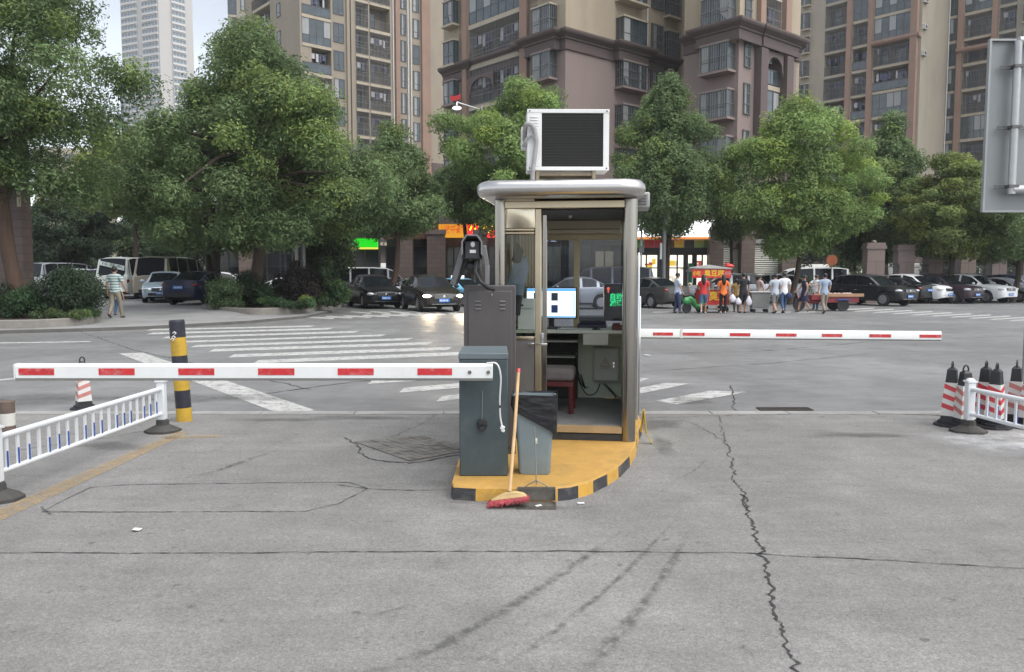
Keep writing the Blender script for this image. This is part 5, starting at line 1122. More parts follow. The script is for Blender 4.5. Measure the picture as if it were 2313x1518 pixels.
# ---------------------------------------------------------------- D: the block behind the middle trees
t = thing('apartment_building', 'beige apartment block with dark barred balconies behind the big middle trees', 'apartment building')
cD = Vector(((690 - W0 / 2) / FPX * 87, 87, 0)); g1 = lambda x: scol(cD, BX, x)
facade(t, cD, BX, 24, [(g1(694), g1(758), 'mixed'), (g1(763), g1(786), 'window', dict(h=2.1)), (g1(791), g1(797), 'pilaster', dict(m=beige3, d=.25)), (g1(800), g1(806), 'pilaster', dict(m=beige3, d=.25)), (g1(812), g1(840), 'grilled'), (g1(843), g1(888), 'mixed'), (g1(892), g1(896), 'pipe'), (g1(898), g1(907), 'pilaster', dict(d=.3)), (g1(911), g1(923), 'window', dict(h=2.4, sill=.3)), (g1(925), g1(928), 'pipe'), (g1(931), g1(935), 'pipe'), (g1(938), g1(952), 'window', dict(h=2.2, sill=.3)), (g1(955), g1(968), 'pilaster', dict(d=.35)), (g1(969), g1(975), 'pilaster', dict(d=.2))], 0, 48, 3.0, 14.2, 37, None, 15.2, 3, False, up=beige3, dn=brown, seed=21)
pE = cD + AX * 14; g2 = lambda x: scol(pE, -AX, x)
facade(t, pE, -AX, 14, [(g2(585), g2(625), 'balcony'), (g2(640), g2(648), 'window', dict(h=1.5))], 0, 48, 3.0, 14.2, 37, None, 15.2, 3, False, up=beige3, dn=brown, seed=22)
# ---------------------------------------------------------------- E: slice of a farther block
t = thing('apartment_building', 'grey glazed corner of a farther block left of the big middle tree top', 'apartment building')
pF = D(522, 50, 125); pF.z = 0; ux = Vector((.95, .31, 0)).normalized(); g3 = lambda x: scol(pF, ux, x)
facade(t, pF, ux, 11, [(g3(532), g3(552), 'glazed'), (g3(560), g3(578), 'window', dict(h=2.0)), (g3(590), g3(620), 'balcony')], 0, 60, 3.0, 17, 50, None, 0, 6, up=mat('far_beige', (.30, .275, .24), .85, 0, .06, .3), seed=31)

# ---------------------------------------------------------------- F: the far tower
farw = mat('far_tower_wall', (.42, .405, .385), .85, 0, .05, .1); farp = mat('far_tower_rib', (.50, .49, .47), .85, 0, .05, .1); farg = mat('far_tower_glass', (.15, .19, .22), .15, 0, .2, .3)  # facade kept pale, part of the distance haze put into its colour
t = thing('apartment_tower', 'pale far off high rise tower showing between the two left trees', 'tower')
dF = 372.0; qa = D(271, 0, dF); qc = D(357, 0, dF * .975); qe = D(434, 0, dF * 1.01)
ZTF = 172.0
def ftower(P, Q, cols, nm):
    P = Vector((P.x, P.y, 0)); Q = Vector((Q.x, Q.y, 0)); u = (Q - P).normalized(); Ln = (Q - P).length; rz = math.atan2(u.y, u.x)
    b = MB(); b.b2((.02, 0, 3), (Ln - .02, 9, ZTF), 0); b.build('wall', farw, t, loc=(P.x, P.y, 0), rz=rz)
    for x0, x1, n in cols:
        s0, s1 = x0 * Ln, x1 * Ln; w = s1 - s0
        def f():
            b = MB(); b.b2((0, -.6, .0), (w, -.02, .95), 1); b.b2((0, -.35, .951), (w, -.02, 2.45), 0)
            for i in range(n + 1): x = w * i / n; b.b2((x - .09, -.45, .952), (x + .09, -.351, 2.449), 1)
            b.b2((0, -.6, 2.451), (w, -.02, 2.6), 1); return b.mesh('window', [farg, farp])
        me = cached(('ft', nm, x0), f); z = 57.0
        while z < 134: L_ = P + u * s0; put('window', me, t, (L_.x, L_.y, z), rz); z += 3.0
ftower(qa, qc, [(.03, .44, 5), (.58, .98, 5)], 'l'); ftower(qc, qe, [(.36, .76, 4)], 'r')
b = MB(); P = Vector((qa.x, qa.y, 0)); b.b2((P.x - 5.4, P.y + 8, 3), (P.x + 4, P.y + 20, 92)); b.build('wing', mat('far_tower_wing', (.33, .36, .37), .8, 0, .1, .2), t)
b = MB()
for i in range(12): b.b2((P.x - 5.3 + (i % 2) * 2.6, P.y + 7.9, 62 + (i // 2) * 5), (P.x - 3.6 + (i % 2) * 2.6, P.y + 7.99, 66 + (i // 2) * 5))
b.build('window_bands', farg, t)
# low far beige block under the left tree
t = thing('apartment_building', 'low far beige block seen through the branches of the left tree', 'apartment building'); p = D(130, 440, 120); p.z = 0
facade(t, D(80, 440, 130).xy.to_3d(), Vector((1, .1, 0)).normalized(), 12, [(1, 3, 'window', dict(h=1.6)), (4.5, 6.5, 'window', dict(h=1.6)), (8, 11, 'balcony')], 0, 22, 3, 3.5, 20, None, 0, 1, up=mat('far_cream', (.40, .36, .28), .85, 0, .06, .3), seed=41)
# ---------------------------------------------------------------- left: tiled block behind the left tree
t = thing('tiled_building', 'brown tiled building corner and pier behind the left tree trunk', 'building'); q = D(76, 600, 29.2); q2 = D(12, 600, 31.5)
b = MB(); b.b2((q.x - 1.05, 28.6, 0), (q.x, 29.2, 9)); b.build('pier', tile_br, t)
b = MB(); b.b2((q.x - 9, 31, 0), (q2.x, 31.5, 9)); b.build('wall', tile_br, t)
b = MB(); b.b2((q2.x + .004, 31.3, 0), (q2.x + .45, 31.5, 9)); b.build('recess', mat('dark_recess', (.05, .05, .07), .5), t)
b = MB(); b.b2((q.x - .10, 28.54, 4.05), (q.x + .01, 28.599, 4.7)); b.build('lamp_box', mat('lamp_cream', (.55, .53, .4), .5), t)
b = MB(); b.b2((q2.x + .1, 31.2, 1.1), (q2.x + .2, 31.29, 2.4)); b.build('wall_light', emi('cold_light', (.9, .95, 1), 1.6), t)
b = MB(); b.b2((q.x - 2.4, 28.9, 1.05), (q.x - 1.06, 29.1, 1.13)); b.b2((q.x - 2.4, 28.95, .5), (q.x - 1.06, 29.08, .56)); b.build('ledge', mat('ledge_grey', (.25, .23, .22), .6), t)

# ---------------------------------------------------------------- shops along the foot of the blocks
YS = 53.6
def shop(x0, x1, ztop, label, sign=None, fill=None, kind='dark', zs=(3.9, 5.0)):
    """one shop unit between picture columns x0 and x1 on the street front"""
    a_, c_ = D(x0, 620, YS).x, D(x1, 620, YS).x; w = c_ - a_; t = thing('shop', label, 'shop', (a_, YS, 0))
    b = MB(); b.b2((0, .8, 0), (w, .95, ztop)); b.b2((0, -.02, zs[1] + .002), (w, .79, ztop)); b.build('wall', mat('shop_wall', (.10, .085, .08), .8, 0, .15, 1), t)
    return t, w
pil = mat('shop_pillar', (.19, .145, .13), .6, 0, .1, 2)
def pillar(x, wpx, label, dep=52.9, h=4.6):
    q = D(x, 620, dep); w = wpx / 34.0; t = thing('pillar', label, 'pillar', (q.x, dep, 0), 0, 'tiled pillars of the shop front'); b = MB(); b.b2((-w / 2, 0, .5), (w / 2, w, h - .3)); b.build('shaft', tile_br, t)
    b = MB(); b.b2((-w / 2 - .06, -.06, 0), (w / 2 + .06, w + .06, .499)); b.build('plinth', pil, t); b = MB(); b.b2((-w / 2 - .07, -.07, h - .299), (w / 2 + .07, w + .07, h)); b.build('capital', pil, t)
dglass = mat('shop_glass', (.02, .023, .026), .08, 0, .4, 1); sframe = mat('shop_frame', (.03, .03, .032), .5)
lit = emi('shop_light', (1, .93, .76), 1.25)
def doors(t, w, z0, z1, n, m, y=.4):
    for i in range(n):
        a_, c_ = w * i / n + .05, w * (i + 1) / n - .05; b = MB(); b.quad((a_, y, z0), (c_, y, z0), (c_, y, z1), (a_, y, z1)); o = b.build('door', m, t)
        b = MB(); b.b2((a_ - .05, y - .05, z0), (a_, y + .05, z1)); b.b2((c_, y - .05, z0), (c_ + .045, y + .05, z1)); b.b2((a_, y - .04, z1 * .62), (c_, y + .03, z1 * .62 + .07)); b.build('frame', sframe, o)
# lit shop
t, w = shop(1432, 1612, 6.2, 'brightly lit shop with a long white sign right of the booth', zs=(3.9, 5.3))
b = MB(); b.b2((0, -.25, 4.15), (w, -.03, 5.25)); b.build('sign_box', emi('sign_white', (.95, .97, 1), 2.4), t); b = MB(); b.b2((0, -.26, 4.0), (w, -.04, 4.14)); b.build('sign_strip', emi('sign_orange', (1, .33, .06), .8), t)
b = MB(); cols_ = [mat('poster_green', (.10, .28, .09), .5), mat('poster_red', (.30, .03, .035), .5), mat('poster_brown', (.10, .05, .03), .5), mat('poster_yellow', (.55, .40, .05), .5), mat('poster_dark', (.03, .04, .04), .5), mat('poster_lime', (.25, .42, .15), .5)]
for i in range(8): b.b2((w * i / 8 + .02, .0, 3.45), (w * (i + 1) / 8 - .02, .04, 3.95), [0, 1, 1, 2, 3, 4, 5, 0][i])
b.build('poster_strip', cols_, t)
b = MB(); b.quad((.1, .74, .1), (w - .1, .74, .1), (w - .1, .74, 3.2), (.1, .74, 3.2), 0)
rn = random.Random(8)
for i in range(26): x = rn.uniform(.3, w - .6); z = rn.uniform(.5, 2.4); b.b2((x, .60, z), (x + rn.uniform(.2, .6), .70, z + rn.uniform(.1, .5)), rn.choice((1, 2, 3, 3)))
b.build('lit_interior', [lit, emi('goods_yellow', (.9, .6, .05), .8), emi('goods_red', (.6, .12, .08), .6), emi('goods_cream', (.75, .68, .52), .9)], t)
b = MB(); b.b2((0, .28, 2.95), (w, .5, 3.44)); b.b2((0, .31, 2.05), (w, .37, 2.13))
for f in (0, .155, .30, .385, .44, .545, .63, .74, .86, .955): b.b2((w * f, .29, 0), (w * f + (.32 if f in (.30, .63, .74) else .09), .38, 2.949))
b.build('shop_front', sframe, t); b = MB(); b.b2((w * .69, .18, 1.1), (w * .755, .26, 2.4)); b.build('notice_board', mat('notice_green', (.02, .16, .09), .5), t)
# shutters
for x0, x1, lb in ((1634, 1674, 'closed pale roller shutter between brown pillars'), (1704, 1762, 'closed silver roller shutter lit by a lamp')):
    t, w = shop(x0, x1, 6.2, lb); b = MB(); n = 26
    for i in range(n): z = 3.7 * i / n; b.add([(0, .1, z), (w, .1, z), (w, .05, z + .07), (0, .05, z + .07), (0, .1, z + 3.7 / n), (w, .1, z + 3.7 / n)], [(0, 1, 2, 3), (3, 2, 5, 4)])
    b.build('shutter', mat('shutter_grey', (.42, .42, .38), .5, .3, .1, 2), t); b = MB(); b.b2((0, -.1, 3.72), (w, .3, 4.0)); b.build('shutter_box', mat('shutter_box', (.3, .3, .28), .5), t)
p = D(1757, 567, 53.2); t = thing('shop_lamp', 'glaring white lamp above the right shutter', 'lamp', (p.x, 53.2, p.z)); b = MB(); b.ball((0, 0, 0), (.26, .2, .22), 12, 8); b.build('bulb', emi('lamp_glare', (.9, .95, 1), 5), t, smooth=60); b = MB(); b.b2((-.05, .15, -.05), (.05, .42, .05)); b.build('bracket', sframe, t)
for x, w_, lb in ((1618, 30, 'brown tiled pillar left of the pale shutter'), (1689, 30, 'brown tiled pillar between the two shutters'), (1786, 40, 'brown tiled pillar behind the tree right of the shutters'), (915, 34, 'brown tiled pillar between the dark shops left of the booth'), (1085, 30, 'brown tiled pillar under the red sign'), (985, 40, 'brown tiled pillar under the orange sign'), (560, 40, 'brown tiled pillar behind the thick middle trunk'), (1425, 12, 'slim tiled pillar beside the lit shop')):
    pillar(x, w_, lb)
# dark shops to the left
for x0, x1, lb, sc, st, chars, tcol in ((690, 790, 'dark shop with a lit green sign half behind shrubs', None, None, None, None), (790, 855, 'dark shop under a bright green sign', (.02, .85, .02), .75, None, None), (870, 990, 'dark shop with an unlit brown sign left of the orange sign', (.12, .05, .03), 0, None, None), (992, 1056, 'dark shop under an orange sign with brown letters', (.62, .28, .02), 1.1, '川味中餐馆', (.30, .04, .01)), (1057, 1118, 'dark shop under a bright red sign with yellow letters', (.85, .02, .03), 1.8, '小炒', (1, .85, .02))):
    t, w = shop(x0, x1, 6.2, lb)
    doors(t, w, .1, 3.5, max(2, int(w / 1.3)), dglass)
    if sc:
        b = MB(); z0, z1 = (4.0, 5.15) if '红' not in lb else (4, 5.2)
        if 'green' in lb: z0, z1 = D(820, 559, YS).z, D(820, 539, YS).z
        if 'orange sign with' in lb: z0, z1 = D(820, 537, YS).z, D(820, 507, YS).z
        if 'red' in lb: z0, z1 = D(820, 537, YS).z, D(820, 500, YS).z
        b.b2((0, -.2, z0), (w, -.025, z1)); b.build('sign_board', emi('sign_' + lb.split()[-1] + str(x0), sc, st) if st else mat('sign_dull', sc, .6), t)
        if 'green' in lb: b = MB(); b.b2((0, -.21, z0 - .12), (w, -.03, z0 - .002)); b.build('sign_strip', emi('strip_yellow', (.8, .8, .1), .9), t)
        if chars: text('sign_letters', chars, .62 if len(chars) > 2 else .95, emi('sign_letters_' + str(x0), tcol, 2.0), t, (w / 2, -.21, (z0 + z1) / 2 + .08), ext=.01, w=w * .88, bold=.012)
    else:
        b = MB(); b.b2((w * .05, -.2, 4.3), (w * .95, -.03, 4.75)); b.build('sign_board', emi('sign_deep_green', (.02, .22, .08), .6), t)
        b = MB(); rn = random.Random(2)
        for i in range(7): x = rn.uniform(.3, w - .5); b.b2((x, .3, 1.4 + rn.random() * .8), (x + rn.uniform(.1, .5), .34, 2.0 + rn.random() * .8))
        b.build('warm_window', emi('warm_light', (1, .62, .25), 1.2), t)
t, w = shop(540, 690, 6.2, 'dark shop with small white lights far left'); doors(t, w, .1, 3.5, 5, dglass); text('sign_letters', '便利', .55, emi('sign_letters_white', (.75, .8, 1), 1.1), t, (w * .38, -.1, 4.1), ext=.01)
t, w = shop(460, 538, 6.2, 'dark shop with a purple lit sign behind the trees at left'); doors(t, w, .1, 3.5, 3, dglass); text('sign_letters', '超市', .5, emi('sign_letters_violet', (.35, .3, .9), .9), t, (w * .5, -.1, 4.1), ext=.01)
t, w = shop(1120, 1425, 6.2, 'dark shop front directly behind the booth'); doors(t, w, .1, 3.6, 7, dglass); text('sign_letters', '美容', .5, emi('sign_letters_white', (.75, .8, 1), 1.1), t, (w * .02 + .5, -.1, 3.9), ext=.01); text('sign_letters', '养生', .45, emi('sign_letters_white', (.75, .8, 1), 1.1), t, (w * .4, -.1, 4.0), ext=.01)
for i in range(2): b = MB(); b.b2((w * .74 + i * .65, .25, 2.0), (w * .74 + i * .65 + .55, .3, 3.2)); b.build('notice_board', mat('notice_cream', (.45, .40, .3), .6), t)
# podium roof slab tying the shops to the blocks
b = MB(); a_, c_ = D(460, 620, YS).x, D(1800, 620, YS).x; b.b2((a_, YS + 1.0, 5.9), (c_, YS + 2.5, 6.4)); o = b.build('podium_canopy', brown); tag(o, 'brown canopy slab running above the shop fronts', 'canopy')
# right: garden fence with brown piers
fx = [(1972, 46.0), (2040, 49), (2106, 52), (2180, 54), (2250, 56), (2320, 58)]
for i, (x, dp) in enumerate(fx):
    q = D(x, 620, dp); w_ = .95; t = thing('gate_pier', ['brown stone pier with a cap behind the black car at right', 'second brown pier of the dark fence under the trees', 'third brown pier of the dark fence under the trees', 'fourth brown pier of the dark fence under the trees', 'fifth brown pier of the dark fence under the trees', 'brown pier of the dark fence at the right edge'][i], 'pier', (q.x, dp, 0), R(-8), 'stone piers of the garden fence')
    b = MB(); b.b2((-w_ / 2, -w_ / 2, 0), (w_ / 2, w_ / 2, 3.1)); b.build('shaft', tilemat('pier_stone', (.22, .165, .145), (.09, .07, .06), .95, .8) if i == 0 else bpy.data.materials['pier_stone'], t); b = MB(); b.b2((-w_ / 2 - .07, -w_ / 2 - .07, 3.1), (w_ / 2 + .07, w_ / 2 + .07, 3.28)); b.b2((-w_ / 2 - .02, -w_ / 2 - .02, 3.281), (w_ / 2 + .02, w_ / 2 + .02, 3.45)); b.ball((0, 0, 3.5), (.14, .14, .12), 10, 6); b.build('cap', pil, t)
for i, (f0_, f1_) in enumerate(zip(fx[:-1], fx[1:])):
    q0, q1 = D(f0_[0], 620, f0_[1]), D(f1_[0], 620, f1_[1]); q0.z = q1.z = 0; t = thing('iron_fence', 'black iron fence bay ' + ['beside the first capped pier', 'between the second and third piers', 'between the third and fourth piers', 'between the fourth and fifth piers', 'running out at the right edge'][i], 'fence', q0, 0, 'iron fence bays'); d = (q1 - q0); u = d.normalized(); n = int(d.length / .22)
    b = MB()
    for k in range(1, n): q = u * (.5 + (d.length - 1) * k / n); b.b2((q.x - .015, q.y - .015, .1), (q.x + .015, q.y + .015, 2.3))
    for z in (.2, 1.2, 2.1): b.bar(u * .5 + Vector((0, 0, z)), u * (d.length - .5) + Vector((0, 0, z)), .03, .04)
    b.build('bars', sframe, t)

# ================================================================== planters, trees, shrubs
def planter(name, label, px, z=.42):
    pts = [G(x, y) for x, y in px]; t = thing(name, label, 'planter', (0, 0, 0)); P = [(p.x, p.y) for p in pts]; c = Vector((sum(p[0] for p in P) / len(P), sum(p[1] for p in P) / len(P)))
    # round the outline
    for _ in range(2):
        Q = []
        for a_, b_ in zip(P, P[1:] + P[:1]): Q += [(a_[0] * .75 + b_[0] * .25, a_[1] * .75 + b_[1] * .25), (a_[0] * .25 + b_[0] * .75, a_[1] * .25 + b_[1] * .75)]
        P = Q
    inn = [tuple(Vector(p) + (c - Vector(p)).normalized() * .28) for p in P]; n = len(P)
    b = MB(); b.add([(x, y, 0) for x, y in P] + [(x, y, z) for x, y in P] + [(x, y, z) for x, y in inn] + [(x, y, 0) for x, y in inn], [(i, (i + 1) % n, n + (i + 1) % n, n + i) for i in range(n)] + [(n + i, n + (i + 1) % n, 2 * n + (i + 1) % n, 2 * n + i) for i in range(n)] + [(2 * n + i, 2 * n + (i + 1) % n, 3 * n + (i + 1) % n, 3 * n + i) for i in range(n)])
    b.build('kerb', kerbstone, t, bevel=.02); b = MB(); b.add([(x, y, z - .06) for x, y in inn], [tuple(range(n))]); b.build('soil_bed', soil, t); return t
planter('planter_bed', 'stone edged planting bed under the left tree', [(-500, 765), (-100, 752), (110, 749), (226, 738), (232, 727), (190, 712), (60, 700), (-500, 705)], .34)
planter('planter_bed', 'rounded stone edged planting bed in the middle of the car park entrance', [(448, 703), (470, 714), (560, 720), (640, 717), (720, 708), (790, 692), (745, 686), (620, 688), (500, 695)], .38)
# raised pavement in front of the left planter
P = [(p.x, p.y) for p in [G(-600, 768), G(-100, 757), G(230, 748), G(330, 744), G(460, 737), G(560, 731), G(690, 719), G(750, 706)]]
b = MB(); rows = [(0, .10), (2.2, .10), (9.0, .33), (60, .33)]; base_ = [P[i] for i in range(len(P))]
b.add([(x, y, 0) for x, y in base_] + [(x, y, .10) for x, y in base_], [(i, i + 1, len(P) + i + 1, len(P) + i) for i in range(len(P) - 1)], 0)
vs = []
for dy_, z_ in rows:
    for i, (x, y) in enumerate(base_): yy = 24.0 + (y - 24.0) * (1 - min(1, dy_ / 9)) + dy_ if dy_ else y; lift = 1 if i < 5 else (.35 if i == 5 else 0); vs.append((x * (1 + dy_ * .012), max(yy, y + dy_ * .02), .10 + (z_ - .10) * lift))
n_ = len(P); b.add(vs, [(k * n_ + i, k * n_ + i + 1, (k + 1) * n_ + i + 1, (k + 1) * n_ + i) for k in range(3) for i in range(n_ - 1)], 1)
b.add([vs[k * n_ + n_ - 1] for k in range(4)] + [(vs[k * n_ + n_ - 1][0], vs[k * n_ + n_ - 1][1], 0) for k in range(4)], [(k, 4 + k, 5 + k, k + 1) for k in range(3)], 0)
struct(b.build('pavement', [mat('pavement_kerb', (.10, .095, .088), .85, 0, .2, 2), mat('lot_paving', (.24, .24, .238), .8, 0, .16, .6, .2, 20, dirt=(.12, .118, .115), dscale=.7, damt=.5)]))

LEAF = {'camphor': leafmat('leaf_camphor', (0.146, 0.215, 0.093)), 'bright': leafmat('leaf_bright', (0.220, 0.319, 0.110)), 'deep': leafmat('leaf_deep', (0.103, 0.154, 0.073)), 'dark': leafmat('leaf_dark', (0.057, 0.089, 0.050)), 'olive': leafmat('leaf_olive', (0.191, 0.253, 0.089)), 'red': leafmat('leaf_red', (0.051, 0.043, 0.039)), 'fern': leafmat('leaf_fern', (0.066, 0.125, 0.059))}
bark = mat('bark', (.052, .038, .028), .9, 0, .3, 3, .6, 14, stretch=(3, 3, .5)); bark2 = mat('bark_red', (.085, .052, .036), .9, 0, .3, 3, .6, 14, stretch=(3, 3, .5))
def leaf_mesh(name, C, Rr, per, size, m, seed, flat=.75, young=.25, up=.6, hue=(1.35, 1.25, .9)):
    """leaves as small folded blades spread through the shells of many clumps; C (n,3) clump centres, Rr (n,) radii"""
    rs = np.random.RandomState(seed); n = len(C); k = np.maximum(20, (per * (Rr / Rr.mean()) ** 2).astype(int)); k = (k * 1.75).astype(int); size = size * .70; idx = np.repeat(np.arange(n), k); N = len(idx)
    d = rs.normal(size=(N, 3)); d[:, 2] = d[:, 2] * .9 + .18; d /= np.linalg.norm(d, axis=1)[:, None]
    lump = 1 + .36 * np.sin(d[:, 0] * 5 + idx) * np.cos(d[:, 1] * 6 + idx * 1.7)
    r = Rr[idx] * lump * (1 - .55 * rs.rand(N) ** 2.2)
    P = C[idx] + d * r[:, None] * np.array([1, 1, flat])
    nr = d * .8 + rs.normal(size=(N, 3)) * .55 + np.array([0, 0, up]); nr /= np.linalg.norm(nr, axis=1)[:, None]
    a = np.cross(nr, rs.normal(size=(N, 3))); a /= np.linalg.norm(a, axis=1)[:, None] + 1e-9; b = np.cross(nr, a)
    s = size * (.65 + .7 * rs.rand(N))[:, None]
    v0 = P - a * s; v1 = P + b * s * .42 + nr * s * .12; v2 = P + a * s; v3 = P - b * s * .42 + nr * s * .12
    V = np.stack([v0, v1, v2, v3], 1).reshape(-1, 3)
    me = bpy.data.meshes.new(name); me.vertices.add(4 * N); me.vertices.foreach_set('co', V.ravel().astype(np.float32)); me.loops.add(4 * N); me.loops.foreach_set('vertex_index', np.arange(4 * N, dtype=np.int32)); me.polygons.add(N); me.polygons.foreach_set('loop_start', np.arange(0, 4 * N, 4, dtype=np.int32))
    ct = rs.rand(n); cl = .72 + .5 * rs.rand(n)              # every sprig has its own green; some carry young shoots
    base = cl[idx] * (.75 + .5 * rs.rand(N)); T = np.stack([base, base, base, np.ones(N)], 1)
    zr_ = (C[:, 2] - C[:, 2].min()) / max(.1, np.ptp(C[:, 2])); yg = (ct[idx] < young * (.4 + 1.3 * zr_[idx])) & (rs.rand(N) < .75); T[yg, :3] *= np.array(hue); T[:, 0] *= .9 + .25 * rs.rand(N)
    at = me.attributes.new('tint', 'FLOAT_COLOR', 'POINT'); at.data.foreach_set('color', np.repeat(T, 4, axis=0).ravel().astype(np.float32))
    me.materials.append(m); me.update(calc_edges=True); return me
def crown_clumps(seed, prof, n, rmin, rmax, squash=1.0, hollow=.35):
    """clump centres over an uneven crown; prof: (height fraction, radius) pairs"""
    rs = np.random.RandomState(seed); hs_ = np.array([p[0] for p in prof]); rr = np.array([p[1] for p in prof]); C = []; Rr = []; zmax = hs_[-1]; z0 = hs_[0]
    ph = rs.rand(6) * 6.28
    w = np.cumsum(np.interp(np.linspace(z0, zmax, 200), hs_, rr) + .3); w /= w[-1]
    for i in range(n):
        z = np.interp(rs.rand(), w, np.linspace(z0, zmax, 200)); a = rs.rand() * 6.28; R_ = np.interp(z, hs_, rr)
        R_ *= 1 + .20 * math.sin(2 * a + ph[0] + z * .7) + .12 * math.sin(5 * a + ph[1] - z * 1.3) + .08 * math.sin(9 * a + ph[2])
        f = 1 - hollow * rs.rand() ** 1.5 if rs.rand() < .8 else rs.rand() * .7
        c = rmin + (rmax - rmin) * rs.rand(); q = max(0, R_ - c * .6) * f
        C.append((q * math.cos(a), q * math.sin(a) * squash, z)); Rr.append(c)
    return np.array(C), np.array(Rr)
def tree(label, base, H, prof, leafkind, seed, n=80, per=330, rmin=.45, rmax=1.0, size=.13, trunk=.2, lean=(0, 0), forks=7, brk=None, young=.25, group='broadleaf trees along the street', flat=.75, fork_z=None, name='broadleaf_tree', nstem=1):
    t = thing(name, label, 'tree', (base.x, base.y, base.z), 0, group); C, Rr = crown_clumps(seed, prof, n, rmin, rmax); C[:, 0] += lean[0] * .5; C[:, 1] += lean[1] * .5
    put('crown', leaf_mesh('crown', C, Rr, per, size, LEAF[leafkind], seed, flat, young), t)
    rn = random.Random(seed); b = MB(); z0 = fork_z or prof[0][0] + .2; zt = prof[0][0] + (prof[-1][0] - prof[0][0]) * .75
    for st in range(nstem):
        o_ = Vector((rn.uniform(-.1, .1), rn.uniform(-.1, .1), 0)) * (0 if nstem == 1 else 3); sp = 0 if nstem == 1 else .9
        top = Vector((lean[0] + rn.uniform(-1, 1) * sp, lean[1] + rn.uniform(-1, 1) * sp, z0)); mid = top * .5 + Vector((rn.uniform(-.12, .12) + lean[0] * .18, 0, 0)) + o_ * .5
        b.tube([o_, o_ + Vector((0, 0, .12)), mid, top, Vector((lean[0] * 1.1, lean[1], zt))], [trunk * 1.35, trunk * 1.08, trunk * .95, trunk * .8, trunk * .25], 10)
        idx = rn.sample(range(len(C)), min(forks, len(C)))
        for i in idx:
            e = Vector(C[i]); s0 = top.lerp(Vector((lean[0], lean[1], zt)), rn.uniform(0, .55)); m_ = s0.lerp(e, .5) + Vector((0, 0, rn.uniform(-.2, .5)))
            b.tube([s0, m_, e], [trunk * .42, trunk * .28, trunk * .08], 6)
    b.build('trunk', brk or bark, t, smooth=60); return t
def ground_at(x, dep, z=0): q = D(x, 620, dep); return Vector((q.x, dep, z))
def zat(y, dep): return D(1156, y, dep).z
def T(label, x, dep, ytop, ybot, wpx, leafkind, seed, shape='dome', tx=None, **k):
    """x: picture column of the crown, ytop and ybot its top and bottom rows, wpx its full width, tx the column of the trunk foot"""
    tx = x if tx is None else tx; s = dep / FPX; zt, zb = zat(ytop, dep), zat(ybot, dep); r = wpx * s / 2; h = zt - zb; base = ground_at(tx, dep, k.pop('bz', 0)); zb -= base.z; zt -= base.z
    sh = {'dome': [(0, .55), (.12, .85), (.35, 1), (.6, .88), (.8, .6), (.93, .32), (1, .08)], 'cone': [(0, .6), (.1, .9), (.25, 1), (.45, .86), (.65, .62), (.82, .38), (.93, .2), (1, .06)], 'round': [(0, .5), (.18, .88), (.45, 1), (.7, .88), (.88, .55), (1, .15)]}[shape]
    k.setdefault('lean', ((x - tx) * s, 0)); rm = k.get('rmax', 1.0)
    return tree(label, base, zt, [(zb + .25 + f * (h - .5 - rm * .3), max(.15, r * q - .1)) for f, q in sh], leafkind, seed, **k)
T('big leafy tree with a curved trunk cut off by the left edge', 15, 26, -190, 455, 560, 'camphor', 101, 'dome', 45, n=150, per=420, size=.095, rmin=.4, rmax=.95, trunk=.24, brk=bark2, bz=.3, fork_z=4.2, lean=(-.5, 0), forks=12)
T('broad tall leafy tree in the middle planting bed, yellow green at its top', 592, 33, 10, 560, 590, 'camphor', 102, 'cone', 568, n=190, per=430, size=.11, rmin=.5, rmax=1.05, trunk=.27, bz=.3, young=.3, fork_z=3.8, forks=14)
T('second slimmer trunked tree behind the tall one in the planting bed', 690, 37, 200, 545, 330, 'deep', 103, 'dome', 618, n=80, per=330, size=.12, trunk=.15, bz=.3)
T('many stemmed tree behind the parked minibuses', 470, 42, 240, 560, 400, 'deep', 104, 'dome', 500, n=100, per=330, size=.14, trunk=.2, nstem=3, forks=5)
T('small bright green tree below the far tower', 310, 50, 285, 500, 240, 'olive', 105, 'dome', n=60, per=330, size=.16, trunk=.15)
T('medium tree standing left of the orange sign', 900, 44, 265, 532, 265, 'camphor', 106, 'cone', 880, n=95, per=340, size=.13, trunk=.17, brk=bark2)
T('leafy tree behind the condenser and left part of the booth', 1188, 46, 160, 520, 300, 'bright', 107, 'round', 1125, n=110, per=350, size=.13, trunk=.16, young=.15)
T('low tree between the orange sign and the street lamp', 1048, 49, 335, 500, 170, 'camphor', 117, 'dome', 1075, n=60, per=300, size=.14, trunk=.13)
T('pointed dense green tree just right of the booth roof', 1512, 45, 148, 530, 290, 'camphor', 108, 'cone', 1500, n=120, per=400, size=.125, trunk=.15, young=.2)
T('rounded bright green tree behind the group of walkers', 1808, 44, 215, 575, 330, 'bright', 109, 'round', 1785, n=120, per=400, size=.125, trunk=.16, young=.3)
T('dark tree with a small peaked top between the bright tree and the yellowish one', 2000, 52, 236, 575, 210, 'camphor', 110, 'cone', 2005, n=80, per=340, size=.14, trunk=.16)
T('yellowish green layered tree right of centre in the right hand row', 2150, 48, 322, 580, 240, 'olive', 111, 'dome', 2145, n=90, per=350, size=.13, trunk=.16, flat=.5)
T('tree under the road sign at the right edge', 2300, 47, 380, 590, 250, 'camphor', 112, 'dome', 2290, n=80, per=340, size=.13, trunk=.16)
T('dark tree filling the gap low behind the right hand row', 1930, 56, 380, 585, 220, 'deep', 113, 'dome', n=70, per=300, size=.16, trunk=.14)
T('dark tree low behind the yellowish tree', 2225, 58, 400, 590, 200, 'deep', 114, 'dome', n=60, per=300, size=.16, trunk=.14)
T('small tree between the pointed tree and the bright rounded one', 1650, 50, 360, 535, 130, 'camphor', 115, 'dome', n=45, per=300, size=.14, trunk=.12)
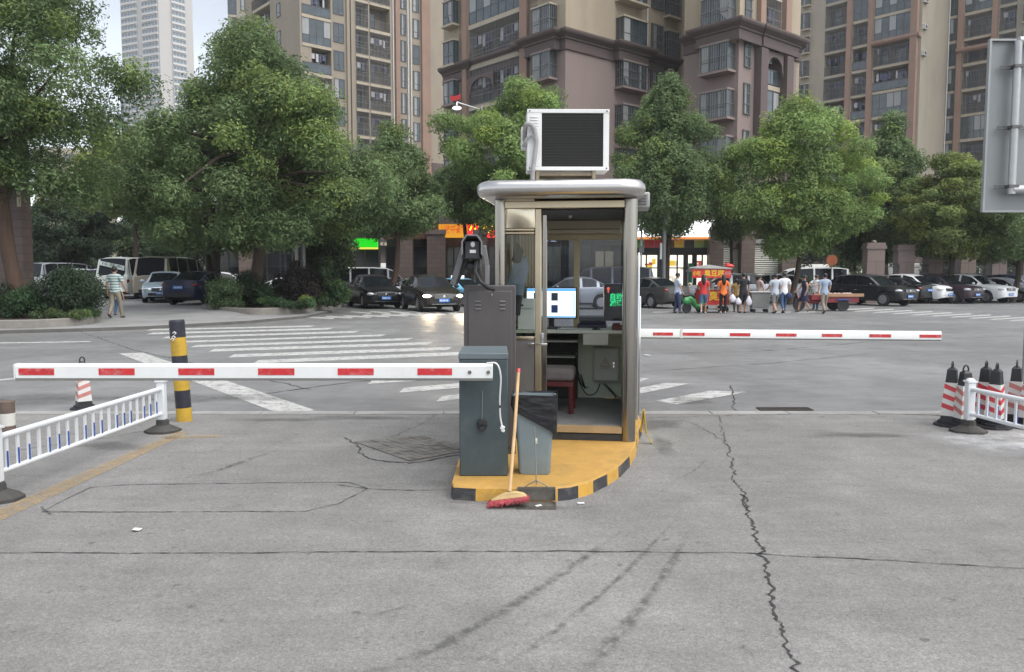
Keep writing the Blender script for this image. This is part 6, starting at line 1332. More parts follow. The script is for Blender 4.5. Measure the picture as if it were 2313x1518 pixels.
T('dark tree at the back of the left car park', 130, 60, 440, 600, 210, 'dark', 121, 'round', n=60, per=300, size=.17, trunk=.14)
T('wide dark tree behind the minibuses at the back of the car park', 300, 62, 430, 602, 280, 'dark', 122, 'round', n=80, per=300, size=.17, trunk=.14)
T('dark tree behind the tree trunks in the car park', 420, 64, 420, 600, 220, 'dark', 123, 'round', n=60, per=300, size=.17, trunk=.14)
T('dark broad shrub like tree right of the grey pole', 733, 40, 455, 640, 130, 'dark', 124, 'round', n=70, per=330, size=.12, trunk=.12, name='dark_shrub_tree')
def treeline(x0, x1, dep, h, seed):
    rs = np.random.RandomState(seed); n = int((x1 - x0) * 1.1); C = np.stack([rs.uniform(x0, x1, n), dep + rs.uniform(-1.5, 1.5, n), rs.uniform(.1, 1, n) * h], 1)
    struct(put('treeline', leaf_mesh('treeline', C, rs.uniform(1.0, 1.7, n), 260, .30, LEAF['dark'], seed)), 'stuff')
treeline(-62, -18, 80, 5.5, 3); treeline(24, 62, 72, 4.8, 4)
# shrubs
def shrub(label, x, y, wpx, hpx, dep, leafkind, seed, n=16, per=300, size=.07, young=.2, z=.34, name='shrub'):
    s = dep / FPX; base = ground_at(x, dep, z); zt = zat(y - hpx, dep) - z; r = wpx * s / 2
    t = thing(name, label, 'shrub', base, 0, 'shrubs of the planting beds'); rm = max(.16, min(r, zt) * .42)
    C, Rr = crown_clumps(seed, [(.12 * zt, r * .75), (.4 * zt, r), (.75 * zt, r * .8), (zt - rm * .5, r * .35)], n, rm * .7, rm * 1.2, hollow=.5)
    put('foliage', leaf_mesh('foliage', C, Rr, per, size, LEAF[leafkind], seed, .85, young), t); b = MB(); rn = random.Random(seed)
    for i in range(6): e = Vector(C[rn.randrange(len(C))]); b.tube([(rn.uniform(-.08, .08), rn.uniform(-.08, .08), -.05), e * .5 + Vector((0, 0, .1)), e], [.03, .022, .01], 6)
    b.build('stem', bark, t); return t
shrub('round clipped dark bush at the front of the left bed', 147, 700, 150, 92, 25.5, 'dark', 201, 26, 420, .06, .1)
shrub('low mixed green plant at the foot of the left tree', 55, 712, 110, 60, 25.0, 'fern', 202, 14, 260, .07)
shrub('low dull green plants along the front edge of the left bed', 150, 724, 150, 22, 24.4, 'deep', 203, 14, 200, .05)
shrub('spiky small shrub at the tip of the left bed', 195, 716, 50, 22, 25.2, 'fern', 204, 8, 160, .06)
shrub('tall dark shrub cut off at the left edge', -60, 715, 170, 90, 25.3, 'dark', 205, 20, 300, .07)
shrub('dense rounded bush at the left end of the middle bed', 505, 700, 90, 72, 31.5, 'deep', 206, 20, 380, .07)
shrub('dark bush below the thick trunk of the middle bed', 560, 690, 110, 70, 33, 'dark', 207, 20, 330, .07)
shrub('reddish dark shrub below the grey pole', 680, 684, 110, 78, 34, 'red', 208, 20, 360, .075, .1)
shrub('upright dark conifer shrub at the right of the middle bed', 738, 684, 60, 108, 34.5, 'dark', 209, 18, 330, .07)
shrub('low grey green shrub at the right tip of the middle bed', 755, 688, 70, 50, 34, 'fern', 210, 14, 300, .07)
shrub('yellow green small shrub in front of the reddish shrub', 690, 704, 60, 34, 32, 'olive', 211, 10, 220, .055)
shrub('low leafy cover at the front of the middle bed', 640, 708, 150, 36, 31.3, 'fern', 212, 18, 260, .06)
shrub('dark low hedge behind the middle bed', 640, 668, 260, 34, 37, 'dark', 213, 22, 300, .08)
shrub('dark clipped hedge beside the grey sedan beyond the booth', 1490, 668, 150, 34, 49, 'dark', 214, 20, 260, .09, z=0)
shrub('clipped hedge in front of the garden fence', 1890, 655, 90, 52, 50, 'deep', 215, 16, 260, .09, z=0)
shrub('small round bush by the white van', 1790, 690, 110, 70, 47.5, 'dark', 216, 18, 260, .08, z=0)
shrub('dark hedge behind the black sedans', 800, 660, 120, 26, 46, 'dark', 217, 14, 240, .09, z=0)
# cycad with arching fronds
base = ground_at(598, 32.2, .34); t = thing('cycad', 'cycad with arching fronds in the middle bed', 'plant', base); b = MB(); rn = random.Random(77)
for i in range(26):
    a = rn.random() * 6.28; el = rn.uniform(.35, 1.35); ln = rn.uniform(.8, 1.25); pts = [Vector((math.cos(a) * ln * u * math.cos(el) * (1 + .3 * u), math.sin(a) * ln * u * math.cos(el) * (1 + .3 * u), .25 + ln * u * math.sin(el) - .45 * u * u)) for u in [k / 8 for k in range(9)]]
    for p, q in zip(pts[:-1], pts[1:]):
        d = (q - p).normalized(); sd = d.cross(Vector((0, 0, 1))).normalized()
        for k in (0, .5):
            c = p.lerp(q, k)
            for sg in (-1, 1): e = c + sd * sg * .17 + d * .07 - Vector((0, 0, .02)); b.add([c, c + d * .03, e], [(0, 1, 2)])
b.build('frond', mat('cycad_green', (.035, .075, .035), .5, 0, .3, 4), t); b = MB(); b.cyl((0, 0, -.05), (0, 0, .3), .13, .12, 10); b.build('trunk', bark, t)
# lamps, poles and signs on the far pavement
pg = mat('pole_grey', (.16, .165, .165), .5, .3, .1, 4)
base = ground_at(685, 36, .1); t = thing('utility_pole', 'thick grey pole with a cabinet box beside the middle bed', 'pole', base); b = MB(); b.cyl((0, 0, 0), (0, 0, zat(500, 36) - .1), .13, .11, 14); b.build('pole', pg, t, smooth=40); b = MB(); z0, z1 = zat(548, 36) - .1, zat(512, 36) - .1; b.b2((-.38, -.1, z0), (-.14, .15, z1)); b.build('upper_box', pg, t); b = MB(); b.b2((-.34, -.12, zat(588, 36) - .1), (-.22, .1, z0 - .01)); b.build('lower_box', mat('box_pale', (.45, .45, .44), .5), t); b = MB(); b.cyl((-.43, 0, z1 - .05), (-.43, 0, zat(478, 36)), .06, n=8); b.b2((-.52, -.05, zat(478, 36) + .002), (-.3, .05, zat(472, 36))); b.build('beacon', mat('beacon_grey', (.4, .4, .42), .4), t)
base = ground_at(648, 38, .1); t = thing('street_name_sign', 'green and white street name sign on two thin posts', 'street sign', base); z0, z1, zm = zat(557, 38) - .1, zat(534, 38) - .1, zat(548, 38) - .1
b = MB(); b.b2((-.37, -.03, zm + .002), (.37, .03, z1), 0); b.b2((-.40, -.035, z0), (.40, .035, zm), 1); b.build('board', [mat('sign_green', (.012, .16, .095), .45), mat('sign_pale', (.42, .40, .40), .5)], t, bevel=.02); text('lettering', '长江路', .26, mat('sign_letter', (.5, .6, .6), .5), t, (0, -.034, (zm + z1) / 2), ext=.002)
b = MB(); b.cyl((-.06, 0, 0), (-.06, 0, z0 - .001), .035, n=8); b.cyl((.28, 0, 0), (.28, 0, z0 - .001), .035, n=8); b.build('post', pg, t)
base = ground_at(1085, 46.5, 0); t = thing('street_lamp', 'street lamp with a curved arm and lit oval head above the left trees', 'street lamp', base); zt_ = zat(255, 46.5); b = MB(); b.cyl((0, 0, 0), (0, 0, zt_), .09, .06, 10); b.build('pole', pg, t, smooth=40)
hx = D(1032, 236, 46.5); b = MB(); b.tube([(.12, 0, zat(250, 46.5)), (.12, 0, zat(238, 46.5)), (-.02, 0, zat(247, 46.5)), (hx.x - base.x + .25, 0, zat(234, 46.5)), (hx.x - base.x, 0, zat(230, 46.5))], .035, 8); b.build('arm', mat('lamp_pale', (.55, .55, .54), .4, .3), t, smooth=60); b = MB(); b.tube([(hx.x - base.x, 0, zat(231, 46.5)), (hx.x - base.x, 0, zat(238, 46.5))], .03, 8); b.ball((hx.x - base.x, 0, zat(244, 46.5)), (.27, .2, .11), 16, 8); b.build('lamp_head', emi('lamp_white', (1, 1, 1), 1.4), t, smooth=60)
b = MB(); z = zat(320, 46.5)
while z > zat(560, 46.5): b.b2((.55, -.03, z - .12), (.60, .03, z)); z -= .3
base = ground_at(1499, 43.2, 0); t = thing('lamp_pole', 'plain grey lamp pole with a junction box in front of the pointed tree', 'pole', base); b = MB(); b.cyl((0, 0, 0), (0, 0, 6.2), .12, .10, 12); b.build('pole', pg, t, smooth=40); b = MB(); b.b2((-.22, -.1, zat(585, 42.5)), (-.12, .1, zat(548, 42.5))); b.build('junction_box', mat('box_pale', (.45, .45, .44), .5), t)
base = ground_at(1448, 44, 0); t = thing('signal_pole', 'thin pale pole right behind the booth', 'pole', base); b = MB(); b.cyl((0, 0, 0), (0, 0, zat(480, 44)), .05, n=8); b.build('pole', mat('box_pale', (.45, .45, .44), .5), t); b = MB(); b.b2((-.14, -.08, zat(570, 44)), (.14, .08, zat(556, 44))); b.build('box', pg, t)
# ================================================================== vehicles
def paint(name, col, met=.0, rough=.32): return mat('paint_' + name, col, rough, met, .05, 3, coat=.25, spec=.35, dirt=tuple(c * .7 + .06 for c in col), dscale=3, damt=.18)
cglass = mat('car_glass', (.010, .013, .016), .10, 0, 0, spec=.28)
trimk = mat('car_trim', (.016, .016, .017), .5, 0, .1, 5); under = mat('car_underside', (.01, .01, .01), .9, 0, 0)
rimm = mat('alloy_rim', (.42, .42, .43), .3, .8, .05, 5); steelrim = mat('steel_rim', (.25, .25, .25), .4, .6, .1, 5)
lampw = mat('headlamp_glass', (.55, .57, .58), .12, 0, .15, 8, coat=.5); lampr = mat('tail_lamp_red', (.28, .012, .015), .2, 0, .15, 8, coat=.5)
plateb = mat('plate_blue', (.03, .16, .50), .45); chromec = mat('car_chrome', (.60, .60, .61), .15, 1, 0); pale = mat('plate_letter', (.7, .72, .75), .5)
lampon = emi('headlamp_lit', (1, .86, .62), 16.0)
SPEC = {
 'sedan': dict(L=4.75, w=.90, zb=.21, axles=(.95, 3.72), rw=.325,
   belt=[(0, .60), (.05, .68), (.35, .78), (1.1, .90), (1.45, .945), (2.6, .97), (3.75, 1.0), (4.2, 1.03), (4.6, 1.05), (4.72, 1.0), (4.75, .72)],
   roof=[(1.22, .93), (2.02, 1.38), (2.45, 1.455), (2.9, 1.46), (3.35, 1.41), (4.15, 1.045)],
   wid=[(0, .58), (.06, .70), (.25, .82), (.7, .885), (1.5, .9), (3.6, .9), (4.3, .86), (4.62, .78), (4.72, .70), (4.75, .60)], wroof=[(1.22, .76), (2.02, .64), (2.9, .65), (3.35, .64), (4.15, .72)], ws=(1.22, 2.02), rs=(3.35, 4.15), pil=[(2.72, 2.84), (3.52, 3.66)]),
 'suv': dict(L=4.65, w=.93, zb=.26, axles=(.92, 3.62), rw=.36,
   belt=[(0, .70), (.05, .84), (.3, .95), (1.0, 1.03), (1.35, 1.06), (2.5, 1.08), (3.9, 1.13), (4.4, 1.15), (4.58, 1.12), (4.62, .98), (4.65, .80)],
   roof=[(1.18, 1.05), (1.92, 1.55), (2.4, 1.66), (3.1, 1.67), (3.8, 1.62), (4.10, 1.56), (4.54, 1.15)],
   wid=[(0, .62), (.06, .74), (.25, .85), (.7, .915), (1.5, .93), (3.6, .93), (4.2, .90), (4.5, .83), (4.6, .79), (4.65, .70)], wroof=[(1.18, .80), (1.92, .69), (2.6, .71), (3.8, .69), (4.1, .67), (4.54, .76)], ws=(1.18, 1.92), rs=(4.10, 4.54), pil=[(2.5, 2.62), (3.42, 3.54)]),
 'van': dict(L=5.2, w=.92, zb=.24, axles=(1.0, 4.1), rw=.33,
   belt=[(0, .75), (.05, .90), (.3, 1.02), (.6, 1.10), (1.0, 1.14), (2.5, 1.16), (4.6, 1.17), (5.1, 1.17), (5.17, 1.1), (5.2, .8)],
   roof=[(.45, 1.08), (1.25, 1.86), (1.7, 2.03), (2.6, 2.08), (4.4, 2.07), (4.92, 1.99), (5.14, 1.17)],
   wid=[(0, .66), (.06, .78), (.3, .88), (.8, .92), (4.6, .92), (5.0, .90), (5.15, .87), (5.2, .8)], wroof=[(.45, .80), (1.25, .74), (2.4, .77), (4.9, .76), (5.14, .82)], ws=(.45, 1.25), rs=(4.92, 5.14), pil=[(1.6, 1.72), (2.75, 2.85), (3.85, 3.95), (4.78, 4.9)]),
}
def interp(tab, x):
    return float(np.interp(x, [p[0] for p in tab], [p[1] for p in tab]))
def car_meshes(kind):
    """lofted body with real wheel arches, its window bands cut out as parts of their own"""
    S = SPEC[kind]; L_ = S['L']; rw = S['rw'] + .055
    xs = set([0, .02, .06, .14, .25, L_, L_ - .02, L_ - .06, L_ - .14, L_ - .25] + [p[0] for p in S['roof']] + [p[0] for p in S['belt']])
    for a in S['axles']:
        for k in range(-5, 6): xs.add(a + rw * math.sin(k / 5 * math.pi / 2) * 1.0)
        xs |= {a - rw - .01, a + rw + .01}
    for p in S['pil']: xs |= set(p)
    x = .3
    while x < L_: xs.add(x); x += .3
    X = sorted(xs); X = [x for i, x in enumerate(X) if i == 0 or x - X[i - 1] > .008]
    r0, r1 = S['roof'][0][0], S['roof'][-1][0]; secs = []
    for x in X:
        zb = S['zb'] + (.10 * max(0, 1 - x / .3) + .14 * max(0, 1 - (L_ - x) / .35)); zt = interp(S['belt'], x); w = interp(S['wid'], x); arch = 0
        for a in S['axles']:
            if abs(x - a) < rw: arch = max(arch, S['rw'] + math.sqrt(rw * rw - (x - a) ** 2))
        lo = max(zb, arch); cab = r0 < x < r1
        zr = interp(S['roof'], x) if cab else zt + .035; wr = interp(S['wroof'], x) if cab else w * .84
        zm = max(lo + .05, zb + .55 * (zt - zb)); zsh = max(zm + .02, zt - .05)
        dip = 0 if not cab else .0
        secs.append([(0, lo), (w * .9, lo), (w * .985, max(lo, zb + .10) if arch == 0 else lo), (w, zm), (w * .985, zsh), (w * .95, zt + dip), (wr, max(zt + .012, zr - .055)), (wr * .86, max(zt + .02, zr - .012)), (wr * .45, zr + .012 if cab else zt + .05), (0, zr + .022 if cab else zt + .058)])
    K = len(secs[0]); V = []
    for x, s in zip(X, secs): V += [(L_ / 2 - x, y, z) for y, z in s] + [(L_ / 2 - x, -y, z) for y, z in s]
    parts = {'body': [], 'windscreen': [], 'rear_window': [], 'side_window': [], 'side_window_b': [], 'under': []}
    inpil = lambda a, b: any(p[0] - .004 <= a and b <= p[1] + .004 for p in S['pil'])
    for i in range(len(X) - 1):
        a, b = X[i], X[i + 1]
        for side in (0, 1):
            for j in range(K - 1):
                f = [i * 2 * K + side * K + j, (i + 1) * 2 * K + side * K + j, (i + 1) * 2 * K + side * K + j + 1, i * 2 * K + side * K + j + 1]
                if side == 0: f = f[::-1]
                key = 'body'
                if j == 0: key = 'under'
                elif j >= 7 and S['ws'][0] <= a + .003 and b <= S['ws'][1] + .003 and S['ws'][0] < b: key = 'windscreen'
                elif j >= 7 and S['rs'][0] <= a + .003 and b <= S['rs'][1] + .003: key = 'rear_window'
                elif j == 5 and S['ws'][0] + .25 <= a + .003 and b <= S['rs'][1] - .12 and not inpil(a, b): key = 'side_window' if side == 0 else 'side_window_b'
                parts[key].append(f)
    n = len(X) - 1
    for e, rev in ((0, False), (n, True)):
        loop = [e * 2 * K + j for j in range(K)] + [e * 2 * K + K + j for j in range(K - 2, 0, -1)]
        parts['body'].append(loop if not rev else loop[::-1])
    def mk(key, faces, m, sm):
        idx = sorted({v for f in faces for v in f}); mp = {v: k for k, v in enumerate(idx)}; me = bpy.data.meshes.new(key); me.from_pydata([V[v] for v in idx], [], [[mp[v] for v in f] for f in faces]); me.materials.append(m)
        me.polygons.foreach_set('use_smooth', [True] * len(me.polygons)); me.set_sharp_from_angle(angle=R(sm)); me.validate(); me.update(); return me
    out = {}
    # left and right side panes as separate meshes per pane
    for key in ('body', 'under', 'windscreen', 'rear_window'): out[key] = mk(key, parts[key], {'body': trimk, 'under': under}.get(key, cglass), 35 if key == 'body' else 60)
    panes = []
    for key in ('side_window', 'side_window_b'):
        cur = []; last = None
        for f in parts[key]:
            i = min(f) // (2 * K)
            if last is not None and i != last + 1: panes.append(cur); cur = []
            cur.append(f); last = i
        if cur: panes.append(cur)
    out['panes'] = [mk('side_window', p, cglass, 60) for p in panes]
    return out
CARM = {k: car_meshes(k) for k in SPEC}
def m_tyre(r):
    return cached(('tyre', r), lambda: MB().lathe([(r * .62, -.09), (r * .94, -.10), (r, -.075), (r, .075), (r * .94, .10), (r * .62, .09)], (0, 0, 0), 28, 0, 'y').mesh('tyre', [rubber], 30))
def m_rim(r, m):
    def f():
        b = MB(); b.lathe([(r * .64, -.085), (r * .60, -.095), (r * .56, -.05), (.02, -.045)], (0, 0, 0), 28, 1, 'y'); b.lathe([(r * .64, -.095), (r * .57, -.103), (r * .56, -.06)], (0, 0, 0), 28, 0, 'y')
        for k in range(5):
            a = k * 2 * math.pi / 5 + .3; c, s = math.cos(a), math.sin(a); b.bar((c * r * .08, -.086, s * r * .08), (c * r * .585, -.094, s * r * .585), .012, r * .17) if False else b.add([(c * r * .1 - s * r * .10, -.088, s * r * .1 + c * r * .10), (c * r * .1 + s * r * .10, -.088, s * r * .1 - c * r * .10), (c * r * .59 + s * r * .08, -.098, s * r * .59 - c * r * .08), (c * r * .59 - s * r * .08, -.098, s * r * .59 + c * r * .08)], [(0, 1, 2, 3)], 0)
        b.lathe([(r * .13, -.105), (r * .10, -.11), (.005, -.111)], (0, 0, 0), 12, 0, 'y'); return b.mesh('rim', [m, trimk], 40)
    return cached(('rim', r, m.name), f)
NCAR = [0]
def car(kind, label, cat, x, dep, heading, pm, lights=False, rim=None, scale=(1, 1, 1), plate=True, group='cars parked and driving beyond the gate', name=None, roofbar=False, wide=None, z=0):
    """x: picture column of the middle of the car; heading in degrees from +X (counter clockwise)"""
    S = SPEC[kind]; q = D(x, 620, dep); t = thing(name or {'sedan': 'sedan_car', 'suv': 'suv_car', 'van': 'van'}[kind], label, cat, (q.x, dep, z), R(heading), group); t.scale = scale
    M_ = CARM[kind]; L_ = S['L']; w = S['w']
    bm = cached(('body', kind, pm.name), lambda: (lambda me: (me.materials.clear(), me.materials.append(pm), me)[2])(M_['body'].copy()))
    body = put('body', bm, t); put('underside', M_['under'], t); put('windscreen', M_['windscreen'], t); put('rear_window', M_['rear_window'], t)
    for p in M_['panes']: put('side_window', p, t)
    for ax in S['axles']:
        for sg in (-1, 1):
            wh = put('wheel', m_tyre(S['rw']), t, (L_ / 2 - ax, sg * (w - .115), S['rw']), 0 if sg < 0 else math.pi); wh.name = 'wheel'; put('rim', m_rim(S['rw'], rim or rimm), wh)
    zl = interp(S['belt'], .2) - .09
    def hl():
        b = MB(); b.ball((0, 0, 0), (.20, .19, .075), 14, 8); return b.mesh('headlight', [lampw], 60)
    for sg in (-1, 1):
        o = put('headlight', cached(('hl',), hl), t, (L_ / 2 - .19, sg * w * .735, zl), sg * -.45)
        if lights: o.data = cached(('hlon',), lambda: MB().ball((.03, 0, 0), (.19, .17, .065), 14, 8).mesh('headlight', [lampon], 60))
        zt = interp(S['belt'], L_ - .1) - (.15 if kind != 'van' else .28)
        def tl():
            b = MB(); b.ball((0, 0, 0), (.14, .17 if kind != 'van' else .06, .075 if kind != 'van' else .20), 12, 8); return b.mesh('tail_light', [lampr], 60)
        put('tail_light', cached(('tl', kind), tl), t, (-L_ / 2 + .15, sg * w * (.72 if kind != 'van' else .90), zt), sg * .4 if kind != 'van' else 0)
        def mir():
            b = MB(); b.ball((0, 0, 0), (.075, .11, .07), 10, 6); return b.mesh('mirror', [pm], 60)
        put('mirror', cached(('mir', pm.name), mir), t, (L_ / 2 - S['ws'][0] - .42, sg * (w + .07), interp(S['belt'], S['ws'][0] + .3) + .07))
        for k in range(2 if kind != 'van' else 1):
            def hd(): return MB().b2((-.09, -.012, -.014), (.09, .012, .014)).mesh('door_handle', [chromec])
            put('door_handle', cached(('dh',), hd), t, (L_ / 2 - (2.55 + k * .95), sg * (w * .99), S['zb'] + .60 * (interp(S['belt'], 2.6) - S['zb']) + .08))
        def sm():
            b = MB(); b.b2((-1.3, -.012, -.03), (1.3, .012, .03)); return b.mesh('sill_trim', [trimk])
        put('sill_trim', cached(('sill',), sm), t, (L_ / 2 - sum(S['axles']) / 2 + .0, sg * (w * .985), S['zb'] + .06)).scale = ((S['axles'][1] - S['axles'][0] - 2 * S['rw'] - .16) / 2.6, 1, 1)
    def gr():
        b = MB(); b.b2((-.03, -.40, -.09), (.03, .40, .07), 0)
        for i in range(4): b.b2((.031, -.39, -.075 + i * .04), (.04, .39, -.06 + i * .04), 1)
        b.ball((.042, 0, -.01), (.01, .055, .055), 12, 6, 1); return b.mesh('grille', [trimk, chromec])
    put('grille', cached(('gr',), gr), t, (L_ / 2 - .015, 0, zl - .01))
    def lg():
        b = MB(); b.b2((-.05, -.55, -.07), (.03, .55, .06), 0); b.b2((.0305, -.5, -.09), (.04, .5, -.075), 1); return b.mesh('bumper_grille', [trimk, chromec])
    put('bumper_grille', cached(('lg',), lg), t, (L_ / 2 - .03, 0, S['zb'] + .20))
    def rb():
        b = MB(); b.b2((-.02, -.55, -.07), (.02, .55, .07)); return b.mesh('rear_bumper_trim', [trimk])
    put('rear_bumper_trim', cached(('rb',), rb), t, (-L_ / 2 + .002, 0, S['zb'] + .22))
    if plate:
        def pl():
            b = MB(); b.b2((-.006, -.22, -.07), (.006, .22, .07), 0)
            for sg in (-1, 1):
                for i in range(6): b.b2((sg * .0062, -.17 + i * .06 - .016, -.035), (sg * .0085, -.17 + i * .06 + .016, .035), 1)
            return b.mesh('number_plate', [plateb, pale])
        put('number_plate', cached(('pl',), pl), t, (L_ / 2 + .035, 0, S['zb'] + .26)); put('number_plate', cached(('pl',), pl), t, (-L_ / 2 - .012, 0, S['zb'] + (.50 if kind != 'sedan' else .56)))
    if roofbar:
        for sg in (-1, 1):
            b = MB(); zr = interp(S['roof'], 3.0); b.tube([(L_ / 2 - 2.2, sg * .60, zr - .02), (L_ / 2 - 2.35, sg * .60, zr + .03), (L_ / 2 - 3.9, sg * .59, zr + .0), (L_ / 2 - 4.0, sg * .59, zr - .07)], .018, 6); b.build('roof_rail', chromec, t, smooth=60)
    if lights:
        for sg in (-1, 1):
            ld = bpy.data.lights.new('headlamp', 'SPOT'); ld.energy = 60; ld.color = (1, .80, .52); ld.spot_size = R(70); ld.spot_blend = .8; ld.shadow_soft_size = .08
            lo = bpy.data.objects.new('headlamp_beam', ld); COL.objects.link(lo); lo.parent = t; lo.location = (L_ / 2 + .22, sg * w * .735, zl); lo.rotation_euler = (0, R(-80), 0)
    # chrome strip along the window line
    if kind != 'van':
        for sg in (-1, 1):
            def st():
                b = MB(); pts = [(L_ / 2 - x, 0, interp(S['belt'], x) + .006) for x in np.linspace(S['ws'][0] + .3, S['rs'][0] + .3, 8)]; b.tube(pts, .010, 5); return b.mesh('window_strip', [chromec])
            put('window_strip', cached(('st', kind), st), t, (0, sg * w * .955, 0))
    return t
pk_, pdb = paint('black', (.012, .012, .014)), paint('navy', (.010, .014, .045)); pbr = paint('dark_brown', (.035, .030, .026), .4); pgy = paint('grey', (.085, .082, .078), .6); psi = paint('silver', (.40, .41, .43), .6); pwh = paint('white', (.72, .73, .74)); pbe = paint('beige', (.36, .33, .27), .3); pce = paint('pale_blue', (.42, .52, .60), .4); pvi = paint('plum', (.05, .032, .045), .3); pwg = paint('white_green', (.62, .66, .62)); ptx = paint('taxi_blue', (.16, .42, .60), .1)
# left car park
car('sedan', 'dark blue sedan seen from behind beside the middle bed', 'car', 462, 36.3, 84, pdb, z=.33)
car('sedan', 'pale blue sedan half hidden behind the dark blue sedan', 'car', 374, 39.0, -72, pce, z=.33)
beige_bus = car('van', 'beige minibus seen from behind in the left car park', 'minibus', 394, 43.0, 90, pbe, z=.33, plate=False, scale=(1.15, 1.02, 1.08), name='minibus', group='minibuses in the left car park')
wbus = car('van', 'white minibus with a lettered strip on its rear window', 'minibus', 312, 45.0, 89, pwg, z=.33, plate=False, scale=(1.15, 1.02, 1.08), name='minibus', group='minibuses in the left car park')
S = SPEC['van']; b = MB(); xw = -S['L'] / 2 - .03
o = put('rear_banner', MB().add([(xw + .04, .62, 1.70), (xw + .02, -.72, 1.40), (xw + .08, -.72, 1.64), (xw + .11, .62, 1.90)], [(0, 1, 2, 3)]).mesh('rear_banner', [mat('banner_pale', (.50, .56, .54), .5)]), wbus)
lt = text('banner_lettering', '10 路去', .21, mat('banner_letter', (.06, .10, .10), .5), o, (xw + .048, -.08, 1.655), (R(90), R(13), R(-90)), ext=.001, w=1.0)
car('suv', 'silver SUV seen from behind next to the white minibus', 'car', 256, 46.5, 92, psi, z=.33)
for i, (x, dp, hd, pm, kd, lb) in enumerate(((190, 50, 70, pwh, 'suv', 'white car right of the round bush in the left car park'), (150, 53, 70, psi, 'van', 'silver car roof above the round bush'), (112, 54, 68, pk_, 'suv', 'black car roof above the round bush, nearest the tiled pier'), (165, 60, 70, pwh, 'van', 'white car in the back row above the round bush'), (105, 62, 70, psi, 'van', 'silver car in the back row beside the tiled pier'), (215, 63, 70, pdb, 'sedan', 'dark car in the back row left of the white minibus'), (510, 50, 10, pwh, 'sedan', 'white sedan behind the forked tree trunks'), (560, 54, 10, pwh, 'suv', 'white car between the trunks of the middle bed'), (660, 51, 8, pwh, 'sedan', 'white car behind the street name sign'), (20, 52, 5, psi, 'sedan', 'silver car glimpsed left of the tiled pier'))):
    car(kd, lb, 'car', x, dp, hd, pm, z=.33 if x < 560 else 0)
# middle
car('sedan', 'black sedan with a blue plate waiting behind the lit dark sedan', 'car', 842, 40.5, -66, pk_, scale=(1.08, 1.06, 1.12))
car('sedan', 'dark brown sedan with lit headlights driving towards the gate', 'car', 970, 37.0, -70, pbr, lights=True, scale=(1.08, 1.08, 1.12))
car('sedan', 'silver car with an arched roof behind the two dark sedans', 'car', 955, 44.5, 8, psi)
car('van', 'white van behind the black sedan', 'van', 840, 49, 12, pwh)
car('sedan', 'white sedan just behind the roof of the black sedan', 'car', 872, 44.5, -40, pwh)
tx = car('sedan', 'blue and white taxi with a roof sign behind the dark cabinet', 'taxi', 1040, 42.5, -50, ptx, name='taxi')
b = MB(); b.b2((-.12, -.35, 1.47), (.12, .35, 1.60)); b.ball((0, 0, 1.6), (.11, .30, .06), 14, 6); b.build('roof_sign', emi('taxi_sign', (.92, .97, 1), 1.3), tx, smooth=50, loc=(-.25, 0, .0))
car('sedan', 'silver sedan crossing behind the booth window', 'car', 1290, 38.5, 181, psi, plate=False, scale=(1, 1, 1.05))
car('van', 'grey van parked beyond the silver sedan, seen through the booth', 'van', 1372, 44, 178, paint('van_grey', (.16, .16, .18), .5), plate=False)
# right of the booth
car('sedan', 'grey sedan with red tail lights right of the booth', 'car', 1462, 40.5, 119, pgy, scale=(1.02, 1, 1.02))
car('suv', 'silver SUV parked behind the snack cart', 'car', 1640, 45.0, 170, psi, roofbar=True)
car('suv', 'second silver SUV parked behind the walkers', 'car', 1728, 47, 170, psi)
car('van', 'white van half hidden behind the bright tree trunk', 'van', 1822, 50, 178, pwh)
car('suv', 'large black SUV at the left end of the right hand row', 'car', 1968, 43.3, -62, pk_, scale=(1.02, 1, 1.0))
car('sedan', 'black sedan parked tail out beside the large black SUV', 'car', 2018, 47.0, 117, pk_)
car('suv', 'white SUV with a dark windscreen right of the black tail lights', 'car', 2064, 47.0, -62, pwh)
car('suv', 'dark plum SUV between two white SUVs', 'car', 2122, 46.8, -62, pvi, roofbar=True)
car('suv', 'white SUV with chrome grille near the right edge', 'car', 2196, 47.6, -62, pwh, roofbar=True)
car('sedan', 'silver sedan beside the white SUV at the right edge', 'car', 2268, 49.0, -62, psi)
car('suv', 'dark SUV cut off by the right edge', 'car', 2296, 54.5, -60, pdb)
# ================================================================== people
SKIN = mat('skin', (.40, .235, .165), .55, 0, .06, 6); HAIR = mat('hair_black', (.010, .009, .009), .45, 0, .3, 30, stretch=(1, 1, .2)); SHOE_W = mat('shoe_white', (.6, .6, .58), .6); SHOE_D = mat('shoe_dark', (.05, .045, .04), .6); BEIGE_C = None
def cloth(n, c): return mat('cloth_' + n, c, .85, 0, .12, 6, .25, 30)
def striped(n, c0, c1):
    m = cloth(n, c0); t = m.node_tree; N = t.nodes; tc = N.new('ShaderNodeTexCoord'); wv = N.new('ShaderNodeTexWave'); wv.bands_direction = 'Z'; wv.inputs['Scale'].default_value = 3.4; cr_ = N.new('ShaderNodeValToRGB')
    cr_.color_ramp.interpolation = 'CONSTANT'; cr_.color_ramp.elements[0].color = (*c0, 1); cr_.color_ramp.elements[1].color = (*c1, 1); cr_.color_ramp.elements[1].position = .82
    t.links.new(tc.outputs['Object'], wv.inputs['Vector']); t.links.new(wv.outputs['Fac'], cr_.inputs[0]); t.links.new(cr_.outputs[0], N['Principled BSDF'].inputs['Base Color']); return m
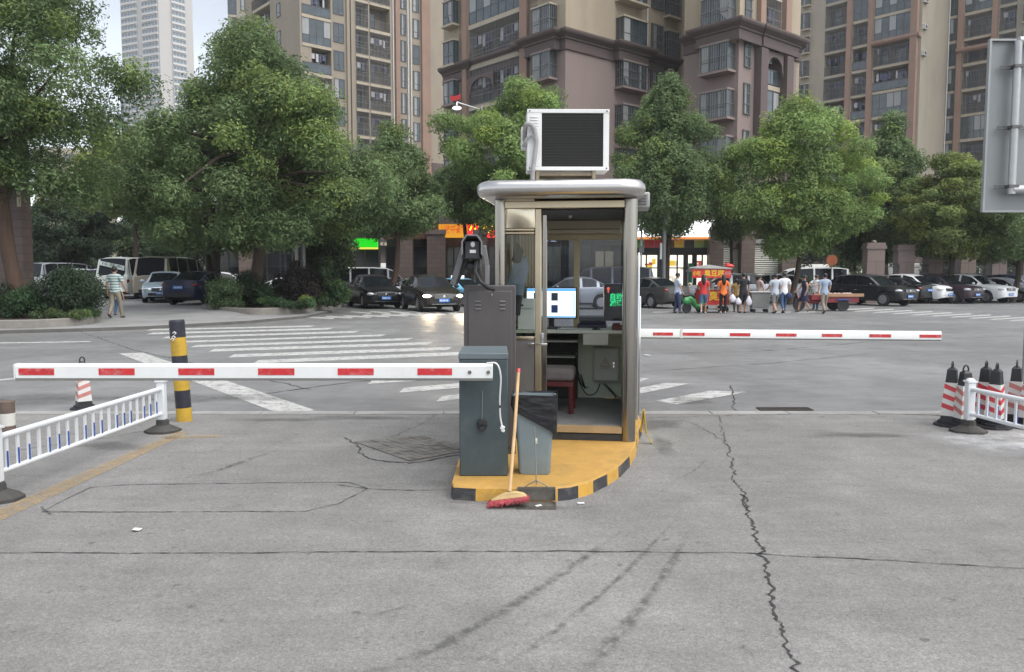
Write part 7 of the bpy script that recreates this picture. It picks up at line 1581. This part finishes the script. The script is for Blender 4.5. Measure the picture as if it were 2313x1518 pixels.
def person(label, x, dep, face, height=1.70, top='white', topc=(.6, .6, .6), legs='trousers', legc=(.05, .07, .14), sleeves='short', hair='short', stride=.0, arms=((8, 12), (8, 12)), shoe=None, turn=0, woman=False, stripes=None, z=0, build=1.0, lean=0):
    """one continuous skinned body in pose; clothes are cut from its surface and lifted off it. face: heading in degrees (90 = away from the camera)"""
    q = D(x, 620, dep); t = thing('person', label, 'person', (q.x, dep, z), R(face - 90), 'people beyond the gate'); s = height / 1.70
    # joints; the body looks along +Y
    V, E, RD, TAG = [], [], [], []
    def J(p, r, par=None, tag=''):
        V.append(Vector(p) * s); RD.append(r * s * (build if tag in ('hip', 'torso') else 1)); TAG.append(tag)
        if par is not None: E.append((par, len(V) - 1))
        return len(V) - 1
    sw = .185 if woman else .205; hw = .095
    hips = J((0, 0, .90), .125, None, 'hip'); waist = J((0, .01 + lean * .3, 1.06), .112 if woman else .122, hips, 'torso'); chest = J((0, .0 + lean * .7, 1.26), .135, waist, 'torso'); coll = J((0, -.01 + lean, 1.405), .085, chest, 'torso'); neck = J((0, .0 + lean * 1.1, 1.47), .052, coll, 'neck'); jaw = J((0, .018 + lean * 1.2, 1.55), .072, neck, 'head'); skull = J((0, .012 + lean * 1.2, 1.615), .085, jaw, 'head')
    for i, sg in enumerate((-1, 1)):
        st = stride * sg
        h = J((sg * hw, 0, .865), .098, hips, 'hip'); kn = J((sg * (hw + .005), .5 * math.sin(st) * .85 + .03 + abs(st) * .06, .865 - .42 * math.cos(st * .85)), .060, h, 'thigh'); an_y = V[kn].y / s + .40 * math.sin(st * 1.1 - (.25 if st < 0 else 0)); an = J((sg * (hw + .0), an_y, max(.075, .075 + (.09 if st < -.15 else 0))), .038, kn, 'calf'); he = J((sg * (hw + .003), an_y - .045, .040 + (.09 if st < -.15 else 0)), .034, an, 'foot'); J((sg * (hw + .02), an_y + .14, .032), .034, he, 'foot')
        sh = J((sg * sw, lean * .9, 1.375), .058, coll, 'sleeve'); a_f, a_b = arms[i]; af = R(a_f); ab = R(a_b)
        el = J((sg * (sw + .05), lean * .9 + .27 * math.sin(af), 1.375 - .275 * math.cos(af)), .043, sh, 'sleeve_end'); wr = J((sg * (sw + .04 - (.12 if a_b > 60 else 0)), V[el].y / s + .25 * math.sin(af + ab), V[el].z / s - .25 * math.cos(af + ab)), .029, el, 'fore')
        d = (V[wr] - V[el]).normalized(); pl = J(tuple((V[wr] / s + d * .055)), .030, wr, 'hand')
        for k, o in enumerate((-.027, -.009, .009, .026)): f1 = J(tuple(V[pl] / s + d * .03 + Vector((0, o, 0))), .011, pl, 'hand'); J(tuple(V[f1] / s + d * (.035 + .008 * (k in (1, 2))) + Vector((-sg * .012, 0, 0))), .0085, f1, 'hand')
        J(tuple(V[wr] / s + d * .05 + Vector((-sg * .015, .042, 0))), .011, wr, 'hand')
    me = bpy.data.meshes.new('body'); me.from_pydata(V, E, []); o = put('body', me, t)
    bpy.context.view_layer.update(); md = o.modifiers.new('skin', 'SKIN'); md.use_smooth_shade = True; ms = o.modifiers.new('sub', 'SUBSURF'); ms.levels = ms.render_levels = 1
    if not me.skin_vertices: me.attributes.new if False else None
    sv = me.skin_vertices[0].data
    for i, r in enumerate(RD): sv[i].radius = (r, r * (.72 if TAG[i] in ('torso', 'hip') else (.95 if TAG[i] == 'head' else 1))) if TAG[i] in ('torso',) else (r, r * (.85 if TAG[i] == 'hip' else 1)); sv[i].use_root = (i == 0)
    dg = bpy.context.evaluated_depsgraph_get(); bm_ = bpy.data.meshes.new_from_object(o.evaluated_get(dg)); o.modifiers.clear(); o.data = bm_; bm_.name = 'body'; bpy.data.meshes.remove(me)
    bm_.materials.clear(); bm_.materials.append(SKIN); n = len(bm_.polygons); bm_.polygons.foreach_set('use_smooth', [True] * n)
    co = np.array([v.co for v in bm_.vertices]); nr = np.array([v.normal for v in bm_.vertices])
    # nearest bone of every vertex
    best = np.full(len(co), 1e9); bt = np.zeros(len(co), int); bu = np.zeros(len(co))
    for a, b in E:
        A, B_ = np.array(V[a]), np.array(V[b]); ab = B_ - A; u = np.clip(((co - A) @ ab) / (ab @ ab + 1e-12), 0, 1); d = np.linalg.norm(co - A - u[:, None] * ab, axis=1) - (RD[a] * (1 - u) + RD[b] * u); w = d < best; best[w] = d[w]; bt[w] = b; bu[w] = u[w]
    tg = np.array([TAG[i] for i in bt]); zz = co[:, 2] / s
    upper = np.isin(tg, ['torso', 'hip']) & (zz > .80) | (np.isin(tg, ['sleeve'])) | ((tg == 'thigh') & (zz > .80))
    upper |= (tg == 'neck') & (zz < 1.43)
    if sleeves != 'none': upper |= (tg == 'sleeve_end') & (bu < (.62 if sleeves == 'short' else 1.1))
    if sleeves == 'long': upper |= (tg == 'fore') & (bu < .95)
    cut = {'trousers': .07, 'shorts': .46, 'dress': .46, 'knee': .50, 'short_shorts': .60}[legs]
    lower = (np.isin(tg, ['hip', 'thigh', 'calf', 'torso'])) & (zz > cut) & (zz < 1.02)
    foot = np.isin(tg, ['foot']) | ((tg == 'calf') & (zz < .085))
    def cutout(name, mask, off, m, mats=None, shape=None):
        fs = [list(p.vertices) for p in bm_.polygons if all(mask[v] for v in p.vertices)]
        if not fs: return None
        idx = sorted({v for f in fs for v in f}); mp = {v: k for k, v in enumerate(idx)}; P = co[idx] + nr[idx] * off * s
        if shape is not None: P = shape(P)
        mm = bpy.data.meshes.new(name); mm.from_pydata([tuple(p) for p in P], [], [[mp[v] for v in f] for f in fs])
        for x in (mats or [m]): mm.materials.append(x)
        mm.polygons.foreach_set('use_smooth', [True] * len(fs)); mm.update()
        return put(name, mm, t)
    loose = lambda k: (lambda P: P * np.array([1, 1, 1]) + 0)
    tm = cloth(top, topc); lm = cloth('leg_' + legs + '_%d' % int(sum(legc) * 1000), legc)
    def hem(P):  # let the cloth hang wider towards its lower edge
        z_ = P[:, 2] / s; k = np.clip((1.1 - z_) / .25, 0, 1) * .05; P = P.copy(); P[:, 0] *= 1 + k; P[:, 1] *= 1 + k; return P
    if legs == 'dress':
        cutout('dress', upper | lower, .016, tm)
        b = MB(); rg = []; nseg = 16
        for z_, r_ in ((1.02, .135), (.9, .17), (.75, .20), (.60, .235), (.50, .25)):
            rg.append([(r_ * s * math.cos(k * 2 * math.pi / nseg) * (1 + .06 * math.sin(k * 3)), .78 * r_ * s * math.sin(k * 2 * math.pi / nseg) * (1 + .06 * math.cos(k * 5)), z_ * s) for k in range(nseg)])
        b.add(sum(rg, []), [(i * nseg + j, i * nseg + (j + 1) % nseg, (i + 1) * nseg + (j + 1) % nseg, (i + 1) * nseg + j) for i in range(4) for j in range(nseg)]); b.build('skirt', tm, t, smooth=70)
    else:
        cutout('shorts' if cut > .3 else 'trousers', lower, .014 if cut < .3 else .022, lm)
        cutout('shirt', upper, .026, stripes or tm, None, hem)
    cutout('shoes', foot, .007, shoe or SHOE_D)
    # hair
    hc = V[skull]; b = MB()
    def hairball(c, r, keep): 
        vs0 = len(b.v); b.ball(c, r, 16, 12)
    b.ball((hc.x, hc.y - .012 * s, hc.z + .018 * s), (.094 * s, .106 * s, .098 * s), 16, 12)
    if hair == 'long': b.tube([(hc.x, hc.y - .05 * s, hc.z + .02 * s), (hc.x, hc.y - .085 * s, hc.z - .10 * s), (hc.x, hc.y - .10 * s, hc.z - .25 * s), (hc.x, hc.y - .095 * s, hc.z - .36 * s)], [.085 * s, .095 * s, .085 * s, .04 * s], 12)
    if hair == 'bun': b.ball((hc.x, hc.y - .10 * s, hc.z + .0 * s), (.05 * s, .05 * s, .05 * s), 10, 8)
    b.build('hair', HAIR, t, smooth=80)
    # face: eyes, nose, mouth, ears on the front of the head
    b = MB()
    for sg in (-1, 1): b.ball((hc.x + sg * .032 * s, hc.y + .088 * s, hc.z - .028 * s), (.012 * s, .008 * s, .007 * s), 8, 6)
    b.build('eye', HAIR, t); b = MB(); b.ball((hc.x, hc.y + .098 * s, hc.z - .055 * s), (.013 * s, .018 * s, .022 * s), 8, 6)
    for sg in (-1, 1): b.ball((hc.x + sg * .088 * s, hc.y, hc.z - .04 * s), (.012 * s, .022 * s, .032 * s), 8, 6)
    b.build('nose_and_ears', SKIN, t, smooth=60); b = MB(); b.ball((hc.x, hc.y + .085 * s, hc.z - .092 * s), (.024 * s, .008 * s, .006 * s), 8, 6); b.build('mouth', mat('lips', (.30, .12, .10), .5), t)
    return t
def carried(name, label, cat, x, y, dep, build):
    p = D(x, y, dep); t = thing(name, label, cat, p); build(t); return t
bagm = mat('carrier_bag', (.62, .60, .66), .4, 0, .1, 8); bagy = mat('carrier_bag_buff', (.40, .32, .18), .6, 0, .2, 8)
def bag_(t, w, h, m=None):
    b = MB(); rg = []
    for f, k in ((0, .55), (.15, .95), (.45, 1), (.75, .7), (1, .12)): rg.append([(w * k * math.cos(a * math.pi / 5) * (1 + .15 * math.sin(a * 2.3 + f * 5)), w * .6 * k * math.sin(a * math.pi / 5), -h + h * f) for a in range(10)])
    b.add(sum(rg, []), [(i * 10 + j, i * 10 + (j + 1) % 10, (i + 1) * 10 + (j + 1) % 10, (i + 1) * 10 + j) for i in range(4) for j in range(10)] + [tuple(range(10))[::-1]]); b.build('bag', m or bagm, t, smooth=70)
dep = 34.0
person('man in a striped polo shirt and beige trousers walking into the left car park', 258, 27.2, 88, 1.74, 'pale_stripe', (.42, .50, .48), 'trousers', (.24, .215, .165), stride=.20, arms=((-4, 8), (14, 30)), stripes=striped('polo_stripes', (.42, .50, .48), (.03, .075, .085)), z=.16, build=1.12)
person('child in blue trousers half hidden behind the man in the striped polo', 264, 28.4, 80, 1.15, 'child_white', (.5, .5, .5), 'trousers', (.05, .10, .22), stride=.1, z=.21)
person('man in a pale blue shirt and jeans standing beside the grey sedan', 1531, 34.0, 10, 1.70, 'pale_blue', (.48, .55, .66), 'trousers', (.035, .05, .11), stride=.05, arms=((2, 20), (6, 22)))
person('long haired woman in a red shirt and denim shorts at the snack cart', 1590, 33.6, 80, 1.62, 'red', (.52, .03, .045), 'shorts', (.06, .12, .22), hair='long', stride=.16, arms=((20, 80), (4, 12)), woman=True, shoe=SHOE_W, build=1.12)
person('woman in an orange shirt with very long hair and black trousers', 1635, 33.8, 86, 1.62, 'orange', (.72, .17, .035), 'trousers', (.012, .012, .016), hair='long', arms=((6, 25), (6, 20)), woman=True, shoe=SHOE_W)
person('man in a black shirt and black shorts carrying shopping bags', 1680, 34.2, 96, 1.70, 'black', (.016, .016, .02), 'knee', (.018, .018, .022), arms=((6, 6), (6, 6)), build=1.05)
person('small person in a yellow top beside the man in black', 1664, 35.0, 60, 1.45, 'yellow', (.45, .33, .09), 'trousers', (.12, .11, .08), hair='short', woman=True)
person('slender woman in a pale pink dress walking behind the grey cart', 1716, 38.0, 20, 1.60, 'pale_pink', (.40, .30, .28), 'trousers', (.42, .36, .32), hair='bun', stride=.32, woman=True)
person('man in a grey tee shirt and grey shorts walking left', 1752, 33.6, 100, 1.66, 'grey_tee', (.40, .44, .49), 'shorts', (.15, .15, .15), stride=.28, arms=((14, 60), (10, 70)))
person('man in a white shirt and blue jeans with a small bag walking away', 1772, 33.9, 92, 1.72, 'white', (.68, .68, .69), 'trousers', (.045, .085, .17), stride=.20, arms=((6, 40), (4, 10)))
person('woman in a sleeveless navy dress walking by the red tricycle', 1818, 35.2, 185, 1.60, 'navy', (.014, .018, .05), 'dress', (.014, .018, .05), sleeves='none', hair='bun', stride=.22, arms=((-10, 30), (20, 35)), woman=True)
person('vendor in a white vest behind the red tricycle', 1845, 37.5, 215, 1.62, 'vest', (.62, .62, .62), 'trousers', (.1, .1, .1), arms=((60, 25), (55, 25)))
person('man in a blue grey tee shirt and khaki trousers at the right of the walkers', 1864, 33.5, 95, 1.68, 'blue_grey', (.30, .36, .46), 'trousers', (.24, .205, .16), stride=.22, arms=((4, 12), (10, 12)))
person('pedestrian with dark hair standing behind the black sedan', 893, 44, 120, 1.68, 'dark_navy', (.02, .022, .03), 'trousers', (.03, .03, .04))
carried('carrier_bag', 'white carrier bag hanging left of the man in black', 'bag', 1655, 664, 34.1, lambda t: bag_(t, .15, .36)); carried('carrier_bag', 'pale clear carrier bag hanging right of the man in black', 'bag', 1692, 668, 34.1, lambda t: bag_(t, .12, .42)); carried('carrier_bag', 'small buff bag low beside the man in black', 'bag', 1668, 672, 34.0, lambda t: bag_(t, .12, .30, bagm))
carried('shoulder_bag', 'small navy bag at the side of the man in the white shirt', 'bag', 1784, 660, 33.8, lambda t: bag_(t, .11, .26, cloth('navy_bag', (.03, .04, .10))))
# ------------------------------------------------------------------ snack cart
dc = 34.8; p = D(1600, 620, dc); t = thing('snack_cart', 'red snack cart with yellow characters and a grey tin roof', 'food cart', (p.x, dc, 0)); redc = mat('cart_red', (.48, .03, .022), .5, 0, .15, 4); ylw = mat('cart_yellow', (.75, .50, .04), .5); tin = mat('cart_tin', (.36, .36, .35), .45, .4, .12, 3); k = dc / FPX
zz = lambda y: zat(y, dc)
b = MB(); b.add([(-.95, -.55, zz(604)), (.90, -.55, zz(606)), (.98, .6, zz(612)), (-.85, .6, zz(612)), (-.95, -.55, zz(604) - .04), (.90, -.55, zz(606) - .04), (.98, .6, zz(612) - .04), (-.85, .6, zz(612) - .04)], [(0, 1, 2, 3), (7, 6, 5, 4), (0, 4, 5, 1), (1, 5, 6, 2), (2, 6, 7, 3), (3, 7, 4, 0)]); b.add([(-.95, -.55, zz(604) + .001), (.90, -.55, zz(606) + .001), (.0, .0, zz(602) + .08)], [(0, 1, 2)]); b.build('roof', tin, t)
b = MB(); b.b2((-.82, -.5, zz(628)), (.86, -.46, zz(608))); o = b.build('sign_board', redc, t); text('lettering', '臭豆腐', .30, ylw, o, (.12, -.502, zz(618)), w=.85, bold=.006, ext=.002); text('lettering', '小吃', .22, ylw, o, (-.62, -.502, zz(618)), w=.34, bold=.004, ext=.002); text('lettering', '鲜香', .18, mat('cart_pink', (.6, .3, .3), .5), o, (.72, -.502, zz(618)), w=.24, ext=.002)
for sx in (-.80, .82):
    for sy in (-.48, .42): b = MB(); b.b2((sx - .018, sy - .018, .35), (sx + .018, sy + .018, zz(611))); b.build('post', tin, t)
b = MB(); b.b2((-.45, -.46, .34), (.80, .4, 1.0)); o = b.build('counter', redc, t); text('lettering', '臭豆', .42, ylw, o, (.32, -.462, .70), w=.78, bold=.008, ext=.002)
b = MB(); b.b2((-.50, -.50, 1.001), (.84, .44, 1.04)); b.build('worktop', tin, t); b = MB(); b.b2((-.42, -.30, 1.041), (.1, .3, 1.16)); b.lathe([(.22, 0), (.24, .06), (.20, .08), (.02, .10)], (.45, 0, 1.041), 18); b.lathe([(.09, 0), (.08, .22), (.03, .24)], (.08, -.36, 1.041), 12); b.build('cooker', mat('cooker_grey', (.22, .22, .21), .4, .6, .2, 5), t)
b = MB(); b.b2((-.42, -.48, .30), (.78, .4, .339)); b.b2((-.42, -.45, .12), (.78, .38, .15)); b.b2((-.42, -.45, .151), (-.38, -.41, .299)); b.b2((.74, -.45, .151), (.78, -.41, .299)); b.build('frame', tin, t)
for sx in (-.3, .65):
    for sy in (-.42, .36): b = MB(); b.lathe([(.14, -.03), (.15, -.02), (.15, .02), (.14, .03)], (sx, sy, .15), 18, 0, 'y'); b.build('wheel', rubber, t)
b = MB(); b.tube([(.35 + .10 * math.cos(a * .4), -.47, .26 + .09 * math.sin(a * .4)) for a in range(17)], .02, 6); b.build('gas_hose', mat('hose_buff', (.4, .3, .2), .6), t)
p = D(1636, 607, 36); tt = thing('red_bundle', 'red cloth bundle lying on the tin roof of the snack cart', 'bundle', (p.x, 35.2, zz(604.5))); b = MB(); b.ball((0, 0, .07), (.22, .16, .10), 12, 8); b.ball((-.08, 0, .14), (.10, .10, .08), 10, 8); b.build('cloth', redc, tt, smooth=70)
# scooter
def wheel_at(b, x, r, m=0, w=.05): b.lathe([(r * .6, -w / 2), (r * .95, -w), (r, -w / 2), (r, w / 2), (r * .95, w), (r * .6, w / 2)], (x, 0, r), 20, m, 'y')
p = D(1572, 620, 34.2); t = thing('scooter', 'green motor scooter parked in front of the snack cart', 'scooter', (p.x, 34.2, 0), R(25)); grn = mat('scooter_green', (.03, .22, .06), .35, 0, .1, 4, coat=.3)
for x in (-.45, .45):
    b = MB(); wheel_at(b, x, .22); w_ = b.build('wheel', rubber, t); b = MB(); b.lathe([(.12, -.02), (.12, .02)], (x, 0, .22), 16, 0, 'y'); b.build('rim', rimm, w_)
b = MB(); b.tube([(-.62, 0, .62), (-.35, 0, .62), (-.12, 0, .48), (.0, 0, .30), (.22, 0, .27), (.36, 0, .5), (.42, 0, .80)], [.06, .15, .15, .10, .10, .13, .09], 12); b.ball((-.42, 0, .52), (.26, .15, .17), 12, 8); b.ball((.46, 0, .42), (.17, .08, .08), 10, 8); b.build('body', grn, t, smooth=70)
b = MB(); b.tube([(-.62, 0, .74), (-.3, 0, .76), (-.08, 0, .70)], [.07, .10, .08], 10); b.build('seat', black_pl, t, smooth=60); b = MB(); b.tube([(.45, 0, .22), (.38, 0, .95)], .025, 8); b.tube([(.32, -.3, 1.02), (.38, -.1, .96), (.38, .1, .96), (.32, .3, 1.02)], .016, 8); b.build('handlebar', black_pl, t, smooth=60); b = MB(); b.ball((.47, 0, .86), (.06, .09, .07), 10, 8); b.build('headlight', lampw, t, smooth=60)
for sg in (-1, 1): b = MB(); b.tube([(.36, sg * .2, .98), (.36, sg * .24, 1.12)], .008, 6); b.ball((.36, sg * .24, 1.15), (.012, .055, .035), 8, 6); b.build('mirror', black_pl, t, smooth=60)
# grey cart, blue box
p = D(1716, 620, 34.8); t = thing('handcart', 'grey boxy handcart with a pale lid and small wheels', 'cart', (p.x, 34.8, 0), R(-6)); gm = mat('cart_grey', (.24, .24, .23), .6, 0, .12, 3)
b = MB(); b.add([(-.34, -.3, .22), (.36, -.3, .22), (.42, -.34, .86), (-.40, -.34, .86), (-.34, .3, .22), (.36, .3, .22), (.42, .34, .86), (-.40, .34, .86)], [(0, 1, 2, 3), (5, 4, 7, 6), (4, 0, 3, 7), (1, 5, 6, 2), (3, 2, 6, 7), (1, 0, 4, 5)]); b.build('bin_box', gm, t, bevel=.02); b = MB(); b.b2((-.45, -.38, .861), (.47, .38, .92)); b.build('lid', mat('lid_pale', (.45, .45, .43), .5), t, bevel=.015); b = MB(); b.b2((-.34, -.28, .16), (.36, .28, .219)); b.tube([(-.45, 0, .7), (-.62, 0, .9), (-.7, 0, .92)], .02, 6); b.build('frame', tin, t)
for sx in (-.26, .28):
    for sy in (-.24, .24): b = MB(); b.lathe([(.07, -.02), (.08, 0), (.07, .02)], (sx, sy, .08), 14, 0, 'y'); b.build('wheel', rubber, t)
p = D(1648, 700, 35.5); t = thing('folding_table', 'low pale folding table with goods beside the snack cart', 'table', (p.x + .1, 35.4, 0)); b = MB(); b.b2((-.35, -.25, .62), (.35, .25, .66)); b.build('top', mat('lid_pale', (.45, .45, .43), .5), t)
for sx in (-.3, .3):
    for sy in (-.2, .2): b = MB(); b.bar((sx, sy, 0), (sx, sy, .619), .03); b.build('leg', tin, t)
# tricycle
p = D(1868, 620, 36.2); t = thing('cargo_tricycle', 'red cargo tricycle with a wooden tray of goods', 'tricycle', (p.x, 36.2, 0), R(2)); rt = mat('trike_red', (.20, .022, .028), .5, 0, .2, 4); wd_ = mat('tray_wood', (.34, .20, .12), .7, 0, .2, 4)
b = MB(); wheel_at(b, -1.25, .27, 0, .05); fw = b.build('wheel', rubber, t); b = MB(); b.lathe([(.17, -.02), (.17, .02)], (-1.25, 0, .27), 18, 0, 'y'); b.build('rim', rimm, fw)
for sg in (-1, 1):
    b = MB(); b.lathe([(.16, -.05), (.27, -.07), (.28, 0), (.27, .07), (.16, .05)], (.55, sg * .48, .28), 20, 0, 'y'); rw_ = b.build('wheel', rubber, t); b = MB(); b.lathe([(.16, -.03), (.16, .03)], (.55, sg * .48, .28), 16, 0, 'y'); b.build('rim', steelrim, rw_)
b = MB(); b.tube([(-1.25, 0, .27), (-1.05, 0, .75), (-1.0, 0, .98)], .03, 8); b.tube([(-.95, -.32, 1.0), (-1.0, 0, .98), (-.95, .32, 1.0)], .018, 8); b.build('handlebar', black_pl, t, smooth=60); b = MB(); b.ball((-1.2, 0, .62), (.14, .09, .10), 10, 8); b.tube([(-1.05, 0, .55), (-.7, 0, .42), (-.35, 0, .42)], [.07, .09, .09], 10); b.b2((-.75, -.22, .50), (-.32, .22, .72)); b.build('body', rt, t, smooth=60); b = MB(); b.ball((-1.28, 0, .62), (.05, .07, .07), 10, 8); b.build('headlight', lampw, t, smooth=60)
b = MB(); b.b2((-.30, -.52, .40), (1.25, .52, .46)); b.b2((-.30, -.53, .461), (1.25, -.50, .66)); b.b2((-.30, .50, .461), (1.25, .53, .66)); b.build('cargo_bed', rt, t); b = MB(); b.b2((-.35, -.60, .661), (1.45, .60, .72)); b.b2((-.35, -.60, .721), (1.45, -.56, .80)); b.b2((-.35, .56, .721), (1.45, .60, .80)); b.build('tray', wd_, t); b = MB(); b.b2((.25, -.6, .50), (.85, -.535, .56)); b.build('mudguard', mat('mud_blue', (.03, .06, .22), .5), t)
rn = random.Random(12)
for i in range(9): pp = (p.x - .1 + i * .16 + rn.uniform(-.03, .03), 36.2 + rn.uniform(-.4, .3), .722); tt = thing('goods_parcel', 'small pale parcel among those lying on the tricycle tray', 'parcel', pp, rn.random(), 'parcels on the tricycle tray'); b = MB(); b.ball((0, 0, .05), (.09, .07, .055), 10, 6); b.build('wrap', mat('parcel_pale', (.5, .42, .38), .7, 0, .3, 12), tt, smooth=60)
p = D(1879, 588, 49); t = thing('round_sign', 'orange round sign above the hedge near the black car', 'sign', (p.x, 49, 0)); b = MB(); b.lathe([(.34, -.02), (.34, .02)], (0, 0, zat(588, 49)), 20, 0, 'y'); b.build('disc', mat('sign_orange_dull', (.35, .10, .04), .6), t); b = MB(); b.cyl((0, .04, 0), (0, .04, zat(588, 49)), .03, n=8); b.build('post', pg, t)

# ------------------------------------------------------------------ evening air
hm = bpy.data.materials.new('haze'); hm.use_nodes = True; N = hm.node_tree.nodes; N.remove(N['Principled BSDF']); pv_ = N.new('ShaderNodeVolumePrincipled'); pv_.inputs['Density'].default_value = .0004; pv_.inputs['Color'].default_value = (.92, .95, 1, 1); pv_.inputs['Anisotropy'].default_value = .2
hm.node_tree.links.new(pv_.outputs[0], N['Material Output'].inputs['Volume'])
b = MB(); b.b2((-260, -40, -1), (260, 430, 185)); struct(b.build('haze', hm), 'stuff')
SC.cycles.volume_bounces = 0
